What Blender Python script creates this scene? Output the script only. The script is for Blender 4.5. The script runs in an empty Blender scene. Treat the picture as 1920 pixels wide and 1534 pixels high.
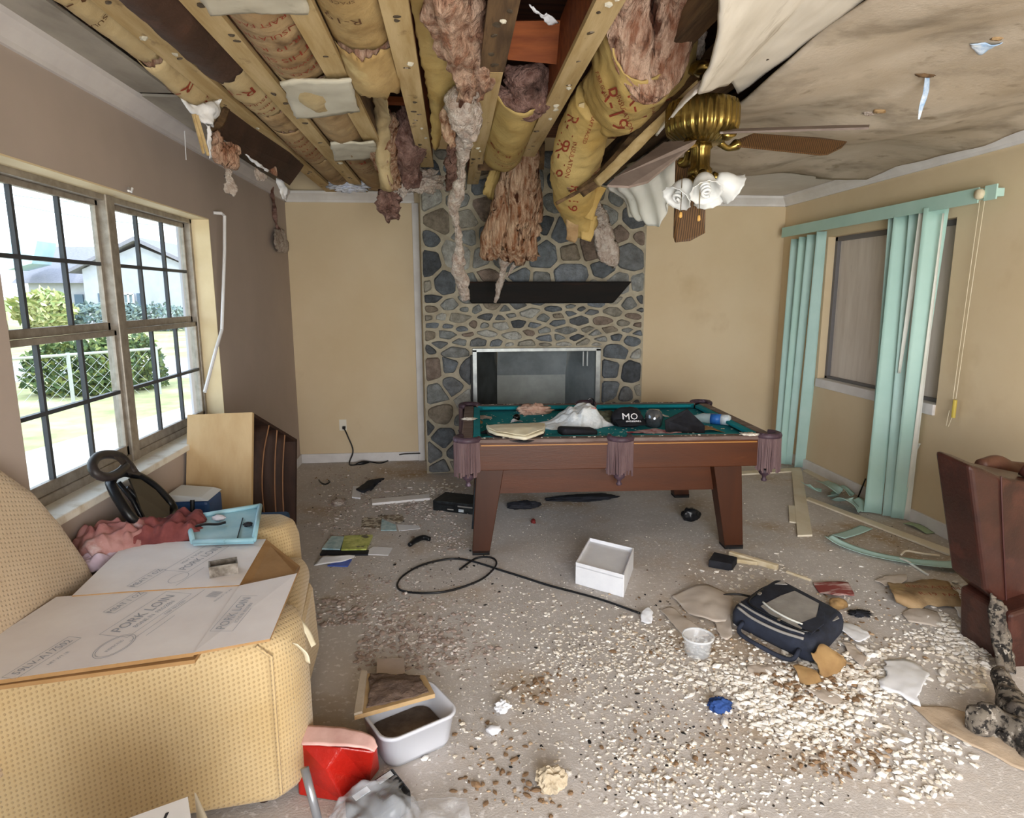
import bpy, bmesh, math, random
from mathutils import Vector, Matrix, noise, Euler
random.seed(7)
SC = bpy.context.scene
COL = SC.collection
PI = math.pi

# ---------------------------------------------------------------- camera
CAM = Vector((0.0, 0.0, 1.704))
FPX, PITCH, YAW, ROLL = 1208.06, .1744, .0887, -.0029
_fw = Vector((math.sin(YAW)*math.cos(PITCH), math.cos(YAW)*math.cos(PITCH), -math.sin(PITCH)))
_r = _fw.cross(Vector((0, 0, 1))).normalized()
_u = _r.cross(_fw)
_c, _s = math.cos(ROLL), math.sin(ROLL)
RX, RY = _r*_c + _u*_s, -_r*_s + _u*_c
cam_data = bpy.data.cameras.new('camera')
cam = bpy.data.objects.new('camera', cam_data)
COL.objects.link(cam)
mw = Matrix((RX, RY, -_fw)).transposed().to_4x4()
mw.translation = CAM
cam.matrix_world = mw
cam_data.sensor_fit = 'HORIZONTAL'
cam_data.sensor_width = 36
cam_data.lens = FPX/1920*36
cam_data.clip_start = .05
cam_data.clip_end = 500
SC.camera = cam

# ---------------------------------------------------------------- world, sun, exposure
SC.view_settings.view_transform = 'Standard'
SC.view_settings.look = 'None'
SC.view_settings.gamma = 1
SC.view_settings.use_curve_mapping = False
SC.view_settings.exposure = 1.28
world = bpy.data.worlds.new('sky')
SC.world = world
world.use_nodes = True
wn = world.node_tree
wn.nodes.clear()
w_out = wn.nodes.new('ShaderNodeOutputWorld')
w_bg = wn.nodes.new('ShaderNodeBackground')
w_tc = wn.nodes.new('ShaderNodeTexCoord')
w_sep = wn.nodes.new('ShaderNodeSeparateXYZ')
w_ramp = wn.nodes.new('ShaderNodeValToRGB')
w_ramp.color_ramp.elements[0].position = .45
w_ramp.color_ramp.elements[0].color = (.98, .97, .95, 1)
w_ramp.color_ramp.elements[1].position = .75
w_ramp.color_ramp.elements[1].color = (.80, .88, 1.0, 1)
w_map = wn.nodes.new('ShaderNodeMapRange')
w_map.inputs[1].default_value = -1
w_map.inputs[2].default_value = 1
wn.links.new(w_tc.outputs['Generated'], w_sep.inputs[0])
wn.links.new(w_sep.outputs['Z'], w_map.inputs[0])
wn.links.new(w_map.outputs[0], w_ramp.inputs[0])
wn.links.new(w_ramp.outputs[0], w_bg.inputs['Color'])
wn.links.new(w_bg.outputs[0], w_out.inputs[0])
w_bg.inputs['Strength'].default_value = 1.7
sun_d = bpy.data.lights.new('sun', 'SUN')
sun_d.energy = .7
sun_d.angle = math.radians(3)
sun_d.color = (1, .95, .86)
sun = bpy.data.objects.new('sun', sun_d)
COL.objects.link(sun)
sun.rotation_euler = Vector((.35, .45, -.8)).to_track_quat('-Z', 'Y').to_euler()
# added fill light behind the photographer, turned to brighten the right wall
fill_d = bpy.data.lights.new('rear_fill', 'AREA')
fill_d.shape = 'RECTANGLE'
fill_d.size, fill_d.size_y = 3.1, 2.1
fill_d.energy = 140
fill_d.color = (1, .985, .97)
fill_l = bpy.data.objects.new('rear_fill', fill_d)
COL.objects.link(fill_l)
fill_l.location = (.75, -1.75, 1.35)
fill_l.rotation_euler = Vector((0.95, 1, .05)).to_track_quat('-Z', 'Z').to_euler()


# ---------------------------------------------------------------- helpers
def _ray(px, py):
    return RX*((px-960)/FPX) - RY*((py-767)/FPX) + _fw
def ptz(px, py, z=0.0):
    d = _ray(px, py); return CAM + d*((z-CAM.z)/d.z)
def ptx(px, py, x):
    d = _ray(px, py); return CAM + d*(x/d.x)
def pty(px, py, y):
    d = _ray(px, py); return CAM + d*(y/d.y)

def hexc(h):
    h = h.lstrip('#')
    def f(c):
        c /= 255
        return c/12.92 if c <= .04045 else ((c+.055)/1.055)**2.4
    return (f(int(h[0:2], 16)), f(int(h[2:4], 16)), f(int(h[4:6], 16)), 1)

MATS = {}
def M(name, col, col2=None, scale=6, rough=.7, bump=0, bscale=40, metal=0, ramp=(.35, .65), stretch=(1, 1, 1),
      spec=.35, island=None, spots=None, spots2=None, detail=6, wave=None, bdist=.01, alpha=None, trans=0, coat=0, bstretch=None, sheen=0):
    m = bpy.data.materials.new(name)
    m.use_nodes = True
    nt = m.node_tree
    N, L = nt.nodes, nt.links
    b = N['Principled BSDF']
    b.inputs['Roughness'].default_value = rough
    b.inputs['Metallic'].default_value = metal
    b.inputs['Specular IOR Level'].default_value = spec
    b.inputs['Coat Weight'].default_value = coat
    if trans: b.inputs['Transmission Weight'].default_value = trans
    if sheen: b.inputs['Sheen Weight'].default_value = sheen
    tc = N.new('ShaderNodeTexCoord')
    def mapped(st):
        mp = N.new('ShaderNodeMapping')
        mp.inputs['Scale'].default_value = st
        L.new(tc.outputs['Object'], mp.inputs[0])
        return mp.outputs[0]
    v = mapped(stretch)
    def nz(sc, det=detail, vec=None):
        n = N.new('ShaderNodeTexNoise')
        n.inputs['Scale'].default_value = sc
        n.inputs['Detail'].default_value = det
        n.inputs['Roughness'].default_value = .6
        L.new(vec or v, n.inputs['Vector'])
        return n.outputs['Fac']
    def rmp(stops, fac):
        r = N.new('ShaderNodeValToRGB')
        els = r.color_ramp.elements
        els[0].position, els[0].color = stops[0][0], stops[0][1]
        els[1].position, els[1].color = stops[-1][0], stops[-1][1]
        for p, c in stops[1:-1]:
            e = els.new(p); e.color = c
        L.new(fac, r.inputs[0])
        return r.outputs[0]
    out = None
    if island:
        g = N.new('ShaderNodeNewGeometry')
        k = len(island)
        r = N.new('ShaderNodeValToRGB')
        r.color_ramp.interpolation = 'CONSTANT' if k > 2 else 'LINEAR'
        els = r.color_ramp.elements
        els[0].position, els[0].color = 0, hexc(island[0])
        els[1].position, els[1].color = (k-1)/k if k > 2 else 1, hexc(island[-1])
        for i in range(1, k-1):
            e = els.new(i/k); e.color = hexc(island[i])
        L.new(g.outputs['Random Per Island'], r.inputs[0])
        out = r.outputs[0]
        if col2:
            mx = N.new('ShaderNodeMixRGB'); mx.blend_type = 'MULTIPLY'; mx.inputs[0].default_value = .8
            L.new(out, mx.inputs[1])
            L.new(rmp([(ramp[0], hexc(col)), (ramp[1], hexc(col2))], nz(scale)), mx.inputs[2])
            out = mx.outputs[0]
    elif col2:
        if wave:
            wv = N.new('ShaderNodeTexWave')
            wv.wave_type = wave[0]
            if wave[0] == 'BANDS': wv.bands_direction = wave[1]
            wv.inputs['Scale'].default_value = scale
            wv.inputs['Distortion'].default_value = wave[2]
            wv.inputs['Detail'].default_value = 3
            wv.inputs['Detail Scale'].default_value = wave[3] if len(wave) > 3 else 1.5
            L.new(v, wv.inputs['Vector'])
            fac = wv.outputs['Fac']
        else:
            fac = nz(scale)
        out = rmp([(ramp[0], hexc(col)), (ramp[1], hexc(col2))], fac)
    else:
        rgb = N.new('ShaderNodeRGB'); rgb.outputs[0].default_value = hexc(col); out = rgb.outputs[0]
    for sp in (spots, spots2):
        if sp:
            scol, ssc, t0, t1 = sp[:4]
            vec = mapped(sp[4]) if len(sp) > 4 else v
            f = rmp([(t0, (0, 0, 0, 1)), (t1, (1, 1, 1, 1))], nz(ssc, 5, vec))
            mx = N.new('ShaderNodeMixRGB')
            L.new(f, mx.inputs[0]); L.new(out, mx.inputs[1]); mx.inputs[2].default_value = hexc(scol)
            out = mx.outputs[0]
    L.new(out, b.inputs['Base Color'])
    if bump:
        bn = N.new('ShaderNodeBump')
        bn.inputs['Strength'].default_value = bump
        bn.inputs['Distance'].default_value = bdist
        L.new(nz(bscale, 6, mapped(bstretch) if bstretch else v), bn.inputs['Height'])
        L.new(bn.outputs[0], b.inputs['Normal'])
    if alpha is not None: b.inputs['Alpha'].default_value = alpha
    MATS[name] = m
    return m

def glass_mat(name, col='#ffffff', mixv=.08, rough=.02):
    m = bpy.data.materials.new(name); m.use_nodes = True
    nt = m.node_tree; nt.nodes.clear()
    o = nt.nodes.new('ShaderNodeOutputMaterial'); mx = nt.nodes.new('ShaderNodeMixShader')
    t = nt.nodes.new('ShaderNodeBsdfTransparent'); g = nt.nodes.new('ShaderNodeBsdfGlossy')
    t.inputs[0].default_value = hexc(col); g.inputs['Roughness'].default_value = rough
    mx.inputs[0].default_value = mixv
    nt.links.new(t.outputs[0], mx.inputs[1]); nt.links.new(g.outputs[0], mx.inputs[2]); nt.links.new(mx.outputs[0], o.inputs[0])
    return m

def film_mat(name, col, op, rough=.25):
    """thin translucent plastic: part see-through, part diffuse with a sheen"""
    m = bpy.data.materials.new(name); m.use_nodes = True
    nt = m.node_tree
    b = nt.nodes['Principled BSDF']; b.inputs['Base Color'].default_value = hexc(col)
    b.inputs['Roughness'].default_value = rough; b.inputs['Alpha'].default_value = op
    return m

def empty(name, loc=(0, 0, 0), rot=(0, 0, 0), label=None, cat=None, group=None, kind=None):
    o = bpy.data.objects.new(name, None)
    COL.objects.link(o)
    o.location = loc; o.rotation_euler = rot
    o.empty_display_size = .05
    tag(o, label, cat, group, kind)
    return o
def tag(o, label=None, cat=None, group=None, kind=None):
    if label: o['label'] = label
    if cat: o['category'] = cat
    if group: o['group'] = group
    if kind: o['kind'] = kind
    return o

def link(name, me, m, parent=None, smooth=False, bevel=0, bsegs=2, subsurf=0, auto=None):
    o = bpy.data.objects.new(name, me)
    COL.objects.link(o)
    if m is not None:
        for mm in (m if isinstance(m, (list, tuple)) else [m]): me.materials.append(mm)
    if parent is not None: o.parent = parent
    if smooth:
        me.polygons.foreach_set('use_smooth', [True]*len(me.polygons))
    if bevel:
        md = o.modifiers.new('bevel', 'BEVEL'); md.width = bevel; md.segments = bsegs; md.limit_method = 'ANGLE'; md.angle_limit = .6
    if subsurf:
        md = o.modifiers.new('subsurf', 'SUBSURF'); md.levels = subsurf; md.render_levels = subsurf
    return o

class MB:
    """collects shapes, builds ONE mesh object"""
    def __init__(self): self.v = []; self.f = []; self.mi = []
    def add(self, vs, fs, mi=0):
        k = len(self.v)
        self.v += [tuple(p) for p in vs]
        self.f += [tuple(i+k for i in f) for f in fs]
        self.mi += [mi]*len(fs)
        return self
    def box(self, c, s, rot=None, mi=0, taper=(1, 1)):
        x, y, z = (q/2 for q in s)
        vs = []
        for sz in (-1, 1):
            tx, ty = (1, 1) if sz > 0 else taper
            for sx, sy in ((-1, -1), (1, -1), (1, 1), (-1, 1)):
                p = Vector((sx*x*tx, sy*y*ty, sz*z))
                if rot is not None: p.rotate(rot if not isinstance(rot, tuple) else Euler(rot))
                vs.append(p+Vector(c))
        return self.add(vs, [(3, 2, 1, 0), (4, 5, 6, 7), (0, 1, 5, 4), (1, 2, 6, 5), (2, 3, 7, 6), (3, 0, 4, 7)], mi)
    def bb(self, x0, x1, y0, y1, z0, z1, mi=0):
        return self.box(((x0+x1)/2, (y0+y1)/2, (z0+z1)/2), (abs(x1-x0), abs(y1-y0), abs(z1-z0)), None, mi)
    def hexa(self, a, b, mi=0):
        """a: 4 points of one face in order, b: 4 matching points of the opposite face"""
        return self.add(list(a)+list(b), [(3, 2, 1, 0), (4, 5, 6, 7), (0, 1, 5, 4), (1, 2, 6, 5), (2, 3, 7, 6), (3, 0, 4, 7)], mi)
    def slab(self, pts, d, mi=0):
        """polygon pts (3d) extruded by vector d"""
        n = len(pts); d = Vector(d)
        vs = [Vector(p) for p in pts] + [Vector(p)+d for p in pts]
        fs = [tuple(range(n-1, -1, -1)), tuple(range(n, 2*n))] + [(i, (i+1) % n, n+(i+1) % n, n+i) for i in range(n)]
        return self.add(vs, fs, mi)
    def tube(self, path, r, n=8, mi=0, caps=True, flat=None):
        pts = [Vector(p) for p in path]; k = len(pts)
        rs = r if isinstance(r, (list, tuple)) else [r]*k
        t0 = (pts[1]-pts[0]).normalized()
        up = Vector((0, 0, 1)) if abs(t0.z) < .9 else Vector((1, 0, 0))
        a = t0.cross(up).normalized()
        vs = []
        for i, p in enumerate(pts):
            t = (pts[min(i+1, k-1)]-pts[max(i-1, 0)])
            if t.length < 1e-9: t = t0
            t.normalize()
            a = (a-t*a.dot(t))
            if a.length < 1e-6: a = t.orthogonal()
            a.normalize()
            b = t.cross(a)
            for j in range(n):
                th = 2*PI*j/n
                vs.append(p + (a*math.cos(th)*(flat or 1) + b*math.sin(th))*rs[i])
        fs = [(i*n+j, i*n+(j+1) % n, (i+1)*n+(j+1) % n, (i+1)*n+j) for i in range(k-1) for j in range(n)]
        if caps: fs += [tuple(range(n-1, -1, -1)), tuple((k-1)*n+j for j in range(n))]
        return self.add(vs, fs, mi)
    def lathe(self, prof, c=(0, 0, 0), n=24, mi=0, flute=0, rot=None, caps=True, fcount=28):
        """prof: list of (r, z)"""
        vs = []; c = Vector(c)
        for r, z in prof:
            for j in range(n):
                th = 2*PI*j/n
                rr = r*(1+flute*max(-.6, min(.6, math.cos(th*fcount)))) if flute else r
                p = Vector((rr*math.cos(th), rr*math.sin(th), z))
                if rot is not None: p.rotate(rot)
                vs.append(p+c)
        k = len(prof)
        fs = [(i*n+j, i*n+(j+1) % n, (i+1)*n+(j+1) % n, (i+1)*n+j) for i in range(k-1) for j in range(n)]
        if caps and prof[0][0] > 1e-5: fs.append(tuple(range(n-1, -1, -1)))
        if caps and prof[-1][0] > 1e-5: fs.append(tuple((k-1)*n+j for j in range(n)))
        return self.add(vs, fs, mi)
    def build(self, name, m, parent=None, smooth=False, bevel=0, bsegs=2, subsurf=0, clean=False):
        me = bpy.data.meshes.new(name)
        me.from_pydata(self.v, [], self.f)
        me.validate()
        if isinstance(m, (list, tuple)) and len(me.polygons) == len(self.mi):
            me.polygons.foreach_set('material_index', self.mi)
        bm = bmesh.new(); bm.from_mesh(me)
        if clean: bmesh.ops.remove_doubles(bm, verts=bm.verts, dist=1e-5)
        bmesh.ops.recalc_face_normals(bm, faces=bm.faces)
        bm.to_mesh(me); bm.free()
        return link(name, me, m, parent, smooth, bevel, bsegs, subsurf)

def cr(pts, n):
    """resample a polyline to n points along a Catmull-Rom curve, even in length"""
    pts = [Vector(p) for p in pts]
    if len(pts) == 1: return pts*n
    if len(pts) == 2: dense = [pts[0].lerp(pts[1], i/64) for i in range(65)]
    else:
        ext = [pts[0]*2-pts[1]] + pts + [pts[-1]*2-pts[-2]]
        dense = []
        for i in range(1, len(ext)-2):
            p0, p1, p2, p3 = ext[i-1:i+3]
            for s in range(16):
                t = s/16
                dense.append(.5*((2*p1)+(p2-p0)*t+(2*p0-5*p1+4*p2-p3)*t*t+(3*p1-p0-3*p2+p3)*t**3))
        dense.append(pts[-1])
    L = [0]
    for a, b in zip(dense, dense[1:]): L.append(L[-1]+(b-a).length)
    out = []; j = 0
    for i in range(n):
        d = L[-1]*i/(n-1)
        while j < len(L)-2 and L[j+1] < d: j += 1
        seg = L[j+1]-L[j]
        out.append(dense[j].lerp(dense[j+1], (d-L[j])/seg if seg > 1e-9 else 0))
    return out

def nvec(p, f, seed=0):
    q = Vector(p)*f + Vector((seed*3.1, seed*7.7, seed*1.3))
    return noise.noise_vector(q)
def fbm(p, f, seed=0, oct=4):
    q = Vector(p)*f + Vector((seed*3.1, seed*7.7, seed*1.3))
    return noise.fractal(q, .9, 2.1, oct)

def sheet(name, rows, m, parent=None, nu=24, nv=24, thick=.004, amp=0, freq=4, rag=0, ragf=12, seed=0, folds=0, foldn=8, smooth=True, linear=False, fibre=0):
    """closed thin body lofted through rows of points: each row resampled to nu, then rows to nv"""
    if linear:
        def rs(pts, n):
            pts = [Vector(p) for p in pts]
            out = []
            for i in range(n):
                t = (len(pts)-1)*i/(n-1); k = min(int(t), len(pts)-2)
                out.append(pts[k].lerp(pts[k+1], t-k))
            return out
    else: rs = cr
    R = [rs(r, nu) for r in rows]
    cols = [rs([R[i][j] for i in range(len(R))], nv) for j in range(nu)]
    g = [[cols[j][i] for j in range(nu)] for i in range(nv)]
    out = [[None]*nu for _ in range(nv)]
    for i in range(nv):
        for j in range(nu):
            p = g[i][j].copy()
            du = g[i][min(j+1, nu-1)]-g[i][max(j-1, 0)]
            dv = g[min(i+1, nv-1)][j]-g[max(i-1, 0)][j]
            n = du.cross(dv)
            n = n.normalized() if n.length > 1e-12 else Vector((0, 0, 1))
            if amp: p += n*amp*fbm(g[i][j], freq, seed)
            if fibre:
                q = Vector((j/nu*foldn*.9, i/nv*1.3, seed))
                p += n*fibre*(.55-1.1*abs(noise.noise(q))+.35*noise.fractal(q*2.1, .9, 2.2, 3))
            if folds:
                ph = foldn*2*PI*j/(nu-1) + 2.5*noise.noise(Vector((j/nu*3, i/nv*2, seed)))
                p += n*folds*math.sin(ph)*(.35+.65*i/(nv-1))
            if rag and (i in (0, nv-1) or j in (0, nu-1)):
                w = nvec(g[i][j], ragf, seed+5)
                dirv = (dv.normalized()*(1 if i == nv-1 else -1) if i in (0, nv-1) and dv.length > 1e-9 else Vector((0, 0, 0)))
                dirh = (du.normalized()*(1 if j == nu-1 else -1) if j in (0, nu-1) and du.length > 1e-9 else Vector((0, 0, 0)))
                p += dirv*w.x*rag + dirh*w.y*rag
            out[i][j] = p
    return grid(name, out, m, parent, thick, smooth)

def grid(name, out, m, parent=None, thick=.004, smooth=True):
    """closed body from a grid of points: front skin, back skin offset along the normals, sealed edges"""
    nv, nu = len(out), len(out[0])
    vs = [out[i][j] for i in range(nv) for j in range(nu)]
    fs = [(i*nu+j, i*nu+j+1, (i+1)*nu+j+1, (i+1)*nu+j) for i in range(nv-1) for j in range(nu-1)]
    if thick:
        k = nv*nu
        for i in range(nv):
            for j in range(nu):
                du = out[i][min(j+1, nu-1)]-out[i][max(j-1, 0)]
                dv = out[min(i+1, nv-1)][j]-out[max(i-1, 0)][j]
                n = du.cross(dv)
                n = n.normalized() if n.length > 1e-12 else Vector((0, 0, 1))
                vs.append(out[i][j]-n*thick)
        fs += [tuple(reversed([q+k for q in f])) for f in fs]
        for i in range(nv-1):
            a, b = i*nu, (i+1)*nu
            fs += [(a, b, b+k, a+k), (b+nu-1, a+nu-1, a+nu-1+k, b+nu-1+k)]
        for j in range(nu-1):
            a = (nv-1)*nu+j
            fs += [(j+1, j, j+k, j+1+k), (a, a+1, a+1+k, a+k)]
    me = bpy.data.meshes.new(name)
    me.from_pydata([tuple(v) for v in vs], [], fs)
    return link(name, me, m, parent, smooth)

def roll(name, path, rad, m, parent=None, n=28, k=40, amp=.01, freq=8, seed=0, flat=1, ridge=0, ridgen=7, endrag=0, smooth=True):
    """padded tube along a path; rad: list of radii; ridge: lengthwise fibrous ridges"""
    P = cr(path, k)
    rr = [rad[0]]*k if len(rad) == 1 else [v.x for v in cr([Vector((r, i*.05, 0)) for i, r in enumerate(rad)], k)]
    mb = MB()
    t0 = (P[1]-P[0]).normalized()
    a = t0.cross(Vector((0, 1, .01)))
    if a.length < .1: a = t0.cross(Vector((1, 0, 0)))
    a.normalize()
    for i, p in enumerate(P):
        t = (P[min(i+1, k-1)]-P[max(i-1, 0)]).normalized()
        a = (a-t*a.dot(t)).normalized(); b = t.cross(a)
        for j in range(n):
            th = 2*PI*j/n
            d = a*math.cos(th)*flat+b*math.sin(th)
            r = rr[i]
            q = p+d*r
            r2 = r+amp*fbm(q, freq, seed)
            if ridge: r2 += ridge*noise.fractal(Vector((math.cos(th)*ridgen*.32, math.sin(th)*ridgen*.32, i/k*2.4+seed*3)), .8, 2.1, 4)
            if endrag and i in (0, k-1): q2 = t*(endrag*noise.noise(Vector((th*2, seed, i)))*(1 if i else -1))
            else: q2 = Vector((0, 0, 0))
            mb.v.append(tuple(p+d*max(r2, .0015)+q2))
    mb.f = [(i*n+j, i*n+(j+1) % n, (i+1)*n+(j+1) % n, (i+1)*n+j) for i in range(k-1) for j in range(n)]
    mb.f += [tuple(range(n-1, -1, -1)), tuple((k-1)*n+j for j in range(n))]
    mb.mi = [0]*len(mb.f)
    return mb.build(name, m, parent, smooth)

def blob(name, c, s, m, parent=None, sub=4, amp=.25, freq=3, seed=0, rot=None, flatten=None, smooth=True, crease=False):
    bm = bmesh.new()
    bmesh.ops.create_icosphere(bm, subdivisions=sub, radius=1)
    c = Vector(c)
    for v in bm.verts:
        p = v.co.copy()
        k = 1+amp*fbm(p, freq, seed, 5)
        if crease:
            q = p*freq+Vector((seed*3.1, 0, seed))
            k = 1+amp*(.45-1.3*abs(noise.noise(q))-.6*abs(noise.noise(q*2.3+Vector((5, 1, 2))))+.3*noise.noise(q*.6))
        p = Vector((p.x*s[0]*k, p.y*s[1]*k, p.z*s[2]*k))
        if rot is not None: p.rotate(Euler(rot))
        p += c
        if flatten is not None and p.z < flatten: p.z = flatten + .001*(p.z-flatten)
        v.co = p
    me = bpy.data.meshes.new(name); bm.to_mesh(me); bm.free()
    return link(name, me, m, parent, smooth)

def drape(name, c, ax, ay, L, W, Hh, m, hf, wf=lambda u: 1, amp=.35, fu=3.0, fv=2.2, seed=0, nu=64, nv=48, low=.003, lin=0):
    """crumpled soft thing lying on a surface: a closed heap with creased folds. ax, ay: unit vectors on that surface"""
    out = []
    for i in range(nv):
        v = -1+2*i/(nv-1); row = []
        for j in range(nu):
            u = -1+2*j/(nu-1)
            e = 1+.16*noise.noise(Vector((u*2.2, v*2.2, seed)))+.05*noise.noise(Vector((u*7, v*7, seed+3)))
            # square grid pulled to a rounded outline
            uu = u*math.sqrt(max(0, 1-v*v*.42)); vv = v*math.sqrt(max(0, 1-u*u*.42))
            edge = max(0, 1-max(abs(u), abs(v))**3.2)
            q = Vector((u*fu, v*fv, seed*2.7))
            fold = 1.5*abs(noise.noise(q+.35*noise.noise_vector(q*.7)))+.5*abs(noise.noise(q*2.1+Vector((3, 1, 7))))-.5+.06*noise.noise(q*5)
            z = Hh*hf(u)*(edge**.75)*(1+amp*fold)
            row.append(c+ax*(uu*L*e)+ay*(vv*W*e*wf(u))+Vector((0, 0, max(low, z))))
        out.append(row)
    for _ in range(3):
        zs = [[p.z for p in r_] for r_ in out]
        for i in range(1, nv-1):
            for j in range(1, nu-1):
                out[i][j].z = .4*zs[i][j]+.15*(zs[i-1][j]+zs[i+1][j]+zs[i][j-1]+zs[i][j+1])
    return grid(name, out, m, None, .0015, True)

def put(o, parent):
    """parent keeping the world place (parents here are never scaled)"""
    o.parent = parent
    mw = Matrix.Identity(4)
    p = parent
    bpy.context.view_layer.update()
    o.matrix_parent_inverse = parent.matrix_world.inverted()
    return o

def surf(o):
    """BVH of a built part, to lay lettering onto its surface"""
    from mathutils.bvhtree import BVHTree
    return BVHTree.FromPolygons([v.co for v in o.data.vertices], [tuple(p.vertices) for p in o.data.polygons])
def print_on(tree, s, size, px, py, ang, m, parent, name='print'):
    mb = MB(); ca, sa = math.cos(ang), math.sin(ang)
    def fn(u, v):
        x, y = px+u*ca+v*sa, py+u*sa-v*ca
        d = _ray(x, y).normalized(); h = tree.ray_cast(CAM, d)
        return (h[0] if h[0] is not None else CAM+d*40)-d*.004
    mid = fn(0, 0)
    lettering(mb, s, size, fn)
    # letters that miss the surface are dropped
    keep = [f for f in mb.f if all((Vector(mb.v[i])-mid).length < .6 for i in f)]
    used = sorted({i for f in keep for i in f}); ix = {q: k for k, q in enumerate(used)}
    mb.v = [mb.v[q] for q in used]; mb.f = [tuple(ix[i] for i in f) for f in keep]; mb.mi = [0]*len(keep)
    if keep: put(mb.build(name, m), parent)

def clone(root, loc=None, rot=None, label=None, group=None):
    c = root.copy(); COL.objects.link(c)
    if loc is not None: c.location = loc
    if rot is not None: c.rotation_euler = rot
    if label: c['label'] = label
    if group: c['group'] = group
    for ch in list(root.children):
        d = ch.copy(); COL.objects.link(d); d.parent = c
        for g in ch.children:
            e = g.copy(); COL.objects.link(e); e.parent = d
    return c

def text_verts(s, size=1):
    """flat lettering as (verts, faces), centred, lying in xy"""
    cu = bpy.data.curves.new('lettering', 'FONT'); cu.body = s; cu.size = size; cu.align_x = 'CENTER'; cu.align_y = 'CENTER'; cu.resolution_u = 2
    o = bpy.data.objects.new('lettering', cu)
    COL.objects.link(o)
    bpy.context.view_layer.update()
    me = o.to_mesh()
    vs = [v.co.copy() for v in me.vertices]; fs = [tuple(p.vertices) for p in me.polygons]
    o.to_mesh_clear()
    bpy.data.objects.remove(o); bpy.data.curves.remove(cu)
    return vs, fs
def lettering(mb, s, size, fn, mi=0):
    vs, fs = text_verts(s, size)
    mb.add([fn(v.x, v.y) for v in vs], fs, mi)
# ================================================================ materials of the setting
m_floor = M('dirty_floor', '#b5afaa', '#cdc7c3', scale=2.2, rough=.9, bump=.5, bscale=110, ramp=(.3, .7), bdist=.006, detail=9,
            spots=('#a08867', 1.1, .52, .70), spots2=('#dedad8', 38, .56, .66))
m_wall_beige = M('beige_wall_paint', '#d9c7a8', '#d3bf9d', scale=1.3, rough=.75, bump=.06, bscale=160, spots=('#b59c74', .9, .62, .85))
m_wall_shaded = M('beige_wall_shaded_left', '#b7a9a1', '#ada098', scale=1.1, rough=.75, bump=.05, bscale=160)  # wall beige darkened and greyed: backlit shade painted into the colour
m_trim = M('white_trim_paint', '#e4e2e2', '#d6d3d2', scale=5, rough=.5)
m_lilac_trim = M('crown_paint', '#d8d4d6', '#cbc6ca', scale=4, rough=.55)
m_sill = M('sill_paint', '#e6e2d8', '#b9a88c', scale=9, rough=.55, ramp=(.5, .75))
m_alu = M('window_metal', '#a59d94', '#8b8379', scale=20, rough=.45, metal=.3)
m_alu_dark = M('dark_window_bar', '#3d4046', rough=.45)
m_glass = glass_mat('window_glass', '#f4fbff', .05)
m_plaster = M('stained_ceiling_board', '#c7bcae', '#a89883', scale=1.6, rough=.9, bump=.2, bscale=60, ramp=(.3, .72),
              spots=('#6f6454', 1.9, .50, .76, (1, 1.5, 1)), spots2=('#8a7d6b', 5.5, .60, .72, (1, 1.3, 1)))
m_plaster_grey = M('grey_ceiling_board', '#8f8a83', '#b5b0a8', scale=3, rough=.9, bump=.15, bscale=50, stretch=(1, .4, 1), spots=('#565048', 2.2, .58, .8))
m_white_ceiling = M('white_ceiling_board', '#e2deda', '#d2ccc6', scale=2, rough=.9)
m_deck = M('roof_deck', '#5a3322', '#3b2117', scale=6, rough=.85, stretch=(.3, 4, 1))
m_ply = M('weathered_plywood', '#ded4ca', '#cdc1b6', scale=4, rough=.85, stretch=(3, 3, .35), spots=('#85786f', 9, .68, .80, (3, 3, .6)), spots2=('#cbbdb0', 2, .55, .75))

XL, XR, YB, H = -1.608, 3.447, 6.653, 2.7
ROOMF = -1.2
# ---------------------------------------------------------------- floor, walls
tag(MB().bb(XL-.2, XR+.2, ROOMF, YB+.6, -.12, 0).build('floor', m_floor), 'dirty beige and grey floor strewn with plaster dust', kind='structure')
WY0, WY1, WZ0, WZ1 = 2.50, 4.585, .835, 2.21
w = MB()
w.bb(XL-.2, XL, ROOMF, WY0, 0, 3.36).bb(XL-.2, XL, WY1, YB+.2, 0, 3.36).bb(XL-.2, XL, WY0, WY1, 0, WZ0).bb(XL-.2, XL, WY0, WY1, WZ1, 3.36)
tag(w.build('wall_left', m_wall_shaded), 'left wall around the large bright window', kind='structure')
FX0, FX1 = -.318, 1.937
HX0, HX1 = -.24, 1.76
tag(MB().bb(XL, HX0, YB, YB+.15, 0, 3.36).bb(HX1, XR, YB, YB+.15, 0, 3.36).bb(HX0-.2, HX1+.2, YB+.5, YB+.6, 0, 3.36).build('wall_back', m_wall_beige), 'beige back wall either side of the stone chimney', kind='structure')
RY0, RY1, RZ0, RZ1 = 4.285, 5.83, .915, 2.225
w = MB()
w.bb(XR, XR+.2, ROOMF, RY0, 0, 3.36).bb(XR, XR+.2, RY1, YB+.15, 0, 3.36).bb(XR, XR+.2, RY0, RY1, 0, RZ0).bb(XR, XR+.2, RY0, RY1, RZ1, 3.36)
tag(w.build('wall_right', m_wall_beige), 'warm beige right wall around the boarded window', kind='structure')
tag(MB().bb(XL-.2, -.75, ROOMF-.15, ROOMF, 0, 3.36).bb(2.35, XR+.2, ROOMF-.15, ROOMF, 0, 3.36).bb(-.75, 2.35, ROOMF-.15, ROOMF, 2.3, 3.36).build('wall_light_block', m_wall_beige), 'unseen wall added behind the photographer, its opening shaping the rear light', kind='structure')  # unseen wall added to cut the light from behind and steer it
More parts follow.
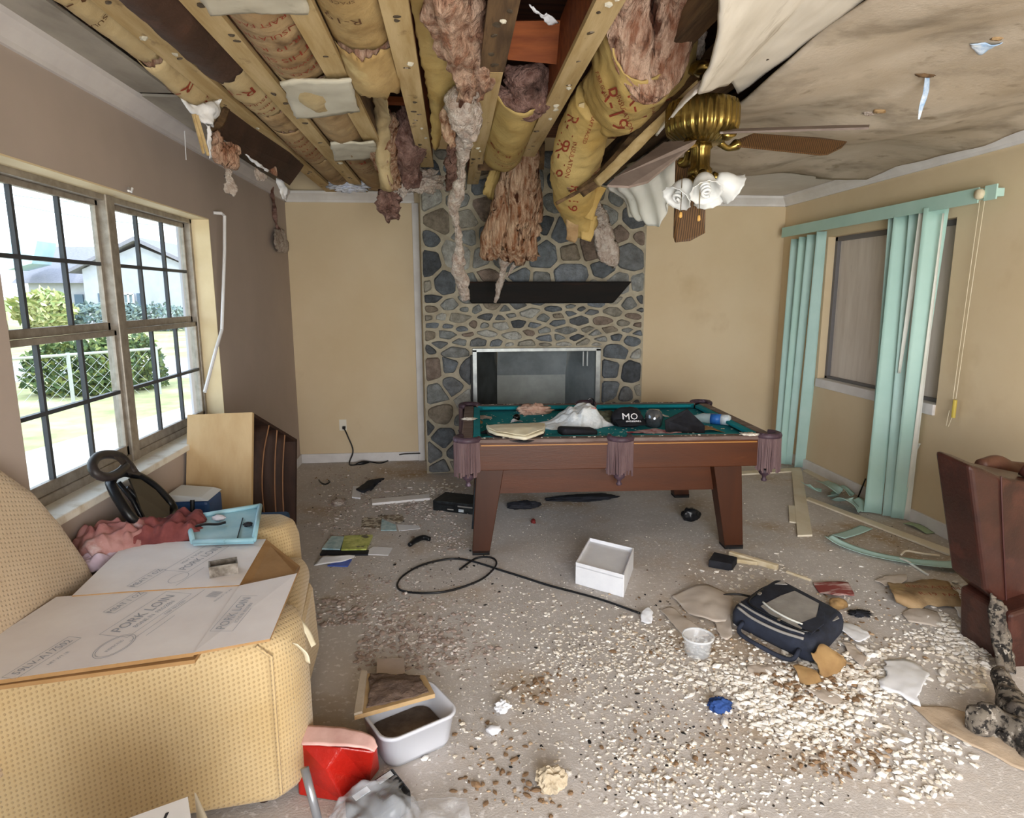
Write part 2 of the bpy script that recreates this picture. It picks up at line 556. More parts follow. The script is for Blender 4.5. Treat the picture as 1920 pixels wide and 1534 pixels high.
# roof deck above the joists
tag(MB().bb(XL-.2, XR+.2, ROOMF, YB+.6, 3.35, 3.42).build('ceiling', m_deck), 'dark roof deck seen above the open joists', kind='structure')
# ---------------------------------------------------------------- trims
def crown(name, a, b, inward, m):
    a, b, n = Vector(a), Vector(b), Vector(inward)
    prof = [(0, 0), (.018, .0), (.022, .02), (.05, .055), (.072, .075), (.078, .098), (0, .098)]
    mb = MB()
    va = [a+n*p+Vector((0, 0, q)) for p, q in prof]; vb = [b+n*p+Vector((0, 0, q)) for p, q in prof]
    k = len(prof)
    mb.add(va+vb, [tuple(range(k)), tuple(range(2*k-1, k-1, -1))]+[(i, (i+1) % k, k+(i+1) % k, k+i) for i in range(k)])
    return tag(mb.build(name, m), None, kind='structure')
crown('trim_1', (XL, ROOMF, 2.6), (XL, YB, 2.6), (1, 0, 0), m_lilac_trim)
crown('trim_2', (XL, YB, 2.6), (FX0-.05, YB, 2.6), (0, -1, 0), m_trim)
crown('trim_3', (FX1+.01, YB, 2.6), (XR, YB, 2.6), (0, -1, 0), m_trim)
crown('trim_4', (XR, ROOMF, 2.6), (XR, YB, 2.6), (-1, 0, 0), m_trim)
tag(MB().bb(FX0-.075, FX0-.01, YB-.03, YB, 0, 2.6).build('trim_5', m_trim, bevel=.004), None, kind='structure')
tag(MB().bb(XL, FX0-.075, YB-.018, YB, 0, .095).build('baseboard_back', m_trim, bevel=.004), None, kind='structure')
tag(MB().bb(FX1+.01, XR, YB-.018, YB, 0, .095).build('baseboard_rear', m_trim, bevel=.004), None, kind='structure')
tag(MB().bb(XR-.018, XR, ROOMF, YB-.02, 0, .1).build('baseboard_right', m_trim, bevel=.004), None, kind='structure')
tag(MB().bb(XL, XL+.018, ROOMF, YB-.02, 0, .095).build('baseboard_left', m_trim, bevel=.004), None, kind='structure')
# ---------------------------------------------------------------- window_1 (left, two double-hung units)
win = empty('window_1', (XL-.14, 3.54, WZ0), label='large metal window of two double-hung units with small panes', kind='structure')
def W(mb, name, m, parent=win, **k):
    o = mb.build(name, m, None, **k)
    return o
xg = XL-.14
put(MB().bb(XL-.115, XL+.035, WY0-.02, WY1-.002, WZ0-.03, WZ0+.006).build('sill', m_sill, bevel=.006), win)
fr = MB()
fr.bb(xg-.03, xg+.03, WY0, WY1, WZ1-.035, WZ1).bb(xg-.03, xg+.03, WY0, WY1, WZ0, WZ0+.045)
fr.bb(xg-.03, xg+.03, WY0, WY0+.035, WZ0, WZ1).bb(xg-.03, xg+.03, WY1-.035, WY1, WZ0, WZ1)
put(fr.build('window_frame', m_alu, bevel=.004), win)
put(MB().bb(xg-.035, xg+.04, 3.495, 3.575, WZ0, WZ1).build('mullion', m_alu, bevel=.006), win)
for (a, b) in ((WY0+.035, 3.495), (3.575, WY1-.035)):
    for (z0, z1, dx) in ((WZ0+.045, 1.535, .008), (1.535, WZ1-.035, -.018)):
        s = MB(); x0, x1 = xg+dx-.012, xg+dx+.014
        hb = .04 if z0 > 1.5 else .05
        s.bb(x0, x1, a, b, z0, z0+hb).bb(x0, x1, a, b, z1-.028, z1).bb(x0, x1, a, a+.026, z0, z1).bb(x0, x1, b-.026, b, z0, z1)
        so = put(s.build('sash', m_alu, bevel=.003), win)
        g = MB()
        for t in (1/3, 2/3):
            y = a+(b-a)*t; g.bb(x0+.004, x1-.002, y-.009, y+.009, z0+hb, z1-.028)
        zm = (z0+z1)/2+.01; g.bb(x0+.002, x1, a+.026, b-.026, zm-.009, zm+.009)
        put(g.build('muntin', m_alu_dark), so)
        put(MB().bb(xg+dx-.002, xg+dx+.001, a+.02, b-.02, z0+.02, z1-.02).build('pane', m_glass), so)
m_jamb = M('window_reveal_cream', '#e6d6b4', '#d9c7a2', scale=3, rough=.6)
tag(MB().bb(XL-.11, XL+.002, WY1-.006, WY1+.001, WZ0+.006, WZ1).build('trim_6', m_jamb), None, kind='structure')
tag(MB().bb(XL-.11, XL+.002, WY0, WY1-.006, WZ1-.006, WZ1+.001).build('trim_7', m_jamb), None, kind='structure')
# ---------------------------------------------------------------- window_2 (right, boarded)
wi2 = empty('window_2', (XR+.1, 5.05, RZ0), label='window boarded with weathered plywood, white sill below', kind='structure')
put(MB().bb(XR-.02, XR+.1, RY0+.002, RY1-.002, RZ0-.075, RZ0+.005).build('sill', m_trim, bevel=.005), wi2)
put(MB().bb(XR+.105, XR+.12, RY0, RY1, RZ0, RZ1).build('plywood_board', m_ply), wi2)
fr = MB()
for (y0, y1, z0, z1) in ((RY0, RY0+.04, RZ0, RZ1), (RY1-.04, RY1, RZ0, RZ1), (RY0, RY1, RZ1-.04, RZ1), (RY0, RY1, RZ0, RZ0+.03)): fr.bb(XR+.07, XR+.105, y0, y1, z0, z1)
put(fr.build('window_frame', M('grey_metal_frame', '#6c6a6c', rough=.5), bevel=.003), wi2)

# ---------------------------------------------------------------- outside: ground, road, drive, house
GZ = -.35
m_grass = M('lawn', '#8d9062', '#b5ae80', scale=1.5, rough=1, bump=.4, bscale=20, spots=('#cbc39a', .5, .5, .68), detail=9)
m_drive = M('pale_concrete', '#d6cdc0', '#c6bcae', scale=.6, rough=.95)
tag(MB().bb(-120, 60, -60, 120, GZ-.3, GZ).build('lawn', m_grass), 'lawn and verge outside the window', kind='structure')
tag(MB().slab([(-5.9, -10, GZ), (-1.81, -10, GZ), (-1.81, 30, GZ), (-4.9, 13.2, GZ), (-5.77, 8.65, GZ)], (0, 0, .02)).build('driveway', m_drive), 'pale concrete driveway outside', kind='structure')
tag(MB().slab([(-60, 12.6, GZ), (30, 20.1, GZ), (30, 26.5, GZ), (-60, 17.0, GZ)], (0, 0, .015)).build('road', M('asphalt', '#b9b7b6', '#aaa8a8', scale=3, rough=.95)), 'grey road beyond the lawn', kind='structure')
m_hw = M('pale_house_wall', '#bcbcc2', '#b2b2b8', scale=2, rough=.9)
m_roof = M('pale_shingle', '#97939a', '#86828a', scale=8, rough=.95, stretch=(1, 1, 4))
m_dkw = M('house_window', '#6d7f86', '#90a0a2', scale=4, rough=.2)
m_shut = M('blue_shutter', '#5d6f80', rough=.6)
HY = 44.0
def hp(px, py, y=HY): return pty(px, py, y)
hs = empty('house', hp(180, 612), label='pale single-storey house with gabled wing across the road', cat='house')
base = GZ
xw0, xw1, xg0, xg1 = hp(18, 560).x, hp(175, 560).x, hp(160, 560).x, hp(372, 560).x
ze = hp(100, 530).z; zr = hp(80, 478).z
put(MB().bb(xw0, xw1, HY+2, HY+9, base, ze).build('wall', m_hw), hs)
put(MB().slab([(xw0-.6, HY+1.3, ze), (xw0-.6, HY+5.5, zr+.9), (xw0-.6, HY+9.7, ze)], (xw1-xw0+3, 0, 0)).build('roof', m_roof), hs)
zp = hp(285, 452).z; zge = hp(190, 505).z; xm = (xg0+xg1)/2
put(MB().slab([(xg0, HY, base), (xg1, HY, base), (xg1, HY, zge), (xm, HY, zp-.3), (xg0, HY, zge)], (0, 9, 0)).build('gable_wall', m_hw), hs)
put(MB().slab([(xg0-.7, HY-.4, zge-.25), (xm, HY-.4, zp), (xg1+.7, HY-.4, zge-.25), (xg1+.7, HY-.4, zge-.05), (xm, HY-.4, zp+.25), (xg0-.7, HY-.4, zge-.05)], (0, 9, 0)).build('gable_roof', m_roof), hs)
a, b = hp(141, 552, HY+2), hp(163, 606, HY+2)
put(MB().bb(a.x, b.x, HY+1.85, HY+2.02, b.z, a.z).build('door', m_shut), hs)
a, b = hp(40, 552, HY+2), hp(48, 566, HY+2)
put(MB().bb(a.x, b.x, HY+1.9, HY+2.02, b.z, a.z).build('window', m_dkw), hs)
a, b = hp(232, 551), hp(256, 605)
wo = put(MB().bb(a.x, b.x, HY-.05, HY+.03, b.z, a.z).build('window', m_dkw), hs)
bars = MB()
for t in (0, .5, 1): x = a.x+(b.x-a.x)*t; bars.bb(x-.06, x+.06, HY-.12, HY-.04, b.z, a.z)
for t in (0, .33, .66, 1): z = b.z+(a.z-b.z)*t; bars.bb(a.x, b.x, HY-.12, HY-.04, z-.06, z+.06)
put(bars.build('window_bars', m_trim), wo)
for q in (258, 268, 311, 317):
    pass
a, b = hp(257, 550), hp(268, 605)
put(MB().bb(a.x, b.x, HY-.1, HY+.02, b.z, a.z).build('shutter', m_shut), hs)
a, b = hp(313, 550), hp(317, 600)
put(MB().bb(a.x, b.x, HY-.1, HY+.02, b.z, a.z).build('shutter', m_shut), hs)
a, b = hp(187, 550), hp(190, 600)
put(MB().bb(a.x, b.x, HY-.1, HY+.02, b.z, a.z).build('shutter', m_shut), hs)
# neighbouring teal tank on a roof, far left
tk = MB(); a = hp(8, 446); b = hp(70, 505)
tk.slab([hp(8, 452), hp(66, 446), hp(70, 452), hp(60, 494), hp(14, 506)], (0, 2, 0))
tag(tk.build('awning', M('teal_canvas', '#b5d0d8', '#c9dfe4', scale=1, rough=.7)), 'teal canvas box awning rising above the pale house roof', 'awning')
# end wall of this house's own porch, seen through the last panes
pw = MB().bb(-2.385, -1.85, 6.0, 6.3, GZ, 3.2)
tag(pw.build('porch_wall', M('porch_paint', '#b9b9c0', '#afafb6', scale=2, rough=.85)), 'pale grey porch wall outside the last panes', kind='structure')
tag(MB().bb(-2.9, -1.85, -1.2, 7.0, 2.72, 2.85).build('porch_soffit', m_hw), 'white soffit over the window outside', kind='structure')

# foliage: clumps of leaf faces
def bush(name, c, s, n, m, seed, leaf=.12, parent=None, base=None):
    rnd = random.Random(seed); mb = MB(); c = Vector(c)
    for _ in range(n):
        d = Vector((rnd.gauss(0, 1), rnd.gauss(0, 1), rnd.gauss(0, 1))).normalized()*rnd.uniform(.5, 1)**.5
        p = c+Vector((d.x*s[0], d.y*s[1], d.z*s[2]))*(1+.25*noise.noise(d*2.3+Vector((seed, 0, 0))))
        if base is not None and p.z < base: p.z = base+rnd.random()*.1
        a = Vector((rnd.gauss(0, 1), rnd.gauss(0, 1), rnd.gauss(0, 1))).normalized()*leaf*rnd.uniform(.5, 1.2)
        b = a.orthogonal().normalized()*leaf*.4
        mb.add([p-a, p+b, p+a, p-b], [(0, 1, 2, 3)])
    return mb.build(name, m, parent)
m_leaf1 = M('leaf_green', '#7d9065', '#a9b17a', scale=3, rough=.8, island=['#6f8460', '#8e9c68', '#b3b377', '#74876b'])
m_leaf2 = M('leaf_grey', '#9aa39a', island=['#7c8c85', '#93a094', '#6c7f80'], rough=.8)
m_leaf3 = M('leaf_yellow', '#c8c48a', island=['#cfcb8f', '#b6b87c', '#9aa86c', '#dad7a4'], rough=.8)
def shrub(px, py, y, s, n, m, label, seed, leaf, grp=None):
    c = pty(px, py, y)
    r = empty('shrub', (c.x, c.y, GZ), label=label, cat='shrub', group=grp)
    f = bush('foliage', c, s, n, m, seed, leaf, base=GZ+.05); put(f, r)
    st = MB()
    for k in range(3): st.tube([(c.x+.08*k, c.y, GZ), (c.x+(k-1)*s[0]*.4, c.y, c.z)], [.04, .015], 6)
    put(st.build('stem', M('bark_%d' % seed, '#7a6a55', rough=.9)), r)
shrub(82, 582, 38, (1.5, .9, 1.1), 1200, m_leaf3, 'wide yellow-green shrub in front of the pale house', 3, .28)
shrub(175, 600, 40, (1.8, 1.0, 1.0), 900, m_leaf2, 'low grey-green shrub beside the door of the pale house', 4, .22)
shrub(285, 597, 41, (2.6, .8, .9), 900, m_leaf2, 'low clipped shrub under the gabled wing of the pale house', 5, .2)
shrub(240, 597, 41.5, (1.2, .8, .9), 600, m_leaf2, 'low shrub under the shuttered window of the pale house', 6, .2)
shrub(150, 700, 14.4, (1.15, .6, .75), 2600, m_leaf1, 'dense hedge shrub behind the wire fence', 8, .09)
shrub(205, 695, 14.8, (.7, .6, .75), 1600, m_leaf1, 'olive hedge shrub behind the fence, nearest the mullion', 9, .09)
shrub(262, 690, 15.2, (.55, .5, .8), 1400, m_leaf1, 'dark hedge shrub at the far end of the wire fence', 10, .09)
# palm at far left
pc = pty(4, 585, 36); pl = empty('palm', (pc.x, pc.y, GZ), label='small palm with arching fronds at the left edge of the yard', cat='palm tree')
for k in range(14):
    th = k*2*PI/14; fr = MB()
    pts = [pc+Vector((math.cos(th)*t*2.2, math.sin(th)*t*2.2, .9*math.sin(t*2.6)-.9*t*t)) for t in [i/7 for i in range(8)]]
    for i in range(7):
        for sd in (-1, 1):
            side = Vector((-math.sin(th), math.cos(th), -.5))*sd*.45*(1-i/9)
            fr.add([pts[i], pts[i+1], pts[i]+side+(pts[i+1]-pts[i])*.8], [(0, 1, 2)])
    put(fr.build('frond', m_leaf3), pl)
put(MB().tube([(pc.x, pc.y, GZ), (pc.x, pc.y, pc.z)], [.2, .14], 8).build('trunk', M('palm_trunk', '#8d7c62', rough=.9)), pl)
# chain link fence
m_galv = M('galvanised', '#b9bab6', rough=.5, metal=.4)
fa, fb = pty(-40, 668, 11.8), pty(296, 640, 14.3)
fa.z = fb.z = .62
fe = empty('fence', ((fa.x+fb.x)/2, (fa.y+fb.y)/2, GZ), label='low chain-link fence with a top rail along the drive', cat='fence')
put(MB().tube([fa, fb], .028, 8).build('top_rail', m_galv), fe)
for t in (.02, .44, .98):
    p = fa.lerp(fb, t); put(MB().tube([(p.x, p.y, GZ), (p.x, p.y, .66)], .035, 8).build('post', m_galv), fe)
wm = MB(); dlen = (fb-fa).length; step = .22; n = int(dlen/step)
for i in range(-4, n+4):
    for sg in (1, -1):
        t0 = i*step; z0, z1 = GZ+.05, .6; t1 = t0+sg*(z1-z0)
        p0, p1 = fa.lerp(fb, min(max(t0/dlen, 0), 1)), fa.lerp(fb, min(max(t1/dlen, 0), 1))
        if abs(t0-min(max(t0, 0), dlen)) > .01 or abs(t1-min(max(t1, 0), dlen)) > .01: continue
        wm.tube([(p0.x, p0.y, z0), (p1.x, p1.y, z1)], .004, 3, caps=False)
put(wm.build('wire_mesh', m_galv), fe)
# overhead wires
for i, (a, b, lb) in enumerate((((-60, 352), (215, 338), 'upper slack utility wire across the white sky'), ((-60, 366), (330, 398), 'lower slack utility wire across the white sky'))):
    p, q = pty(a[0], a[1], 30), pty(b[0]+200, b[1]+20, 34)
    pts = [p.lerp(q, t/16)-Vector((0, 0, .6*math.sin(PI*t/16))) for t in range(17)]
    tag(MB().tube(pts, .02, 5).build('utility_wire', M('wire_grey%d' % i, '#9aa0a4', rough=.7)), lb, 'wire')
# ================================================================ fireplace
FY = 6.1
fxa, fxb = pty(789, 450, FY).x, pty(1213, 450, FY).x
ftop = 3.0
m_mortar = M('mortar', '#b3ab99', '#9a917f', scale=9, rough=.95, bump=.5, bscale=60)
m_stone = M('field_stone', '#ffffff', '#b2afa9', scale=16, rough=.9, bump=.9, bscale=34, bdist=.03, ramp=(.32, .66), detail=9,
            island=['#9c9f9f', '#7b7f83', '#b9bab6', '#8c8f8f', '#666a6f', '#9ea2a2', '#949086', '#7a828a', '#bcbdb9', '#565b62', '#948a7c', '#8f8076', '#878f99', '#a7a49a', '#6d747c', '#8a8f90'])
fp = empty('fireplace', ((fxa+fxb)/2, FY+.2, 0), label='grey fieldstone fireplace and chimney breast behind the pool table', cat='fireplace')
o0 = pty(888, 656, FY); o1 = pty(1124, 656, FY)
ox0, ox1, oz1, oz0 = o0.x, o1.x, o0.z, .32
mz = (pty(885, 569, FY-.02).z, pty(862, 528, FY-.2).z)
mt0, mt1 = pty(862, 525, FY-.16).x, pty(1185, 525, FY-.16).x
mb0, mb1 = pty(884, 570, FY-.14).x, pty(1150, 570, FY-.14).x
mb = MB()
mb.bb(fxa, ox0, FY+.02, YB+.05, 0, ftop).bb(ox1, fxb, FY+.02, YB+.05, 0, ftop).bb(ox0, ox1, FY+.02, YB+.05, oz1, ftop).bb(ox0, ox1, FY+.02, YB+.05, 0, oz0)
put(mb.build('chimney_body', m_mortar), fp)
def clip(poly, px, pz, nx, nz):
    out = []
    for i in range(len(poly)):
        a, b = poly[i], poly[(i+1) % len(poly)]
        da, db = (a[0]-px)*nx+(a[1]-pz)*nz, (b[0]-px)*nx+(b[1]-pz)*nz
        if da <= 0: out.append(a)
        if da*db < 0:
            t = da/(da-db); out.append((a[0]+(b[0]-a[0])*t, a[1]+(b[1]-a[1])*t))
    return out
rnd = random.Random(21)
seeds = []
def srad(x, z):
    if oz1 < z < mz[0]+.02: return .088
    if z > mz[1]: return .14
    return .105
for _ in range(16000):
    x, z = rnd.uniform(fxa, fxb), rnd.uniform(0, ftop)
    if ox0-.03 < x < ox1+.03 and oz0-.03 < z < oz1+.03: continue
    r = srad(x, z)*rnd.choice((.62, .8, 1, 1.1, 1.2))
    k = 1.75 if oz1 < z < mz[0]+.02 else 1.12
    if all(((x-s[0])**2+((z-s[1])*k)**2) > (.5*(r+s[2]))**2*3.0 for s in seeds): seeds.append((x, z, r))
smb = MB()
for i, (x, z, r) in enumerate(seeds):
    poly = [(fxa+.004, 0.004), (fxb-.004, .004), (fxb-.004, ftop), (fxa+.004, ftop)]
    k = 1.75 if oz1-.05 < z < mz[0]+.05 else 1.12
    near = sorted(seeds, key=lambda s: (s[0]-x)**2+((s[1]-z)*k)**2)[1:22]
    for s in near:
        w = .5+.5*(r-s[2])/(r+s[2])*.7
        mx, mz_ = x+(s[0]-x)*w, z+(s[1]-z)*w
        poly = clip(poly, mx, mz_, (s[0]-x), (s[1]-z)*k*k)
        if len(poly) < 3: break
    if len(poly) < 3: continue
    for (cx0, cx1, cz0, cz1) in ((ox0-.02, ox1+.02, oz0-.02, oz1+.02),):
        if z > cz1: poly = clip(poly, x, cz1, 0, -1) if cx0 < x < cx1 or any(cx0 < p[0] < cx1 and p[1] < cz1 for p in poly) else poly
        elif x <= cx0: poly = clip(poly, cx0, z, 1, 0) if any(p[0] > cx0 for p in poly) else poly
        elif x >= cx1: poly = clip(poly, cx1, z, -1, 0) if any(p[0] < cx1 for p in poly) else poly
        elif z < cz0: poly = clip(poly, x, cz0, 0, 1)
    if len(poly) < 3: continue
    cx_ = sum(p[0] for p in poly)/len(poly); cz_ = sum(p[1] for p in poly)/len(poly)
    pts = []
    for p in poly:
        d = math.hypot(p[0]-cx_, p[1]-cz_)
        f = max(.25, 1-.021/d) if d > 1e-6 else 1
        pts.append((cx_+(p[0]-cx_)*f, cz_+(p[1]-cz_)*f))
    ang = rnd.random() < .72
    for _ in range(2 if not ang else 1):
        q = []
        c = .25 if not ang else .12
        for a in range(len(pts)):
            A, B = pts[a], pts[(a+1) % len(pts)]
            q += [(A[0]*(1-c)+B[0]*c, A[1]*(1-c)+B[1]*c), (A[0]*c+B[0]*(1-c), A[1]*c+B[1]*(1-c))]
        pts = q
    n = len(pts); base = len(smb.v)
    th = rnd.uniform(.02, .05); tx, tz = rnd.uniform(-.12, .12), rnd.uniform(-.12, .12)
    rings = [(1.0, 0, 0), (1.0, .012, .003), (.93, th*.8, .004), (.72, th, .004), (.4, th*1.05, .004)]
    for sc, dy, jit in rings:
        for p in pts:
            X, Z = cx_+(p[0]-cx_)*sc, cz_+(p[1]-cz_)*sc
            nn = noise.noise(Vector((X*14, Z*14, i)))
            y = FY+.018-dy-(tx*(X-cx_)+tz*(Z-cz_))*(1 if dy else 0)-nn*jit*2.6
            smb.v.append((X+noise.noise(Vector((X*25, Z*25, i+.5)))*jit*2.4, min(y, FY+.02), Z+noise.noise(Vector((X*25, Z*25, i+9)))*jit*2.4))
    for k2 in range(len(rings)-1):
        for a in range(n):
            smb.f.append((base+k2*n+a, base+k2*n+(a+1) % n, base+(k2+1)*n+(a+1) % n, base+(k2+1)*n+a))
    smb.f.append(tuple(base+(len(rings)-1)*n+a for a in range(n)))
    smb.mi = [0]*len(smb.f)
put(smb.build('stone_facing', m_stone, smooth=False), fp)
# mantel beam: charred timber, ends cut back towards the bottom
m_mantel = M('charred_beam', '#070606', '#130c09', scale=5, rough=.8, stretch=(.4, 3, 3), bump=.3, bscale=30, spots=('#3a1d0f', 4, .58, .72, (.3, 2, 3)))
zt, zb = mz[1], mz[0]
mm = MB().hexa([(mb0, FY-.15, zb), (mb1, FY-.15, zb), (mb1, FY+.06, zb), (mb0, FY+.06, zb)], [(mt0, FY-.17, zt), (mt1, FY-.17, zt), (mt1, FY+.06, zt), (mt0, FY+.06, zt)])
put(mm.build('mantel_beam', m_mantel, bevel=.012), fp)
# firebox
m_fb = M('firebox_metal', '#8f979b', '#6c7478', scale=3, rough=.55, metal=.2, spots=('#2d2f30', 1.8, .55, .75))
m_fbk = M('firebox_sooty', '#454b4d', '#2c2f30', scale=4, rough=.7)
m_fbp = M('firebox_panel', '#a2a8a6', '#888e8c', scale=4, rough=.6)
fd = .5
bx0, bx1 = pty(932, 700, FY+fd).x, pty(1060, 700, FY+fd).x
zmid = pty(1000, 703, FY+fd).z
t = .01
fb = MB()
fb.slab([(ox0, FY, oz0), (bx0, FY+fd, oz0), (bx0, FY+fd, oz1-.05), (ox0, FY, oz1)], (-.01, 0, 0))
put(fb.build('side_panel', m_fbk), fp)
put(MB().slab([(ox1, FY, oz0), (bx1, FY+fd, oz0), (bx1, FY+fd, oz1-.05), (ox1, FY, oz1)], (.01, 0, 0)).build('side_panel', m_fb), fp)
put(MB().slab([(bx0, FY+fd, oz0), (bx1, FY+fd, oz0), (bx1, FY+fd, zmid), (bx0, FY+fd, zmid)], (0, .01, 0)).build('back_panel', m_fbp), fp)
put(MB().slab([(bx0, FY+fd, zmid), (bx1, FY+fd, zmid), (bx1, FY+fd-.1, oz1), (bx0, FY+fd-.1, oz1)], (0, .01, 0)).build('smoke_shelf', m_fb), fp)
put(MB().slab([(ox0, FY, oz1), (ox1, FY, oz1), (bx1, FY+fd, oz1), (bx0, FY+fd, oz1)], (0, 0, .01)).build('firebox_roof', m_fbk), fp)
put(MB().slab([(ox0, FY, oz0), (ox1, FY, oz0), (bx1, FY+fd, oz0), (bx0, FY+fd, oz0)], (0, 0, -.01)).build('firebox_floor', m_fbk), fp)
fr = MB()
for (x0, x1, z0, z1) in ((ox0-.012, ox0+.03, oz0, oz1), (ox1-.035, ox1+.012, oz0, oz1), (ox0-.012, ox1+.012, oz1-.022, oz1+.012)): fr.bb(x0, x1, FY-.012, FY+.03, z0, z1)
put(fr.build('metal_frame', M('frame_steel', '#a5a9a8', '#85898a', scale=10, rough=.4, metal=.5), bevel=.003), fp)
put(MB().bb(ox0-.03, ox0-.012, FY-.03, FY, oz0, oz1-.05).build('screen_rail', M('black_iron', '#17181a', rough=.6)), fp)
hk = MB()
for x in (ox1-.15, ox1-.11): hk.tube([(x, FY+.03, oz1-.03), (x, FY+.03, oz1-.17)], .007, 6)
put(hk.build('damper_hook', M('bright_steel', '#cfd2d2', rough=.3, metal=.6)), fp)

# ================================================================ pool table
m_tw = M('table_veneer', '#582a09', '#3e1c06', scale=3, rough=.42, stretch=(.35, 3, 3), ramp=(.25, .75), bump=.08, bscale=60, spots=('#7d4a22', 2.2, .66, .8, (.4, 3, 3)))
m_tw2 = M('table_veneer_leg', '#47220a', '#341706', scale=3, rough=.45, stretch=(3, 3, .3), ramp=(.25, .75))
m_rail = M('dusty_rail', '#5b4740', '#7d6c66', scale=6, rough=.6, stretch=(.6, 2, 2), spots=('#bdb6b4', 7, .60, .75))
m_felt = M('teal_felt', '#12909c', '#0e7d89', scale=5, rough=.95, bump=.2, bscale=300, bdist=.002, spots=('#4f8f96', 5, .68, .84), spots2=('#12565a', 2.2, .64, .80))
m_pock = M('pocket_leather', '#3a2a33', '#54424d', scale=12, rough=.5, spots=('#8d7f94', 14, .6, .75))
m_fringe = M('pocket_fringe', '#5a4649', '#745f60', scale=30, rough=.9, stretch=(1, 1, .1))
TA, TB = 1.02, .68
tb = empty('pool_table', (1.08, 4.66, 0), (0, 0, math.radians(-2)), label='small pool table with teal cloth and fringed pockets, littered with rubbish', cat='pool table')
TZ = .765
MB().bb(-TA+.09, TA-.09, -TB+.08, TB-.08, TZ-.04, TZ-.012).build('bed_cloth', m_felt, tb)
ap = MB()
MB().bb(-TA+.1, TA-.1, -TB, -TB+.03, .595, .775).build('front_apron', m_tw, tb, bevel=.004)
MB().bb(-TA+.1, TA-.1, TB-.03, TB, .595, .775).build('back_apron', m_tw, tb, bevel=.004)
for s in (-1, 1): MB().bb(s*TA-(.03 if s > 0 else 0), s*TA+(.03 if s < 0 else 0), -TB+.1, TB-.1, .595, .775).build('end_apron', m_tw, tb, bevel=.004)
MB().bb(-TA+.12, TA-.12, -TB-.006, -TB, .757, .764).build('apron_bead', M('bead_brass', '#a9763c', rough=.4), tb)
for (x0, x1, y0, y1) in ((-TA+.09, -.07, -TB-.005, -TB+.07), (.07, TA-.09, -TB-.005, -TB+.07), (-TA+.09, -.07, TB-.07, TB+.005), (.07, TA-.09, TB-.07, TB+.005),
                         (-TA-.005, -TA+.07, -TB+.09, TB-.09), (TA-.07, TA+.005, -TB+.09, TB-.09)):
    MB().bb(x0, x1, y0, y1, .772, .80).build('rail', m_rail, tb, bevel=.008)
    long = abs(x1-x0) > abs(y1-y0)
    if long:
        sg = 1 if y0 < 0 else -1; yi = (y1 if sg > 0 else y0)
        p = [(x0+.02, yi, .797), (x1-.02 if x1 > .5 or x1 < -.01 else x1, yi, .797)]
        c = MB().hexa([(x0+.01, yi, TZ-.012), (x1-.01, yi, TZ-.012), (x1-.01, yi, .798), (x0+.01, yi, .798)], [(x0+.055, yi+sg*.05, TZ+.008), (x1-.055, yi+sg*.05, TZ+.008), (x1-.055, yi+sg*.05, .795), (x0+.055, yi+sg*.05, .795)])
    else:
        sg = 1 if x0 < 0 else -1; xi = (x1 if sg > 0 else x0)
        c = MB().hexa([(xi, y0+.01, TZ-.012), (xi, y1-.01, TZ-.012), (xi, y1-.01, .798), (xi, y0+.01, .798)], [(xi+sg*.05, y0+.055, TZ+.008), (xi+sg*.05, y1-.055, TZ+.008), (xi+sg*.05, y1-.055, .795), (xi+sg*.05, y0+.055, .795)])
    c.build('cushion', m_felt, tb, bevel=.006)
# pockets: padded leather horseshoe, dark mouth, fringe and turned finial
def pocket(x, y, ax, ay, r):
    """ax, ay: outward direction"""
    o = MB()
    a0 = math.atan2(ay, ax)
    pts = [(x+r*math.cos(a0+t), y+r*math.sin(a0+t), .797) for t in [(-1+2*i/18)*2.0 for i in range(19)]]
    o.tube(pts, .021, 10)
    pk = o.build('pocket', m_pock, tb, smooth=True)
    cup = MB().lathe([(.001, .56), (r*.5, .565), (r*.85, .62), (r*.92, .79), (r*.86, .79), (r*.8, .63), (.001, .60)], (x, y, 0), 20)
    cup.build('net_cup', MATS.get('pocket_net') or M('pocket_net', '#120f12', rough=.95), pk, smooth=True)
    fm = MB(); rn = random.Random(int(x*100+y*10))
    N_ = 34
    for i in range(N_):
        t = (-1+2*i/(N_-1))*1.75+a0
        q = Vector((x+(r+.012)*math.cos(t), y+(r+.012)*math.sin(t), .785)); l = rn.uniform(.19, .235)
        sw = Vector((rn.uniform(-.006, .006), rn.uniform(-.006, .006), 0))
        fm.tube([q, q+sw*.5-Vector((0, 0, l*.5)), q+sw-Vector((0, 0, l))], [.0055, .005, .0065], 5)
    fm.build('fringe', m_fringe, pk)
    MB().lathe([(.001, .475), (.016, .48), (.02, .49), (.012, .50), (.014, .515), (.033, .53), (.04, .55), (.03, .575), (.001, .58)], (x, y, 0), 16).build('finial', m_pock, pk, smooth=True)
for (x, y, ax, ay, r) in ((-TA+.035, -TB+.045, -.6, -.8, .075), (TA-.035, -TB+.045, .6, -.8, .075), (0, -TB+.01, 0, -1, .07),
                          (-TA+.035, TB-.045, -.6, .8, .075), (TA-.035, TB-.045, .6, .8, .075), (0, TB-.01, 0, 1, .07)):
    pocket(x, y, ax, ay, r)
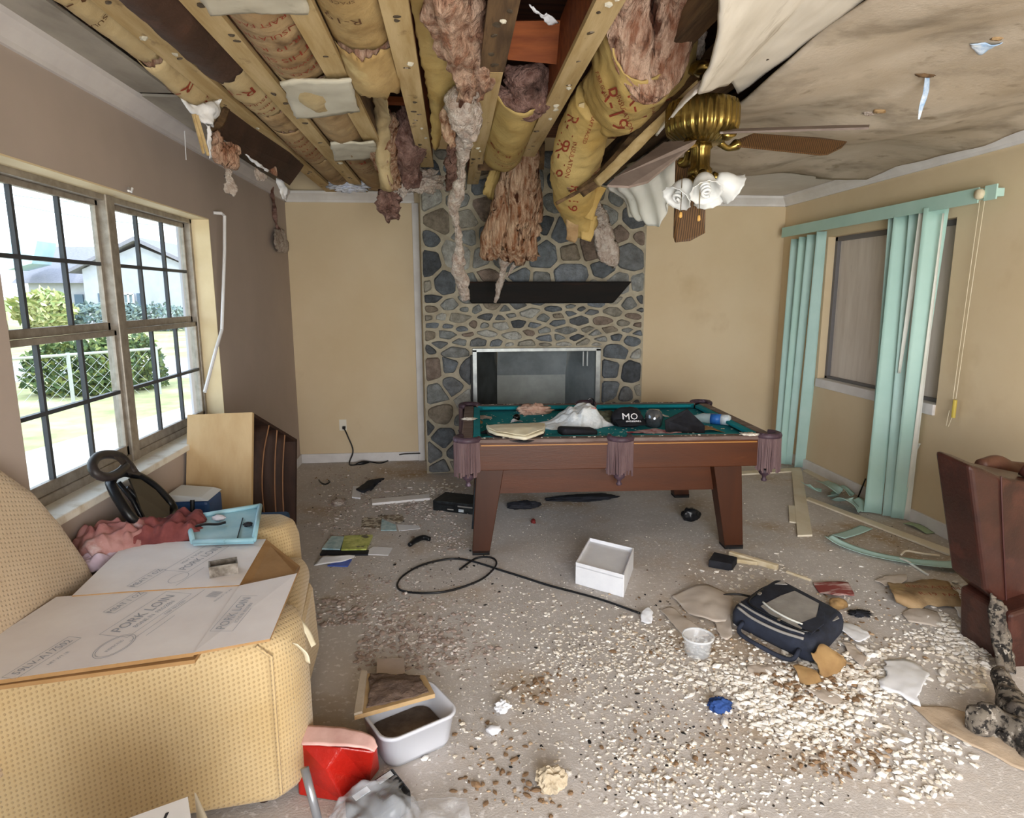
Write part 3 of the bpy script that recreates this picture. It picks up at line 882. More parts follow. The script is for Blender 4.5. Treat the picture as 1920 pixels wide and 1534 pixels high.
# legs: broad boards tapering towards the foot on the inner edge
for (sx, sy) in ((-1, -1), (1, -1), (-1, 1), (1, 1)):
    if sx < 0: xo_t, xi_t, xo_b, xi_b = -.93, -.75, -.965, -.85
    else: xo_t, xi_t, xo_b, xi_b = .83, .64, .875, .75
    ya, yb = (-.63, -.50) if sy < 0 else (.50, .63)
    yb2 = ya+.11
    MB().hexa([(xo_b, ya, .012), (xi_b, ya, .012), (xi_b, yb2, .012), (xo_b, yb2, .012)], [(xo_t, ya, .60), (xi_t, ya, .60), (xi_t, yb, .60), (xo_t, yb, .60)]).build('leg', m_tw2, tb, bevel=.004)
    MB().bb(min(xo_b, xi_b), max(xo_b, xi_b), ya, yb2, 0, .03).build('foot', MATS.get('rubber_foot') or M('rubber_foot', '#1a1a1c', rough=.7), tb)
for y in (-.55, .52): MB().bb(-.80, .70, y, y+.03, .40, .60).build('stretcher_panel', m_tw, tb)
MB().bb(-TA+.12, TA-.12, -TB+.03, TB-.03, .60, .72).build('under_frame', m_tw2, tb)

TM = Matrix.Translation((1.08, 4.66, 0)) @ Matrix.Rotation(math.radians(-2), 4, 'Z')
BED = TZ-.012
def tpt(x, y, z=BED): return TM @ Vector((x, y, z))
# ---------------------------------------------------------------- things on the pool table
m_bag = M('thin_white_plastic', '#e9eef2', '#d3dbe2', scale=14, rough=.3, spec=.5, bump=.5, bscale=26, bdist=.02)
bg = empty('plastic_bag', tpt(-.28, .0), label='crumpled translucent white plastic bag on the pool table cloth', cat='bag')
ax_t, ay_t = (tpt(1, 0)-tpt(0, 0)), (tpt(0, 1)-tpt(0, 0))
put(drape('bag_body', tpt(-.25, -.04, BED), (ax_t*.95+ay_t*.25).normalized(), (ay_t*.95-ax_t*.25).normalized(), .33, .19, .155, m_bag, lambda u: .20+.72*math.exp(-((u-.36)/.52)**4), lambda u: .55+.5*min(1, (u+1)/1.1), .5, 2.6, 1.9, 5, 90, 64), bg)
mt = MB()
for i in range(9): mt.box(tpt(-.09+.013*(i % 3), -.115, BED+.14-.012*(i//3)), (.011, .004, .008))
put(mt.build('red_print', M('red_ink', '#b4402f', rough=.6)), bg)
# open magazine lying over the front rail
m_paper = M('aged_paper', '#e6dfc9', '#d3c9ac', scale=7, rough=.8)
mg = empty('open_book', tpt(-.66, -.5, .80), label='open cream paged book sagging over the front rail of the pool table', cat='book')
z8 = .803
A = [tpt(-.86, -.40, z8+.012), tpt(-.66, -.44, z8+.03), tpt(-.46, -.38, z8+.018)]
B = [tpt(-.85, -.53, z8+.012), tpt(-.65, -.58, z8+.026), tpt(-.47, -.51, z8+.016)]
C_ = [tpt(-.80, -.63, z8+.012), tpt(-.62, -.72, z8-.004), tpt(-.49, -.60, z8+.014)]
put(sheet('page_block', [A, B, C_], m_paper, None, 22, 14, .016, .002, 12, linear=True), mg)
A2 = [p+Vector((0, 0, .021)) for p in A]; B2 = [p+Vector((0, .0, .026)) for p in B]; C2 = [p+Vector((0, .02, .024)) for p in C_]
put(sheet('loose_page', [A2, B2, C2], m_paper, None, 22, 14, .002, .004, 14, linear=True), mg)
A3 = [p-Vector((0, 0, .017)) for p in A]; B3 = [p-Vector((0, 0, .017)) for p in B]; C3 = [p-Vector((0, .004, .015)) for p in C_]
put(sheet('cover', [A3, B3, C3], M('dark_cover', '#2b2b30', rough=.5), None, 22, 14, .003, .002, 12), mg)
m_blk = M('black_cloth', '#15161c', '#22242c', scale=20, rough=.8)
m_blk_gl = M('black_plastic', '#101114', '#1a1c20', scale=20, rough=.35)
bw = MB().box(tpt(-.24, -.42, BED+.035), (.26, .12, .055), (0, .1, .25)).build('wallet', m_blk, None, bevel=.02, bsegs=3); tag(bw, 'black cloth pouch beside the open book on the pool table', 'pouch')
tag(roll('umbrella', [tpt(-.9, -.35, BED+.02), tpt(-.7, -.22, BED+.025), tpt(-.52, -.15, BED+.02)], [.006, .03, .024, .01], m_blk, None, 12, 20, .004), 'small folded dark umbrella lying left of the book on the cloth', 'umbrella')
tag(blob('insulation_scrap', tpt(-.46, .44, BED+.035), (.13, .07, .045), M('pink_fluff', '#b98f7e', '#d9bba8', scale=18, rough=1, bump=.6, bscale=40), None, 4, .55, 3.2, 12, flatten=BED), 'pink insulation scrap near the back cushion of the pool table', 'insulation')
q8 = pty(945, 787, 4.66)
tag(MB().lathe([(.028*math.sin(PI*i/12)+1e-6, .028-.028*math.cos(PI*i/12)) for i in range(13)], tpt(-.62, .16, BED), 24).build('billiard_ball', M('black_ball', '#050505', rough=.25), smooth=True), 'black billiard ball left of the plastic bag on the teal cloth', 'billiard ball')
# cap with white lettering
cp = empty('baseball_hat', tpt(.19, -.1), (0, 0, -.1), label='black baseball cap with white lettering on the pool table', cat='cap')
cw = tpt(.19, -.1)
put(blob('crown', cw+Vector((.0, .05, .05)), (.12, .12, .085), m_blk, None, 4, .12, 2, 3, flatten=BED), cp)
put(sheet('brim', [[cw+Vector((-.11, -.03, .05)), cw+Vector((0, -.06, .07)), cw+Vector((.11, -.02, .05))], [cw+Vector((-.1, -.11, .02)), cw+Vector((0, -.16, .035)), cw+Vector((.1, -.10, .025))]], m_blk, None, 16, 8, .006), cp)
lt = MB()
def capfn(cz, dz, tilt=.55):
    def f(u, v):
        x = u; zz = cz+v*.8
        y = -math.sqrt(max(0, 1-(x/.13)**2-((zz-.05)/.1)**2))*.12+.035
        return cw+Vector((x-.01, y, zz))
    return f
lettering(lt, 'MO', .075, capfn(.085, 0))
lt2 = MB(); lettering(lt2, 'STATE', .034, lambda u, v: cw+Vector((u, -.10-.03*v-.02*(1-abs(u)*6), .062+v*.35-.03*(0))))
put(lt.build('lettering', M('white_thread', '#e8e8ee', rough=.8)), cp)
put(lt2.build('small_lettering', MATS['white_thread']), cp)
ls = MB(); lettering(ls, 'BASEBALL', .026, lambda u, v: cw+Vector((u, -.128, .062+v*.6))); put(ls.build('brim_lettering', MATS['white_thread']), cp)
tag(blob('field_hat', tpt(-.0, .08, BED+.035), (.15, .10, .05), M('olive_cloth', '#3a3d33', '#565846', scale=16, rough=.9), None, 4, .3, 2.4, 21, flatten=BED), 'crushed olive cap left of the black lettered cap', 'hat')
tag(MB().lathe([(.001, 0), (.055, 0), (.062, .02), (.066, .06), (.06, .10), (.04, .125), (.001, .13)], tpt(.37, -.12), 24).build('glass_globe', M('smoky_glass', '#4b4f55', '#8b9198', scale=9, rough=.08, metal=.7), smooth=True), 'shiny grey glass globe between the black cap and black board', 'globe')
tag(MB().slab([tpt(.40, -.34, BED), tpt(.66, -.38, BED), tpt(.68, -.32, BED+.045), tpt(.585, -.22, BED+.145), tpt(.40, -.30, BED+.08)], tpt(0, .012, 0)-tpt(0, 0, 0)).build('board', m_blk), 'black angular board propped up on the pool table', 'board')
tag(sheet('fabric_scrap', [[tpt(.12, -.36, BED+.004), tpt(.3, -.38, BED+.012), tpt(.5, -.36, BED+.004)], [tpt(.14, -.28, BED+.004), tpt(.3, -.29, BED+.02), tpt(.48, -.29, BED+.006)]], M('red_cloth', '#8a2a35', '#c9b7ba', scale=14, rough=.9), None, 16, 8, .004, .01, 12, .008), 'red and white cloth scrap in front of the black cap', 'cloth')
wb = empty('water_bottle', tpt(.86, -.02, BED+.045), label='clear water bottle with a blue label lying on the pool table', cat='bottle')
qa = tpt(.72, .02, BED+.04); qb = tpt(.99, -.16, BED+.04); dq = (qb-qa).normalized(); rq = Vector((0, 0, 1)).rotation_difference(dq)
put(MB().lathe([(.013, -.03), (.014, 0), (.036, .06), (.038, .10), (.038, .25), (.034, .262), (.001, .262)], qa, 20, rot=rq).build('bottle_body', film_mat('clear_pet', '#cfe0e6', .35, .08), smooth=True), wb)
put(MB().lathe([(.0395, .125), (.0395, .20)], qa, 24, rot=rq).build('bottle_label', M('blue_label', '#1d4f9c', '#2f6dbb', scale=18, rough=.4), smooth=True), wb)
put(MB().lathe([(.0392, .20), (.0392, .252), (.03, .266), (.001, .267)], qa, 24, rot=rq).build('label_band', M('white_label', '#dfe6ea', '#b9c7d6', scale=30, rough=.5), smooth=True), wb)
put(MB().lathe([(.001, -.045), (.016, -.045), (.016, -.025), (.001, -.025)], qa, 16, rot=rq).build('bottle_cap', MATS['white_label']), wb)
m_tan = M('torn_cardboard', '#97794f', '#7e6140', scale=8, rough=.9)
tag(sheet('cardboard_scrap', [[tpt(.62, -.33, BED+.004), tpt(.72, -.36, BED+.02), tpt(.83, -.36, BED+.003)], [tpt(.60, -.2, BED+.05), tpt(.70, -.22, BED+.03), tpt(.78, -.27, BED+.01)]], m_tan, None, 12, 8, .003, .01, 10, .015), 'torn tan cardboard scrap beside the black board', 'cardboard')
hkp = [tpt(-.03, TB-.04, .80), tpt(-.035, TB-.06, .85), tpt(-.06, TB-.06, .875), tpt(-.09, TB-.05, .868)]
hkp = [tpt(.05, TB-.08, .79), tpt(.055, TB-.09, .835), tpt(.03, TB-.1, .855), tpt(.0, TB-.1, .845)]
tag(MB().tube(cr(hkp, 10), .006, 6).build('hook', m_blk_gl), 'small dark hook standing at the back rail of the pool table', 'hook')
# ================================================================ armchair on the left
def fabric(name, c1, c2, dot, sc):
    m = M(name, c1, c2, scale=3, rough=.95, ramp=(.3, .7), sheen=.2)
    nt = m.node_tree; N, L = nt.nodes, nt.links
    b = N['Principled BSDF']
    tc = N.new('ShaderNodeTexCoord'); sp = N.new('ShaderNodeSeparateXYZ'); L.new(tc.outputs['Object'], sp.inputs[0])
    def mth(op, a, b=None):
        n = N.new('ShaderNodeMath'); n.operation = op
        for i, q in enumerate((a, b)):
            if q is None: continue
            if isinstance(q, (int, float)): n.inputs[i].default_value = q
            else: L.new(q, n.inputs[i])
        return n.outputs[0]
    u = mth('ADD', sp.outputs[0], sp.outputs[1])
    w = mth('SUBTRACT', mth('MULTIPLY', sp.outputs[2], 1.0), mth('MULTIPLY', mth('SUBTRACT', sp.outputs[0], sp.outputs[1]), .35))
    kf = sc*3.0
    s1 = mth('SINE', mth('MULTIPLY', mth('ADD', u, w), kf)); s2 = mth('SINE', mth('MULTIPLY', mth('SUBTRACT', u, w), kf))
    lat = mth('MULTIPLY', s1, s2)
    r = N.new('ShaderNodeValToRGB'); r.color_ramp.elements[0].position = .25; r.color_ramp.elements[0].color = (0, 0, 0, 1); r.color_ramp.elements[1].position = .8; r.color_ramp.elements[1].color = (1, 1, 1, 1)
    L.new(lat, r.inputs[0])
    old = b.inputs['Base Color'].links[0].from_socket
    mx = N.new('ShaderNodeMixRGB'); mx.inputs[2].default_value = hexc(dot)
    ml = N.new('ShaderNodeMath'); ml.operation = 'MULTIPLY'; ml.inputs[1].default_value = .38
    L.new(r.outputs[0], ml.inputs[0]); L.new(ml.outputs[0], mx.inputs[0]); L.new(old, mx.inputs[1]); L.new(mx.outputs[0], b.inputs['Base Color'])
    bn = N.new('ShaderNodeBump'); bn.inputs['Strength'].default_value = .55; bn.inputs['Distance'].default_value = .004; bn.invert = True
    L.new(r.outputs[0], bn.inputs['Height']); L.new(bn.outputs[0], b.inputs['Normal'])
    return m
m_fab = fabric('waffle_fabric', '#c6b088', '#b79d70', '#8a6d44', 62)
m_fab2 = fabric('waffle_fabric_back', '#cbb89e', '#bda588', '#9a8468', 62)
ch = empty('armchair', (-1.05, 2.5, 0), label='beige waffle-fabric armchair with rounded arms under the flattened carton', cat='armchair')
def loftz(levels):
    """levels: list of (list of xy corners, z), lofted straight"""
    mb = MB(); n = len(levels[0][0])
    for pts, z in levels: mb.v += [(p[0], p[1], z) for p in pts]
    k = len(levels)
    mb.f = [(i*n+j, i*n+(j+1) % n, (i+1)*n+(j+1) % n, (i+1)*n+j) for i in range(k-1) for j in range(n)]
    mb.f += [tuple(range(n-1, -1, -1)), tuple((k-1)*n+j for j in range(n))]
    mb.mi = [0]*len(mb.f)
    return mb
na = [(-1.59, 1.80), (-.60, 1.935), (-.545, 2.0), (-.53, 2.14), (-.56, 2.24), (-1.59, 2.16)]
def sc2(p, k, c=(-1.1, 2.0)): return [(c[0]+(q[0]-c[0])*k, c[1]+(q[1]-c[1])*k) for q in p]
put(loftz([(sc2(na, .965), .045), (na, .09), (sc2(na, 1.0), .35), (sc2(na, .99), .52), (sc2(na, .97), .595), (sc2(na, .92), .632)]).build('arm', m_fab, None, smooth=True, bevel=.035, bsegs=3), ch)
fa_ = [(-1.57, 2.86), (-.84, 2.86), (-.765, 2.92), (-.755, 3.04), (-.82, 3.11), (-1.57, 3.12)]
put(loftz([(sc2(fa_, .97, (-1.2, 3)), .045), (fa_, .1), (fa_, .45), (sc2(fa_, .99, (-1.2, 3)), .58), (sc2(fa_, .95, (-1.2, 3)), .64), (sc2(fa_, .88, (-1.2, 3)), .662)]).build('arm', m_fab, None, smooth=True, bevel=.035, bsegs=3), ch)
# welt along the near arm's front corner
w0 = [Vector((-.596, 1.932, z)) for z in (.09, .3, .5, .58)] + [Vector((-.64, 1.938, .615))]
put(MB().tube(w0, .006, 6).build('welt', m_fab), ch)
put(loftz([([(-1.57, 2.2), (-.62, 2.2), (-.66, 2.9), (-1.57, 2.9)], .05), ([(-1.57, 2.2), (-.60, 2.2), (-.68, 2.9), (-1.57, 2.9)], .40)]).build('seat_base', m_fab, None, bevel=.03), ch)
put(loftz([([(-1.45, 2.2), (-.60, 2.2), (-.69, 2.88), (-1.45, 2.88)], .40), ([(-1.45, 2.2), (-.585, 2.2), (-.68, 2.88), (-1.45, 2.88)], .47), ([(-1.43, 2.22), (-.62, 2.22), (-.71, 2.86), (-1.43, 2.86)], .54)]).build('seat_cushion', m_fab, None, smooth=True, bevel=.04, bsegs=3), ch)
# back: padded, leaning to the wall
prof = [(1.62, .30), (1.60, .9), (1.68, 1.10), (1.85, 1.19), (2.10, 1.20), (2.26, 1.155), (2.38, 1.03), (2.46, .88), (2.53, .70), (2.57, .50), (2.57, .30)]
def bx(z, front): return (-1.40 - .115*(z-.5)/.6 if front else -1.585)
bk = MB(); n = len(prof)
inner = [(2.08+(y-2.08)*.88, .3+(z-.3)*.90) for y, z in prof]
bk.v += [(bx(z, 0), y, z) for y, z in prof] + [(bx(z, 1)-.05, y, z) for y, z in prof] + [(bx(z, 1)-.012, 2.08+(y-2.08)*.96, .3+(z-.3)*.97) for y, z in prof] + [(bx(z, 1), y, z) for y, z in inner]
for r_ in range(3): bk.f += [(r_*n+j, r_*n+(j+1) % n, (r_+1)*n+(j+1) % n, (r_+1)*n+j) for j in range(n)]
bk.f += [tuple(range(n-1, -1, -1)), tuple(3*n+j for j in range(n))]; bk.mi = [0]*len(bk.f)
put(bk.build('backrest', m_fab2, None, smooth=True, bevel=.012, bsegs=2), ch)
for (x, y) in ((-.68, 2.02), (-1.5, 1.9), (-.85, 3.0), (-1.5, 3.0)):
    put(MB().lathe([(.02, 0), (.028, .06)], (x, y, 0), 10).build('leg', M('dark_wood_leg', '#2b1a12', rough=.5) if 'dark_wood_leg' not in MATS else MATS['dark_wood_leg']), ch)

# ---------------------------------------------------------------- flattened carton resting on the arms
m_cb = M('white_carton_print', '#f0eef0', '#e4e0e2', scale=3, rough=.85, spots=('#b5b9c8', 2.0, .60, .76), spots2=('#8f8880', 9, .72, .78))
m_cbrown = M('carton_brown', '#a8845a', '#967349', scale=7, rough=.9)
m_ink = M('blue_grey_ink', '#a0a5b0', rough=.9)
cz = .665
cb = empty('cardboard_box', (-1.1, 2.3, cz), label='flattened white-faced cardboard carton with faded print across the armchair arms', cat='cardboard box')
def cpt(px, py, dz=0): return ptz(px, py, cz+dz)
def panel(name, pix, th=.008, dzs=None, m=m_cb):
    top = [cpt(p[0], p[1], (dzs[i] if dzs else 0)) for i, p in enumerate(pix)]
    n = len(top); lo = [p-Vector((0, 0, th)) for p in top]
    mb = MB(); mb.v = [tuple(p) for p in top+lo]
    mb.f = [tuple(range(n)), tuple(range(2*n-1, n-1, -1))]+[(i, (i+1) % n, n+(i+1) % n, n+i) for i in range(n)]
    mb.mi = [0, 1]+[1]*n
    o = mb.build(name, [m, m_cbrown], None)
    return put(o, cb)
panel('large_panel', [(-60, 1282), (0, 1275), (362, 1224), (449, 1099), (235, 1111), (106, 1119), (0, 1188), (-60, 1225)], .012)
panel('under_panel', [(-60, 1292), (0, 1286), (365, 1237), (452, 1110), (240, 1122), (-40, 1222)], .012, [-.014]*6, m_cbrown)
panel('upper_panel', [(135, 1117), (240, 1109), (449, 1097), (499, 1011), (325, 1016), (240, 1019), (222, 1033)], .008, [.004]*7)
panel('side_flap', [(362, 1224), (506, 1198), (557, 1075), (449, 1098)], .008, [.002, .006, .022, .004])
panel('torn_flap', [(449, 1097), (557, 1076), (563, 1062), (499, 1011)], .008, [.001, .0, -.045, .003], m_cbrown)
# print on the carton: frames, lettering, round stamp. carton axes from its own edges
def frame2(o, ax, ay, dz=.0012):
    def f(u, v):
        p = o+ax*u+ay*v
        return Vector((p.x, p.y, p.z+dz))
    return f
def edge(mb, f, u0, v0, u1, v1, w=.0016):
    d = Vector((u1-u0, v1-v0)); L_ = d.length; nrm = Vector((-d.y, d.x))/L_*w/2
    mb.add([f(u0+nrm.x, v0+nrm.y), f(u1+nrm.x, v1+nrm.y), f(u1-nrm.x, v1-nrm.y), f(u0-nrm.x, v0-nrm.y)], [(0, 1, 2, 3)])
def boxed(mb, f, cu, cv, w, h):
    for a in ((cu-w, cv-h, cu+w, cv-h), (cu+w, cv-h, cu+w, cv+h), (cu+w, cv+h, cu-w, cv+h), (cu-w, cv+h, cu-w, cv-h)): edge(mb, f, *a)
def prnt(name, o, d, parts, dz=.0015):
    """d: reading direction (world xy); parts: list of ('t',text,size,u,v) / ('b',u,v,w,h) / ('c',u,v,r) / ('l',u0,v0,u1,v1)"""
    ax = Vector((d[0], d[1], 0)).normalized(); ay = Vector((-ax.y, ax.x, 0))
    f = frame2(o, ax, ay, dz)
    mb = MB()
    for p in parts:
        if p[0] == 't': lettering(mb, p[1], p[2], lambda u, v, p=p: f(u+p[3], v+p[4]))
        if p[0] == 'b': boxed(mb, f, *p[1:])
        if p[0] == 'l': edge(mb, f, *p[1:])
        if p[0] == 'c':
            N2 = 28
            for i in range(N2):
                a, b = 2*PI*i/N2, 2*PI*(i+1)/N2
                edge(mb, f, p[1]+p[3]*math.cos(a), p[2]+p[3]*.6*math.sin(a), p[1]+p[3]*math.cos(b), p[2]+p[3]*.6*math.sin(b))
    return put(mb.build(name, m_ink), cb)
dr = cpt(326, 1112)-cpt(222, 1180)   # along the faded lettering
rd = -dr
def rdv(v): return (v.x, v.y)
prnt('print_block', cpt(278, 1150), rdv(dr), [('b', 0, 0, .15, .05), ('t', 'PORK LOIN', .05, .0, .012), ('t', 'BONE IN  FROZEN', .022, 0, -.025), ('l', -.17, -.075, .19, -.075), ('t', 'KEEP FROZEN', .016, .05, -.062)])
prnt('number_block', cpt(82, 1232), rdv(dr), [('b', 0, 0, .11, .022), ('t', '59LV-A17S02', .034, 0, 0), ('t', 'NET WT LB', .014, 0, -.05)])
prnt('round_stamp', cpt(215, 1212), rdv(dr), [('c', 0, 0, .07), ('c', 0, 0, .062), ('l', .07, -.05, .2, -.05), ('t', 'INSPECTED', .014, 0, 0)])
prnt('small_block', cpt(236, 1130), rdv(dr), [('b', 0, 0, .075, .022), ('t', 'MEAT 1 OZ', .03, 0, 0)])
prnt('print_block', cpt(372, 1048), rdv(dr), [('b', 0, 0, .13, .05), ('t', 'PORK LOIN', .045, 0, -.014), ('t', 'MEAT & BONE', .02, 0, .026)], .0055)
prnt('small_block', cpt(276, 1086), rdv(dr), [('b', 0, 0, .075, .022), ('t', 'MEAT 1 OZ', .03, 0, 0)], .0055)
prnt('round_stamp', cpt(335, 1086), rdv(dr), [('c', 0, 0, .045), ('l', -.06, -.035, .1, -.035)], .0055)
prnt('print_block', cpt(445, 1155), rdv(cpt(475, 1122)-cpt(418, 1190)), [('b', 0, 0, .12, .035), ('t', 'PORK LOIN', .042, -.0, .008), ('t', 'BONE IN  FROZEN', .016, 0, -.022)], .012)
bars = []
for i in range(9): bars.append(('l', -.02+.005*i, -.02, -.02+.005*i, .02))
prnt('bar_block', cpt(402, 1115), rdv(dr), bars+[('t', 'PRODUCT OF USA', .012, 0, -.035)])
# small metal frame lying on the carton
q = [cpt(402, 1092, .006), cpt(436, 1078, .006), cpt(440, 1063, .012), cpt(408, 1068, .012)]
fm_ = MB(); m_fr = M('tarnished_metal', '#9a938a', '#5f564c', scale=30, rough=.45, metal=.3)
c0 = cpt(420, 1076)
rotm = (0, 0, .35)
bxm = MB()
for (x, y, sx, sy) in ((0, -.03, .10, .006), (0, .03, .10, .006), (-.047, 0, .006, .06), (.047, 0, .006, .06)):
    p = Vector((x, y, 0)); p.rotate(Euler(rotm)); bxm.box(c0+p+Vector((0, 0, .026)), (sx, sy, .042), rotm)
lm = empty('metal_box', c0, label='small tarnished open metal box rim lying on the white carton', cat='metal box')
put(bxm.build('rim', m_fr), lm)
put(MB().box(c0+Vector((0, 0, .008)), (.09, .055, .004), rotm).build('floor_plate', M('brown_plate', '#6b5d4c', rough=.6)), lm)
# papers stuck between arm and carton
for i, (a, b, c, lb) in enumerate((((529, 1152), (540, 1146), (567, 1215), 'white paper tag with small print dangling off the armchair front, topmost'), ((536, 1205), (546, 1208), (556, 1242), 'curled cream paper strip below the printed tag on the armchair front'))):
    xx = -.535 if i == 0 else -.53
    p0, p1, p2 = ptz(a[0], a[1], .60), ptz(b[0], b[1], .60), ptz(c[0], c[1], .5)
    wv = (p1-p0).normalized()*.022
    p0.x += .02; p2.x = max(p2.x, -.515)
    tag(sheet('paper_tag', [[p0, p0+wv], [p0.lerp(p2, .5)+Vector((.012, 0, 0)), p0.lerp(p2, .5)+wv+Vector((.012, 0, 0))], [p2, p2+wv]], m_paper, None, 4, 10, .002), lb, 'paper')

# ---------------------------------------------------------------- white carton at the lower left edge
wz = .60
ltx = empty('white_carton', (-.8, 1.5, 0), label='white lettered carton in front of the armchair at the bottom edge', cat='carton')
t0, t1 = ptz(352, 1494, wz), ptz(236, 1536, wz)
dv = (t1-t0).normalized(); nv_ = Vector((dv.y, -dv.x, 0))
if nv_.y > 0: nv_ = -nv_
fr0 = t0; L_ = .34
m_wc = M('white_card', '#eceae8', '#e0dedc', scale=5, rough=.7)
b0 = [fr0, fr0+dv*L_, fr0+dv*L_+nv_*.2, fr0+nv_*.2]
put(MB().slab(b0, (0, 0, -wz+.002)).build('carton_body', m_wc), ltx)
lg = MB()
axx = -dv
def cwf(u, v):
    return fr0+dv*.115-axx*0+axx*u+Vector((nv_.x, nv_.y, 0))*(.045-v)*1.0+Vector((0, 0, .001))
lettering(lg, 'CW', .07, lambda u, v: fr0+dv*.10+axx*u+nv_*(.055-v)+Vector((0, 0, .0012)))
put(lg.build('lettering', M('black_print', '#2a2a2e', rough=.8)), ltx)
f0, f1 = ptz(368, 1488, wz), ptz(392, 1540, wz)
put(MB().slab([f0, f1, f1-Vector((0, 0, .3)), f0-Vector((0, 0, .3))], (-.006, .004, 0)).build('side_flap', M('beige_card', '#c9bda6', rough=.85)), ltx)

# ---------------------------------------------------------------- clothes heap, trays, bin, black frame behind the armchair
m_cl = M('dusty_rose_cloth', '#8f5a58', '#b58a86', scale=7, rough=.95, bump=.4, bscale=24, spots=('#d8cfd2', 6, .58, .74))
m_cl2 = M('maroon_cloth', '#5f2f30', '#874a48', scale=8, rough=.95, bump=.3, bscale=24)
def zz(px, py, z): return ptz(px, py, z)
vx, vy = Vector((1, 0, 0)), Vector((0, 1, 0))
tag(drape('maroon_shirt', ptz(305, 1006, .655), Vector((.97, .24, 0)), Vector((-.24, .97, 0)), .20, .14, .105, m_cl2, lambda u: .75+.25*u, amp=.55, fu=4.2, fv=2.0, seed=5), 'crumpled maroon shirt heaped beside the light blue tray', 'clothing')
tag(drape('pink_shirt', ptz(222, 1022, .655), Vector((.8, .6, 0)), Vector((-.6, .8, 0)), .17, .12, .115, m_cl, lambda u: .8-.2*u, amp=.55, fu=3.0, fv=2.4, seed=9), 'pale dusty pink shirt spilling down beside the armchair back', 'clothing')
tag(drape('lilac_cloth', ptz(190, 1058, .62), Vector((.6, .8, 0)), Vector((-.8, .6, 0)), .13, .07, .07, M('lilac_cloth', '#b7a3b4', '#cbbccb', scale=8, rough=.95, bump=.3, bscale=24), lambda u: .8, amp=.5, fu=2.6, fv=2.0, seed=13), 'pale lilac cloth wedged between the carton and the armchair back', 'clothing')
# support crate for the heap and the tray
cr_ = MB().bb(-1.56, -.95, 3.14, 3.62, .0, .50)
tag(cr_.build('storage_crate', M('dark_blue_crate', '#23405f', rough=.6), bevel=.02), 'dark blue storage crate behind the armchair, under the light blue tray', 'crate')
m_tray = M('light_blue_plastic', '#86b7c9', '#a4cad6', scale=5, rough=.35, spots=('#1d2b33', 7, .70, .74))
ty = empty('tray', zz(430, 985, .55), label='light blue plastic bin lid propped behind the armchair with grime on it', cat='tray')
c = [zz(368, 972, .66), zz(485, 951, .66), zz(470, 1030, .56), zz(362, 1030, .56)]
c = [ptz(352, 974, .705), ptz(488, 951, .705), ptz(476, 1016, .685), ptz(362, 1020, .685)]
mb = MB(); up = (c[1]-c[0]).cross(c[3]-c[0]).normalized()
if up.z < 0: up = -up
put(MB().slab(c, -up*.008).build('base', m_tray), ty)
rim = MB(); cc = (c[0]+c[1]+c[2]+c[3])/4
for a, b in ((0, 1), (1, 2), (2, 3), (3, 0)): rim.tube([c[a]+up*.008, c[b]+up*.008], .011, 8)
put(rim.build('rim', m_tray, smooth=True), ty)
def trp(u, v, h=.003): return c[0].lerp(c[1], u).lerp(c[3].lerp(c[2], u), v)+up*h
sl = MB(); 
sl.hexa([trp(.76, .3), trp(.775, .3), trp(.73, .9), trp(.715, .9)], [trp(.76, .3, .006), trp(.775, .3, .006), trp(.73, .9, .006), trp(.715, .9, .006)])
put(sl.build('slot', m_blk), ty)
tag(MB().tube(cr([trp(.05, .45, .01), trp(.2, .4, .012), trp(.4, .44, .01), trp(.52, .42, .012)], 14), .006, 6).build('screwdriver', m_blk_gl), 'thin dark screwdriver lying on the light blue bin lid', 'screwdriver')
tag(blob('plastic_clip', trp(.42, .25, .015), (.03, .016, .014), M('grey_plastic', '#b9b6bd', rough=.5), None, 3, .3, 3, 3), 'pale grey plastic clip on the light blue bin lid', 'clip')
tag(blob('dirt_clump', trp(.86, .55, .008), (.02, .018, .008), m_blk, None, 3, .5, 3, 6), 'black dirt clump in the corner of the light blue bin lid', 'dirt')
# blue cooler behind
co = empty('cooler', (-1.25, 3.75, 0), label='blue cooler box with white handle by the tilted cabinet', cat='cooler')
m_bl = M('cooler_blue', '#2d4f86', '#3a619b', scale=6, rough=.4)
k0, k1, k2 = pty(322, 930, 3.70), pty(400, 950, 3.70), pty(325, 990, 3.70)
put(MB().bb(-1.585, -1.36, 3.52, 3.74, 0, .60).build('body', m_bl, bevel=.02), co)
put(MB().hexa([(-1.588, 3.515, .60), (-1.355, 3.515, .60), (-1.355, 3.745, .60), (-1.588, 3.745, .60)], [(-1.58, 3.53, .64), (-1.40, 3.53, .62), (-1.40, 3.73, .62), (-1.58, 3.73, .64)]).build('lid', M('cooler_white', '#d9e2ec', rough=.45), bevel=.008), co)
put(MB().tube([(-1.44, 3.52, .61), (-1.44, 3.50, .52), (-1.44, 3.50, .3)], .012, 8).build('handle', m_blk_gl), co)

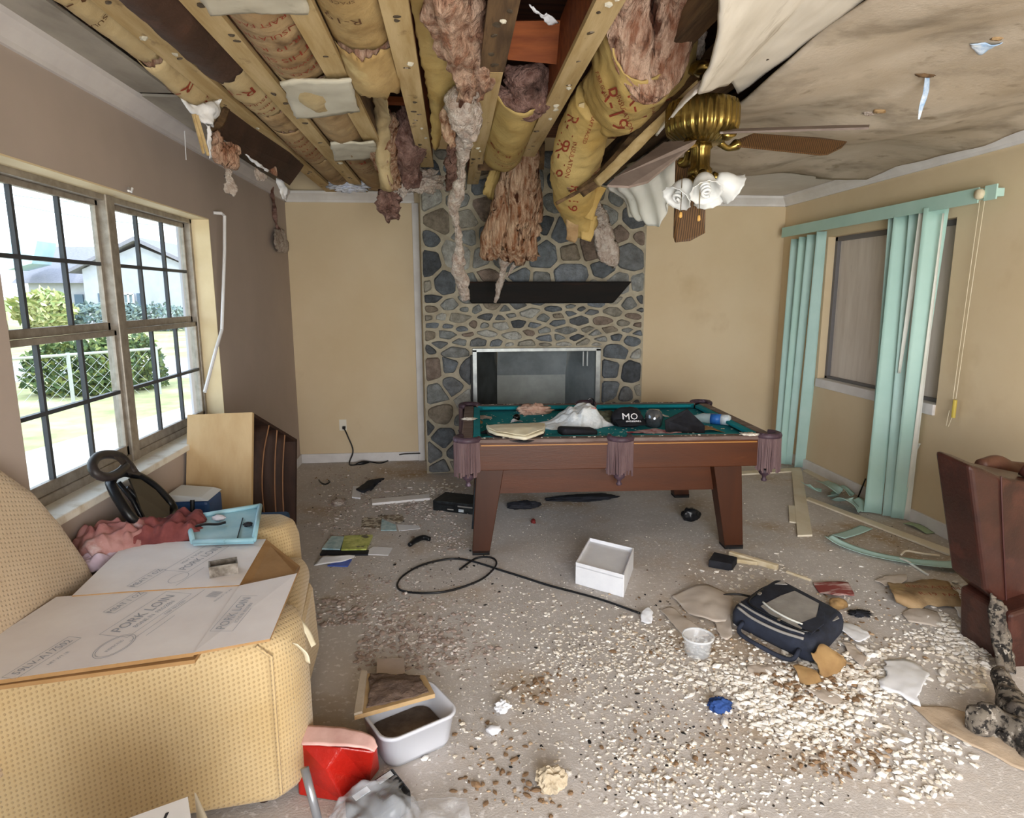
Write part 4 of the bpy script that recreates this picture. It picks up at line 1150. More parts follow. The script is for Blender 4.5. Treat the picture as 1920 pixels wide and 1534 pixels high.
# black plastic frame with hoop (pushchair hood shape) leaning under the sill
bf = empty('stroller', (-1.42, 3.3, .55), label='folded black plastic stroller frame with hooped handle leaning against the window sill', cat='stroller')
def fpt(px, py, dy=0): return ptx(px, py, -1.50+.10*(1-(min(max(py, 850), 980)-850)/130)*-1+.0+ .10*((py-850)/130)+dy)
out_ = [(207, 905), (214, 893), (232, 886), (252, 890), (280, 905), (303, 925), (322, 948), (326, 965), (310, 978), (285, 986), (262, 983), (245, 970), (228, 945), (214, 922)]
ring = [fpt(*p) for p in out_]+[fpt(*out_[0])]
put(MB().tube(cr(ring, 48), .022, 10).build('rim', m_blk_gl, smooth=True), bf)
inn = [(232, 905), (250, 900), (285, 922), (312, 952), (312, 968), (290, 976), (268, 972)]
put(MB().slab([fpt(p[0], p[1], .01) for p in [(240, 898), (262, 900), (290, 920), (316, 950), (316, 968), (296, 978), (272, 975), (262, 955), (252, 925)]], (0, .012, 0)).build('shell', m_blk_gl), bf)
for (a, b) in (((222, 905), (268, 975)), ((238, 915), (285, 972)), ((262, 905), (318, 955))):
    put(MB().tube([fpt(a[0], a[1], -.01), fpt((a[0]+b[0])/2+4, (a[1]+b[1])/2-2, -.02), fpt(b[0], b[1], -.01)], .011, 8).build('strut', m_blk_gl, smooth=True), bf)
hoop = [(250, 888), (238, 868), (222, 855), (200, 852), (182, 857), (173, 871), (178, 886), (192, 894), (210, 893), (226, 884), (236, 874)]
put(MB().tube(cr([fpt(p[0], p[1], .04) for p in hoop], 40), .020, 10).build('hoop', M('worn_black', '#3a3434', '#1a1819', scale=9, rough=.45), smooth=True), bf)
put(MB().slab([fpt(p[0], p[1], .05) for p in [(212, 856), (226, 850), (246, 868), (262, 892), (236, 886), (226, 870)]], (0, .015, 0)).build('hood', M('worn_hood', '#4a4340', '#2a2625', scale=9, rough=.7)), bf)
put(MB().lathe([(.001, 0), (.012, 0), (.012, .01), (.001, .012)], fpt(316, 953, -.03), 12, rot=Euler((PI/2, 0, 0))).build('rivet', M('chrome', '#d8dadd', rough=.2, metal=.8)), bf)

# ---------------------------------------------------------------- tilted cabinet shell
m_cabf = M('cabinet_face', '#c6ac84', '#b3966c', scale=2, rough=.55, stretch=(3, 3, .6), spots=('#96794f', 3, .62, .8))
m_cabi = M('cabinet_inside', '#3a251b', '#271812', scale=5, rough=.7, stretch=(4, 4, .4))
m_cabe = M('cabinet_edge', '#7a563d', '#8f6a4c', scale=9, rough=.7)
A = pty(345, 778, 3.92); B = pty(473, 773, 3.92); C2_ = pty(471, 962, 3.78); D = pty(338, 955, 3.78)
A.x = max(A.x, XL+.02); D.x = max(D.x, XL+.02)
E_ = pty(557, 824, 4.42)
ux = (B-A); dn = (C2_-B).normalized()
dpt = E_-B; dpt = dpt - ux.normalized()*dpt.dot(ux.normalized())*.0
Lz = B.z/abs(dn.z) - .02
cbn = empty('cabinet', ((A.x+B.x)/2, 4.0, 0), label='cabinet shell tipped on its side below the window, pale panel and dark shelves', cat='cabinet')
def cq(u, v, w): return A.lerp(B, u) + dpt*v + dn*(Lz*w)
def board(name, us, vs, ws, m):
    a = [cq(us[0], vs[0], ws[0]), cq(us[1], vs[0], ws[0]), cq(us[1], vs[1], ws[0]), cq(us[0], vs[1], ws[0])]
    b = [cq(us[0], vs[0], ws[1]), cq(us[1], vs[0], ws[1]), cq(us[1], vs[1], ws[1]), cq(us[0], vs[1], ws[1])]
    return put(MB().hexa(a, b).build(name, m), cbn)
board('front_panel', (0, 1), (0, .035), (0, .93), m_cabf)
board('back_panel', (0, 1), (.965, 1), (0, .80), m_cabi)
board('top_panel', (0, 1), (.035, .965), (0, .02), m_cabi)
board('bottom_panel', (0, 1), (.035, .965), (.60, .62), m_cabi)
board('inner_panel', (0, .04), (.035, .965), (.02, .60), m_cabi)
for i, v in enumerate((.34, .52, .70)):
    rows = []
    for w in (.02, .2, .4, .6):
        bow = -.10*math.sin(PI*(w-.02)/.58)*(1-.35*i) if i == 0 else -.05*math.sin(PI*w/.6)
        rows.append([cq(.06, v+bow-(.12*w if i == 0 else 0), w), cq(1.0, v+bow-(.12*w if i == 0 else 0), w)])
    put(sheet('shelf', rows, m_cabi, None, 6, 14, .008), cbn)
    put(MB().tube(cr([r[1] for r in rows], 14), .006, 6).build('shelf_edge', m_cabe), cbn)

# ---------------------------------------------------------------- curtain rod, hook, outlet with cable
rodm = M('white_rod', '#e6e6ea', rough=.4)
rp = [ptx(400, 399, XL+.006), ptx(415, 400, XL+.05), ptx(421, 405, XL+.055), ptx(421, 470, XL+.05), ptx(416, 618, XL+.04), ptx(405, 655, XL+.035), ptx(384, 735, XL+.02)]
tag(MB().tube([rp[0], rp[1], rp[2], rp[3], rp[4]]+[rp[5], rp[6]], .011, 8).build('curtain_rod', rodm), 'bent white curtain rod dangling down the wall at the window corner', 'curtain rod')
tag(MB().tube([ptx(241, 352, XL+.002), ptx(241, 358, XL+.035), ptx(246, 360, XL+.045), ptx(248, 353, XL+.045)], .006, 6).build('hook', rodm), 'small white hook on the left wall above the window', 'hook')
tag(MB().tube([ptx(346, 245, XL+.055), ptx(349, 300, XL+.05)], .003, 5).build('string', rodm), 'short white string hanging from the left crown moulding', 'string')
oc = pty(643, 797, YB-.004)
ot = empty('outlet', oc, label='cream wall outlet with black plug on the back wall', cat='outlet')
put(MB().bb(oc.x-.037, oc.x+.037, YB-.008, YB, oc.z-.058, oc.z+.058).build('cover_plate', M('cream_plastic', '#e8e3d6', rough=.4), bevel=.003), ot)
for dz in (.02, -.02): put(MB().bb(oc.x-.016, oc.x+.016, YB-.011, YB-.007, oc.z+dz-.014, oc.z+dz+.014).build('socket', MATS['cream_plastic'], bevel=.002), ot)
cbp = [pty(645, 803, YB-.03), pty(652, 818, YB-.05), pty(662, 845, YB-.06), ptz(655, 868, .01), ptz(662, 872, .008), ptz(690, 866, .008), ptz(715, 868, .008), ptz(740, 858, .008)]
pc_ = empty('power_cable', cbp[3], label='black plugged-in power cable trailing along the back baseboard', cat='cable')
put(MB().tube(cr(cbp+[pty(752, 852, YB-.03), pty(788, 850, YB-.03)], 60), .007, 6).build('cord', m_blk_gl, smooth=True), pc_)
put(MB().box(pty(645, 802, YB-.025), (.03, .035, .03)).build('plug', m_blk_gl, bevel=.004), pc_)
put(roll('inline_adapter', [ptz(668, 870, .012), ptz(680, 868, .014), ptz(692, 866, .012)], [.008, .022, .008], m_blk_gl, None, 10, 12, .001), pc_)
# ================================================================ ceiling: joists, insulation batts, wreckage
m_joist = M('joist_wood', '#c9b186', '#ae9363', scale=4, rough=.85, stretch=(5, .5, 5), spots=('#5c4327', 5, .62, .76, (2, 1, 2)), bump=.2, bscale=40)
m_joist_d = M('joist_wood_dark', '#54402e', '#7a6043', scale=4, rough=.85, stretch=(5, .5, 5), spots=('#2b1d14', 3, .5, .7), bump=.2, bscale=40)
m_redwood = M('roof_timber', '#8a4a22', '#6d3517', scale=4, rough=.75, stretch=(.6, 5, 5), bump=.15, bscale=40)
m_nail = M('nail_steel', '#4d4338', '#6a5e50', scale=30, rough=.4, metal=.4)
m_kraft = M('kraft_facing', '#b99f70', '#a08354', scale=3, rough=.75, bump=.35, bscale=16, bdist=.02, spots=('#7a5c38', 3.2, .60, .78), spots2=('#d8c795', 2.4, .6, .74))
m_kraft_l = M('kraft_facing_light', '#c8b48c', '#b19a72', scale=3, rough=.75, bump=.35, bscale=16, bdist=.02, spots=('#7c5f3e', 2.6, .60, .78), spots2=('#9a7a52', 5, .60, .74))
m_kraft_o = M('kraft_facing_rusty', '#af9672', '#977a56', scale=4, rough=.75, bump=.35, bscale=16, bdist=.02, spots=('#50351f', 3.6, .56, .74), spots2=('#ceb27c', 3, .62, .76))
m_kraft_d = M('kraft_facing_sodden', '#4b352b', '#38271f', scale=4, rough=.7, bump=.3, bscale=16, bdist=.02, spots=('#6d4638', 3, .58, .76))
m_kraft_y = M('kraft_facing_yellow', '#bfa76e', '#a98c50', scale=2.4, rough=.7, bump=.4, bscale=14, bdist=.02, spots=('#7d6235', 3.2, .62, .80), spots2=('#9a6a3c', 6.5, .64, .74))
m_pink = M('pink_fibreglass', '#a06f56', '#dfbda6', scale=26, rough=1, bump=1, bscale=55, bdist=.05, ramp=(.36, .62), spots=('#5a3424', 16, .58, .68), bstretch=(1, .5, .35), stretch=(1, .45, .3))  # dark spots paint the shade of fibre crevices into the colour
m_orange = M('aged_fibreglass', '#9a6240', '#e6c4a6', scale=24, rough=1, bump=1, bscale=60, bdist=.05, ramp=(.36, .63), spots=('#4f2813', 15, .57, .67), bstretch=(1.4, 1.4, .22), stretch=(1.4, 1.4, .25))  # stretched dark streaks put crevice shade into the slab colour
m_mauve = M('dirty_fibreglass', '#6a463c', '#b8948a', scale=20, rough=1, bump=1, bscale=55, bdist=.05, ramp=(.3, .68), spots=('#2f1b15', 6, .54, .7))
m_fluff = M('pale_fluff', '#e6dcd4', '#bba598', scale=26, rough=1, bump=1, bscale=60, bdist=.04, spots=('#97756a', 8, .62, .76))
m_redink = M('red_print', '#96402a', '#7b3020', scale=30, rough=.8)
m_darkink = M('brown_print', '#5d4028', rough=.8)
m_dry = M('drywall_paper', '#cfcabb', '#bbb4a3', scale=3, rough=.9, spots=('#8d8570', 5, .62, .76))
JZ = H
m_flap = M('ceiling_paper', '#d2ccc2', '#bdb6aa', scale=2.2, rough=.85, stretch=(3, .5, 3), spots=('#93897a', 3, .62, .78, (3, .5, 3)))
JX = [-1.15, -.855, -.51, -.185, .19, .55, .95, 1.36, 1.80, 2.25, 2.70, 3.15]
jnames = ['first', 'second', 'third', 'fourth', 'fifth', 'sixth']
def nail_mesh():
    mb = MB().lathe([(.001, -.022), (.004, -.022), (.004, -.004), (.012, -.004), (.012, 0), (.001, .001)], (0, 0, 0), 8, rot=Euler((PI, 0, 0)))
    me = bpy.data.meshes.new('nail'); me.from_pydata(mb.v, [], mb.f); me.materials.append(m_nail); return me
NM = nail_mesh()
gypm = None
def chunk_mesh(name, seed, s=(.012, .009, .006), m=None):
    bm = bmesh.new(); bmesh.ops.create_icosphere(bm, subdivisions=1, radius=1); rn = random.Random(seed)
    for v in bm.verts:
        k = rn.uniform(.6, 1.25); v.co = Vector((v.co.x*s[0]*k, v.co.y*s[1]*k, v.co.z*s[2]*k))
    me = bpy.data.meshes.new(name); bm.to_mesh(me); bm.free()
    if m: me.materials.append(m)
    return me
SCRAP = [chunk_mesh('gypsum_scrap', i, (.014, .012, .007), m_dry) for i in range(3)]
rnd = random.Random(5)
for i, x in enumerate(JX):
    y1 = {3: 5.30, 5: 4.85}.get(i, 6.05 if -.3 < x < 1.85 else YB)
    y0 = ROOMF
    jr = empty('ceiling_joist', (x, y0, JZ), label=('open ceiling joist studded with nails, %s from the left window wall' % jnames[i]) if i < 6 else ('hidden ceiling joist above the stained board, %s from the fan' % ['first', 'second', 'third', 'fourth', 'fifth', 'sixth'][i-6]), cat='joist', group='open ceiling joists')
    dark = i in (4,)
    if i > 5:
        for kq_ in ('label', 'category', 'group'): del jr[kq_]
        jr['kind'] = 'structure'
    put(MB().bb(x-.045, x+.045, y0, y1, JZ+.012, JZ+.24).build('beam', m_redwood if i in (3, 4, 5) else m_joist_d), jr)
    if i < 6:
        yn = 3.1 if i == 4 else y0
        put(MB().bb(x-.05, x+.05, yn, y1, JZ-.012, JZ+.012).build('furring_strip', m_joist), jr)
        if i == 4: put(MB().bb(x-.055, x+.055, y0, 3.1, JZ-.01, JZ+.012).build('furring_strip', m_joist_d), jr)
        for k in range(13 if i < 3 else 17):
            y = rnd.uniform(2.1, y1-.1)
            n_ = bpy.data.objects.new('nail' if rnd.random() < .7 else 'gypsum_scrap', NM)
            if n_.name.startswith('gyp'): n_.data = SCRAP[k % 3]
            COL.objects.link(n_); n_.parent = jr; n_.location = (rnd.uniform(-.03, .03), y-y0, -.013); n_.rotation_euler = (rnd.uniform(-.4, .4), rnd.uniform(-.4, .4), rnd.random()*6)
            sc_ = rnd.uniform(.8, 1.7); n_.scale = (sc_, sc_, sc_)

def batt(x0, x1, y0, y1, m, sag, label, seed, fib=m_pink, prints=(), zt=.03, tilt=0, rag=.02, blockh=.10):
    """one kraft-faced insulation batt wedged between two joists, belly down"""
    xc, hw = (x0+x1)/2, (x1-x0)/2
    def zf(u, t):
        e = .35+.65*min(1, min(t, 1-t)*5+.15)
        return JZ+zt-sag*(1-abs(u)**2.2)*(.85+.3*math.sin(t*PI))-tilt*t
    r = empty('insulation_batt', (xc, (y0+y1)/2, JZ), label=label, cat='insulation', group='kraft insulation batts between the joists')
    g = []
    nu, nv = 22, max(12, int((y1-y0)*30))
    for i in range(nv):
        row = []
        for j in range(nu):
            u = -1+2*j/(nu-1); t = i/(nv-1)
            p = Vector((xc+u*hw, y0+(y1-y0)*t, zf(u, t)))
            p.z += .008*fbm(p, 9, seed)*(1-abs(u)**4)+.006*math.sin(p.y*26+seed+3*noise.noise(p*6))*(1-u*u)*.5
            if i in (0, nv-1): p.y += rag*noise.noise(Vector((u*4, seed, i)))*2
            row.append(p)
        g.append(row)
    put(grid('kraft_facing', g, m, None, .003), r)
    # fibre body above the facing
    g2 = [[Vector((xc+(-.94+1.88*j/9)*hw, y0+.015+(y1-y0-.03)*i/9, zf(-.94+1.88*j/9, i/9)+.012+blockh*(.55+.45*math.sin(PI*j/9)))) for j in range(10)] for i in range(10)]
    mb = MB()
    for i in range(10):
        for j in range(10): mb.v.append(tuple(g2[i][j]+Vector((0, 0, .01*fbm(g2[i][j], 12, seed)))))
    for i in range(10):
        for j in range(10):
            q = g2[i][j]; mb.v.append((q.x, q.y, zf(-.94+1.88*j/9, i/9)+.006))
    for i in range(9):
        for j in range(9):
            a = i*10+j; mb.f += [(a, a+1, a+11, a+10), (100+a, 100+a+10, 100+a+11, 100+a+1)]
    for k in range(9):
        mb.f += [(k, 100+k, 101+k, k+1), (90+k, 91+k, 191+k, 190+k), (k*10, (k+1)*10, 100+(k+1)*10, 100+k*10), (k*10+9, 109+k*10, 119+k*10, (k+1)*10+9)]
    mb.mi = [0]*len(mb.f)
    put(mb.build('fibre_body', fib, None, smooth=True), r)
    if prints:
        for (s, size, cx_, cy_, rotq) in prints:
            pm = MB()
            def fn(u, v):
                if rotq: u, v = v, -u
                x = xc-(cx_*hw)+u*-1.0; y = y0+(y1-y0)*cy_+v
                x = min(max(x, x0+.004), x1-.004); y = min(max(y, y0+.006), y1-.006)
                uu, tt = (x-xc)/hw, (y-y0)/(y1-y0)
                return Vector((x, y, zf(uu, tt)-.013))
            lettering(pm, s, size, fn)
            put(pm.build('print', m_redink if seed % 3 else m_darkink), r)
    return r
def bay(i): return JX[i]+.048, JX[i+1]-.048
P_A = (('R-19', .10, .2, .30, 0), ('INSULATION', .040, 0, .55, 0), ('FIBER GLASS', .034, 0, .68, 0), ('R-19', .05, -.3, .82, 0))
P_B = (('KRAFT FACED', .042, 0, .15, 0), ('INSULATION', .046, 0, .27, 0), ('R-19  R-19', .05, 0, .40, 0), ('THIS SIDE', .06, 0, .54, 0), ('TOWARD LIVING', .034, 0, .66, 0), ('SPACE  R-19', .046, 0, .78, 0))
P_C = (('WARNING', .05, 0, .35, 0), ('KEEP AWAY FROM', .022, 0, .5, 0), ('OPEN FLAME', .03, 0, .62, 0))
b0, b1 = -1.335, JX[0]-.045
batt(b0, b1, 1.5, 3.05, m_kraft_l, .06, 'cream batt with a red smear next to the left ceiling strip, nearest', 3, prints=(('R-19', .09, 0, .62, 0), ('INSULATION', .03, 0, .72, 0)))
batt(b0, b1, 3.08, 3.95, m_kraft_l, .075, 'cream batt with a dark hole next to the left ceiling strip, farther', 4, prints=P_A, tilt=.02)
a, b = bay(0)
batt(a, b, 1.2, 3.18, m_kraft_d, .08, 'dark brown sodden batt between the first and second joists', 5, fib=m_mauve, tilt=.02)
batt(a, b, 3.2, 3.86, m_kraft_l, .06, 'cream batt with small red print behind the dark sodden batt', 7, prints=P_A)
batt(a, b, 3.9, 4.25, m_kraft_o, .045, 'short torn rusty batt beyond the cream batt of the same bay', 8, rag=.05)
batt(a, b, 4.28, 5.15, m_kraft_o, .06, 'rusty batt with bold red print in the bay beside the dark chute', 10, prints=P_B)
batt(a, b, 5.18, 6.3, m_kraft_o, .05, 'rusty batt at the far end of the bay by the crown corner', 11)
a, b = bay(1)
batt(a, b, 1.2, 2.42, m_kraft_l, .05, 'pale batt behind the torn white board at the top edge', 13)
batt(a, b, 2.45, 3.26, m_kraft_o, .065, 'rust-stained batt printed red between the two white board scraps', 14, prints=P_B)
batt(a, b, 3.28, 3.72, m_kraft_l, .075, 'short cream batt just in front of the large white board scrap', 16)
batt(a, b, 3.75, 4.75, m_kraft_o, .06, 'rusty batt half hidden by the large white board scrap', 17)
batt(a, b, 4.78, 5.5, m_kraft_o, .065, 'brown batt between the large and small white board scraps', 19, prints=P_A)
batt(a, b, 5.55, 6.5, m_kraft_o, .05, 'brown batt behind the small white board scrap near the back wall', 20)
a, b = bay(2)
batt(a, b, 1.2, 2.85, m_kraft, .06, 'tan batt with lines of brown print above the torn brown hole', 21, prints=(('INSTALL FACING', .03, 0, .62, 0), ('TOWARD LIVING', .03, 0, .66, 0), ('SPACE', .03, 0, .70, 0), ('R-19', .07, .2, .80, 0)))
batt(a, b, 2.9, 3.3, m_kraft, .07, 'short buckled tan batt folding down above the brown hole', 23, rag=.06, tilt=.05)
a, b = bay(4)
batt(a, b, 3.55, 4.9, m_kraft_y, .10, 'yellow printed batt curling down behind the mauve fibre roll', 25, fib=m_mauve, prints=(('||||  R-19', .07, 0, .55, 0), ('INSULATION', .03, 0, .65, 0), ('FACED', .05, 0, .76, 0)), tilt=.06)
# ---------------------------------------------------------------- ceiling boards still in place
tag(MB().bb(XL, -1.36, ROOMF, 3.55, JZ-.004, JZ+.012).build('ceiling_board', m_plaster_grey), 'mouldy grey ceiling strip along the left crown, nearer length', 'ceiling board')
tag(MB().slab([(XL+.01, 3.58, JZ-.012), (-1.37, 3.62, JZ-.004), (-1.33, 4.75, JZ-.0), (XL+.01, 4.9, JZ-.03)], (0, 0, .013)).build('ceiling_board', m_plaster_grey), 'loose grey ceiling strip along the left crown, farther length', 'ceiling board')
tag(MB().slab([(1.97, 5.2, JZ), (XR, 5.0, JZ), (XR, YB, JZ), (1.90, YB, JZ), (1.9, 5.3, JZ)], (0, 0, .014)).build('ceiling_board', m_white_ceiling), 'clean white ceiling board left in the far right corner', 'ceiling board')
# stained sagging board, right
def zsag(x, y):
    s = .035*math.sin(x*5.2+y*1.3)+.028*math.sin(y*4.4-x*1.9)+.02*noise.noise(Vector((x*3, y*3, 2)))
    return JZ-.045+s*.8
g = []
nu, nv = 70, 80
for i in range(nv):
    row = []
    for j in range(nu):
        t = j/(nu-1); y = ROOMF+(5.16-ROOMF)*i/(nv-1)
        x0, x1 = 1.36, 3.30
        x = x0+(x1-x0)*t
        if i == nv-1: y += .03*noise.noise(Vector((x*9, 3, 0)))+(.05 if x > 2.9 else 0)-.1*(t**3)
        if j == nu-1: x += .025*noise.noise(Vector((y*6, 1, 0)))
        row.append(Vector((x, y, zsag(x, y))))
    g.append(row)
tag(grid('ceiling_board', g, m_plaster, None, .013), 'large stained ceiling board sagging above the fan and blinds', 'ceiling board')
tag(MB().bb(3.315, 3.38, 1.2, 5.2, JZ-.012, JZ+.012).build('furring_strip', m_joist_d), 'dark wood strip exposed between the stained board and right crown', 'wood strip')
tag(MB().slab([(3.30, 4.98, JZ-.05), (3.335, 4.97, JZ-.03), (3.325, 3.9, JZ-.03), (3.30, 3.9, JZ-.055)], (0, 0, .02)).build('furring_strip', m_joist), 'pale splintered strip along the right edge of the stained board', 'wood strip')
# joint seam on the stained board and dark cracks
sm = MB()
for i in range(40):
    y0_, y1_ = ROOMF+i*.155, ROOMF+(i+1)*.155
    if y1_ > 4.2: break
    sm.add([(1.60, y0_, zsag(1.6, y0_)-.004), (1.607, y0_, zsag(1.607, y0_)-.004), (1.607, y1_, zsag(1.607, y1_)-.004), (1.60, y1_, zsag(1.6, y1_)-.004)], [(0, 1, 2, 3)])
def onboard(px, py, d=.004):
    p = ptz(px, py, JZ-.04)
    return Vector((p.x, p.y, zsag(p.x, p.y)-d))
m_crack = M('crack_dark', '#3a2c20', rough=1)
for (pts, lb) in (([(1626, 105), (1640, 103), (1652, 104), (1667, 101)], 'short dark crack in the stained ceiling board, left one of two'), ([(1702, 103), (1718, 107), (1735, 107), (1755, 109)], 'short dark crack in the stained ceiling board, nearer the blue paper')):
    cp_ = [onboard(*p) for p in pts]
    tag(sheet('crack', [[p+Vector((0, -.006-.004*(k % 2), .003)) for k, p in enumerate(cp_)], [p+Vector((0, .006+.004*(k % 2), .003)) for k, p in enumerate(cp_)]], m_crack, None, 16, 3, .002, linear=True), lb, 'crack')
m_bluep = M('blue_white_paper', '#8fb0d6', '#dfe6ee', scale=26, rough=.6)
q = onboard(1737, 150)
tag(sheet('paper_strip', [[q+Vector((-.012, 0, 0)), q+Vector((.012, 0, 0))], [q+Vector((-.016, -.01, -.06)), q+Vector((.01, -.01, -.06))], [q+Vector((-.028, -.01, -.13)), q+Vector((-.006, -.01, -.13))], [q+Vector((-.022, .0, -.19)), q+Vector((-.014, 0, -.19))]], m_bluep, None, 6, 16, .002, .004, 20), 'narrow blue and white paper strip dangling from the stained board', 'paper')
q = onboard(1735, 147, .012)
tag(blob('wood_splinter', q, (.05, .014, .012), m_joist_d, None, 3, .4, 3, 4), 'brown splinter at the top of the dangling blue strip', 'splinter')
q = onboard(1850, 95, .02)
tag(sheet('paper_scrap', [[q+Vector((-.07, 0, .015)), q+Vector((.0, -.03, 0)), q+Vector((.05, -.03, .015))], [q+Vector((-.05, .03, .01)), q+Vector((0, .03, -.02)), q+Vector((.05, .02, .012))]], m_bluep, None, 12, 8, .003, .012, 20, .02), 'torn bluish paper scrap stuck on the stained board near the right edge', 'paper')
for (px, py, s, lb) in ((1632, 200, .03, 'white plaster crumb stuck to the stained ceiling board'), (1650, 195, .032, 'brown plaster crumb beside the white one on the stained board'), (1868, 84, .022, 'pale crumb beside the bluish paper on the stained board')):
    q = onboard(px, py, .012)
    tag(blob('plaster_crumb', q, (s, s*.7, s*.4), m_fluff if 'white' in lb[:6] else m_kraft_o, None, 3, .5, 3, int(px)), lb, 'plaster')
for (px, py) in ((1456, 35), (1438, 97), (1469, 147), (1607, 147), (1635, 40), (1790, 42), (1867, 143), (1717, 205), (1512, 192), (1598, 288)):
    q = onboard(px, py, .002)
    tag(MB().lathe([(.001, -.004), (.011, -.004), (.012, .003), (.001, .004)], q, 8).build('nail_head', m_crack), 'dark nail head popped through the stained ceiling board', 'nail', 'nail heads in the stained board')
# white folded flap hanging off the board's edge
hz = [ptz(1600, -60, JZ-.03), ptz(1563, 8, JZ-.03), ptz(1470, 92, JZ-.04), ptz(1378, 172, JZ-.05)]
for p in hz: p.x = max(p.x, 1.36)
lo = [ptz(1350, -90, 2.50), ptz(1347, 0, 2.48), ptz(1338, 90, 2.47), ptz(1308, 172, 2.46)]
mid = [hz[k].lerp(lo[k], .45)+Vector((.03, 0, .05)) for k in range(4)]
mid2 = [hz[k].lerp(lo[k], .5)+Vector((.02, 0, .035)) for k in range(4)]
tag(sheet('ceiling_flap', [hz, mid, mid2, lo], m_flap, None, 30, 26, .012, .006, 6, .01, 8, 4), 'long white board flap folding down beside the collapsed batts, ahead of the fan', 'ceiling board')
lo2 = [ptz(1306, 176, 2.47), ptz(1275, 205, 2.47), ptz(1232, 256, 2.44)]
hi2 = [p+Vector((.03, .02, .05)) for p in lo2]
tag(sheet('board_strip', [lo2, hi2], m_white_ceiling, None, 16, 4, .01, .003, 9, .004), 'narrow white board strip touching the brass fan motor', 'ceiling board')
# white board scraps left under the joists
def scrap(pix, z, label, m=m_dry, th=.012, seed=1, rag=.012):
    q = [ptz(p[0], p[1], z) for p in pix]
    return tag(sheet('board_scrap', [[q[0], q[1]], [q[3], q[2]]], m, None, 18, 14, th, .01, 7, rag, 14, seed), label, 'ceiling board')
scrap([(523, 150), (658, 146), (674, 206), (556, 219)], JZ-.035, 'largest white board scrap nailed under the left joists', seed=2)
scrap([(619, 266), (702, 262), (712, 294), (628, 300)], JZ-.03, 'small white board scrap under the joists, farther back', seed=3)
scrap([(360, -30), (575, -30), (578, 20), (392, 24)], JZ-.035, 'white board scrap under the joists cut off by the top edge', seed=4)
# ---------------------------------------------------------------- chute and torn mess above the window
tag(MB().slab([pty(423, 192, 3.75), pty(565, 318, 5.2), pty(543, 348, 5.15), pty(397, 246, 3.7)], (.02, .0, .03)).build('fallen_board', m_kraft_d), 'dark brown board hanging edgewise above the window corner', 'board')
tag(sheet('board_end', [[pty(423, 192, 3.74), pty(431, 196, 3.8)], [pty(394, 245, 3.68), pty(414, 240, 3.76)]], m_joist_d, None, 6, 8, .01, .006, 20, .01), 'splintered pale end of the dark hanging board', 'board')
m_tornw = M('torn_white_membrane', '#f0f0f4', '#d5d8e0', scale=12, rough=.6)
tag(sheet('white_membrane', [[pty(341, 188, 3.45), pty(372, 194, 3.5), pty(414, 182, 3.62)], [pty(352, 205, 3.45), pty(385, 214, 3.5), pty(410, 205, 3.62)], [pty(380, 232, 3.5), pty(395, 236, 3.52), pty(400, 232, 3.6)]], m_tornw, None, 22, 16, .004, .03, 12, .03, 18, 3), 'torn bright white membrane at the hole over the window', 'membrane')
tag(sheet('white_membrane', [[pty(384, 230, 3.5), pty(396, 236, 3.52)], [pty(390, 262, 3.52), pty(397, 262, 3.54)], [pty(392, 295, 3.54), pty(398, 292, 3.56)]], m_tornw, None, 6, 18, .004, .02, 16, .015, 18, 5), 'thin white membrane strip dropping below the hole', 'membrane')
for (p0, p1, lb) in (((364, 214), (382, 288), 'split wooden lath poking down from the hole, left one'), ((368, 216), (391, 292), 'split wooden lath poking down from the hole, right one')):
    tag(MB().tube([pty(p0[0], p0[1], 3.45), pty(p1[0], p1[1], 3.5)], [.012, .007], 5).build('lath', m_joist), lb, 'lath')
tag(sheet('insulation_flap', [[pty(396, 245, 3.6), pty(445, 280, 3.8)], [pty(396, 280, 3.6), pty(440, 300, 3.8)], [pty(398, 300, 3.62), pty(436, 312, 3.8)]], m_pink, None, 22, 16, .03, .03, 10, .03, 14, 6), 'pink insulation flap drooping from the dark board above the window', 'insulation')
tag(sheet('plaster_strip', [[pty(420, 300, 3.78), pty(434, 302, 3.8)], [pty(422, 330, 3.78), pty(432, 332, 3.8)], [pty(420, 355, 3.78), pty(446, 356, 3.8)], [pty(432, 366, 3.79), pty(436, 366, 3.8)]], m_fluff, None, 12, 18, .012, .012, 16, .012, 22, 8), 'pale paper tongue hanging below the pink flap on the window wall', 'paper')
tag(sheet('insulation_flap', [[pty(500, 260, 4.6), pty(506, 262, 4.62)], [pty(486, 290, 4.6), pty(512, 295, 4.7)], [pty(484, 310, 4.6), pty(516, 330, 4.75)]], m_pink, None, 18, 14, .02, .02, 12, .02, 16, 9), 'small pink triangle of insulation on the dark hanging board', 'insulation')
tag(sheet('white_membrane', [[pty(460, 290, 4.2), pty(466, 292, 4.2)], [pty(480, 308, 4.3), pty(484, 304, 4.3)], [pty(500, 322, 4.5), pty(502, 318, 4.5)]], m_tornw, None, 6, 16, .006, .02, 14, .01, 20, 11), 'bright white membrane sliver along the lower edge of the dark board', 'membrane')
tag(sheet('membrane_rag', [[pty(475, 312, 4.35), pty(500, 330, 4.4)], [pty(474, 325, 4.35), pty(495, 338, 4.4)], [pty(480, 338, 4.35), pty(488, 340, 4.4)]], m_fluff, None, 12, 10, .006, .02, 18, .02, 24, 12), 'grey torn rag under the dark board above the window', 'rag')
tag(sheet('white_membrane', [[pty(518, 335, 5.0), pty(534, 340, 5.05)], [pty(522, 355, 5.0), pty(538, 358, 5.05)], [pty(530, 374, 5.0), pty(535, 376, 5.05)]], m_tornw, None, 10, 14, .004, .02, 18, .015, 24, 14), 'small icy white rag at the top of the far left corner', 'membrane')
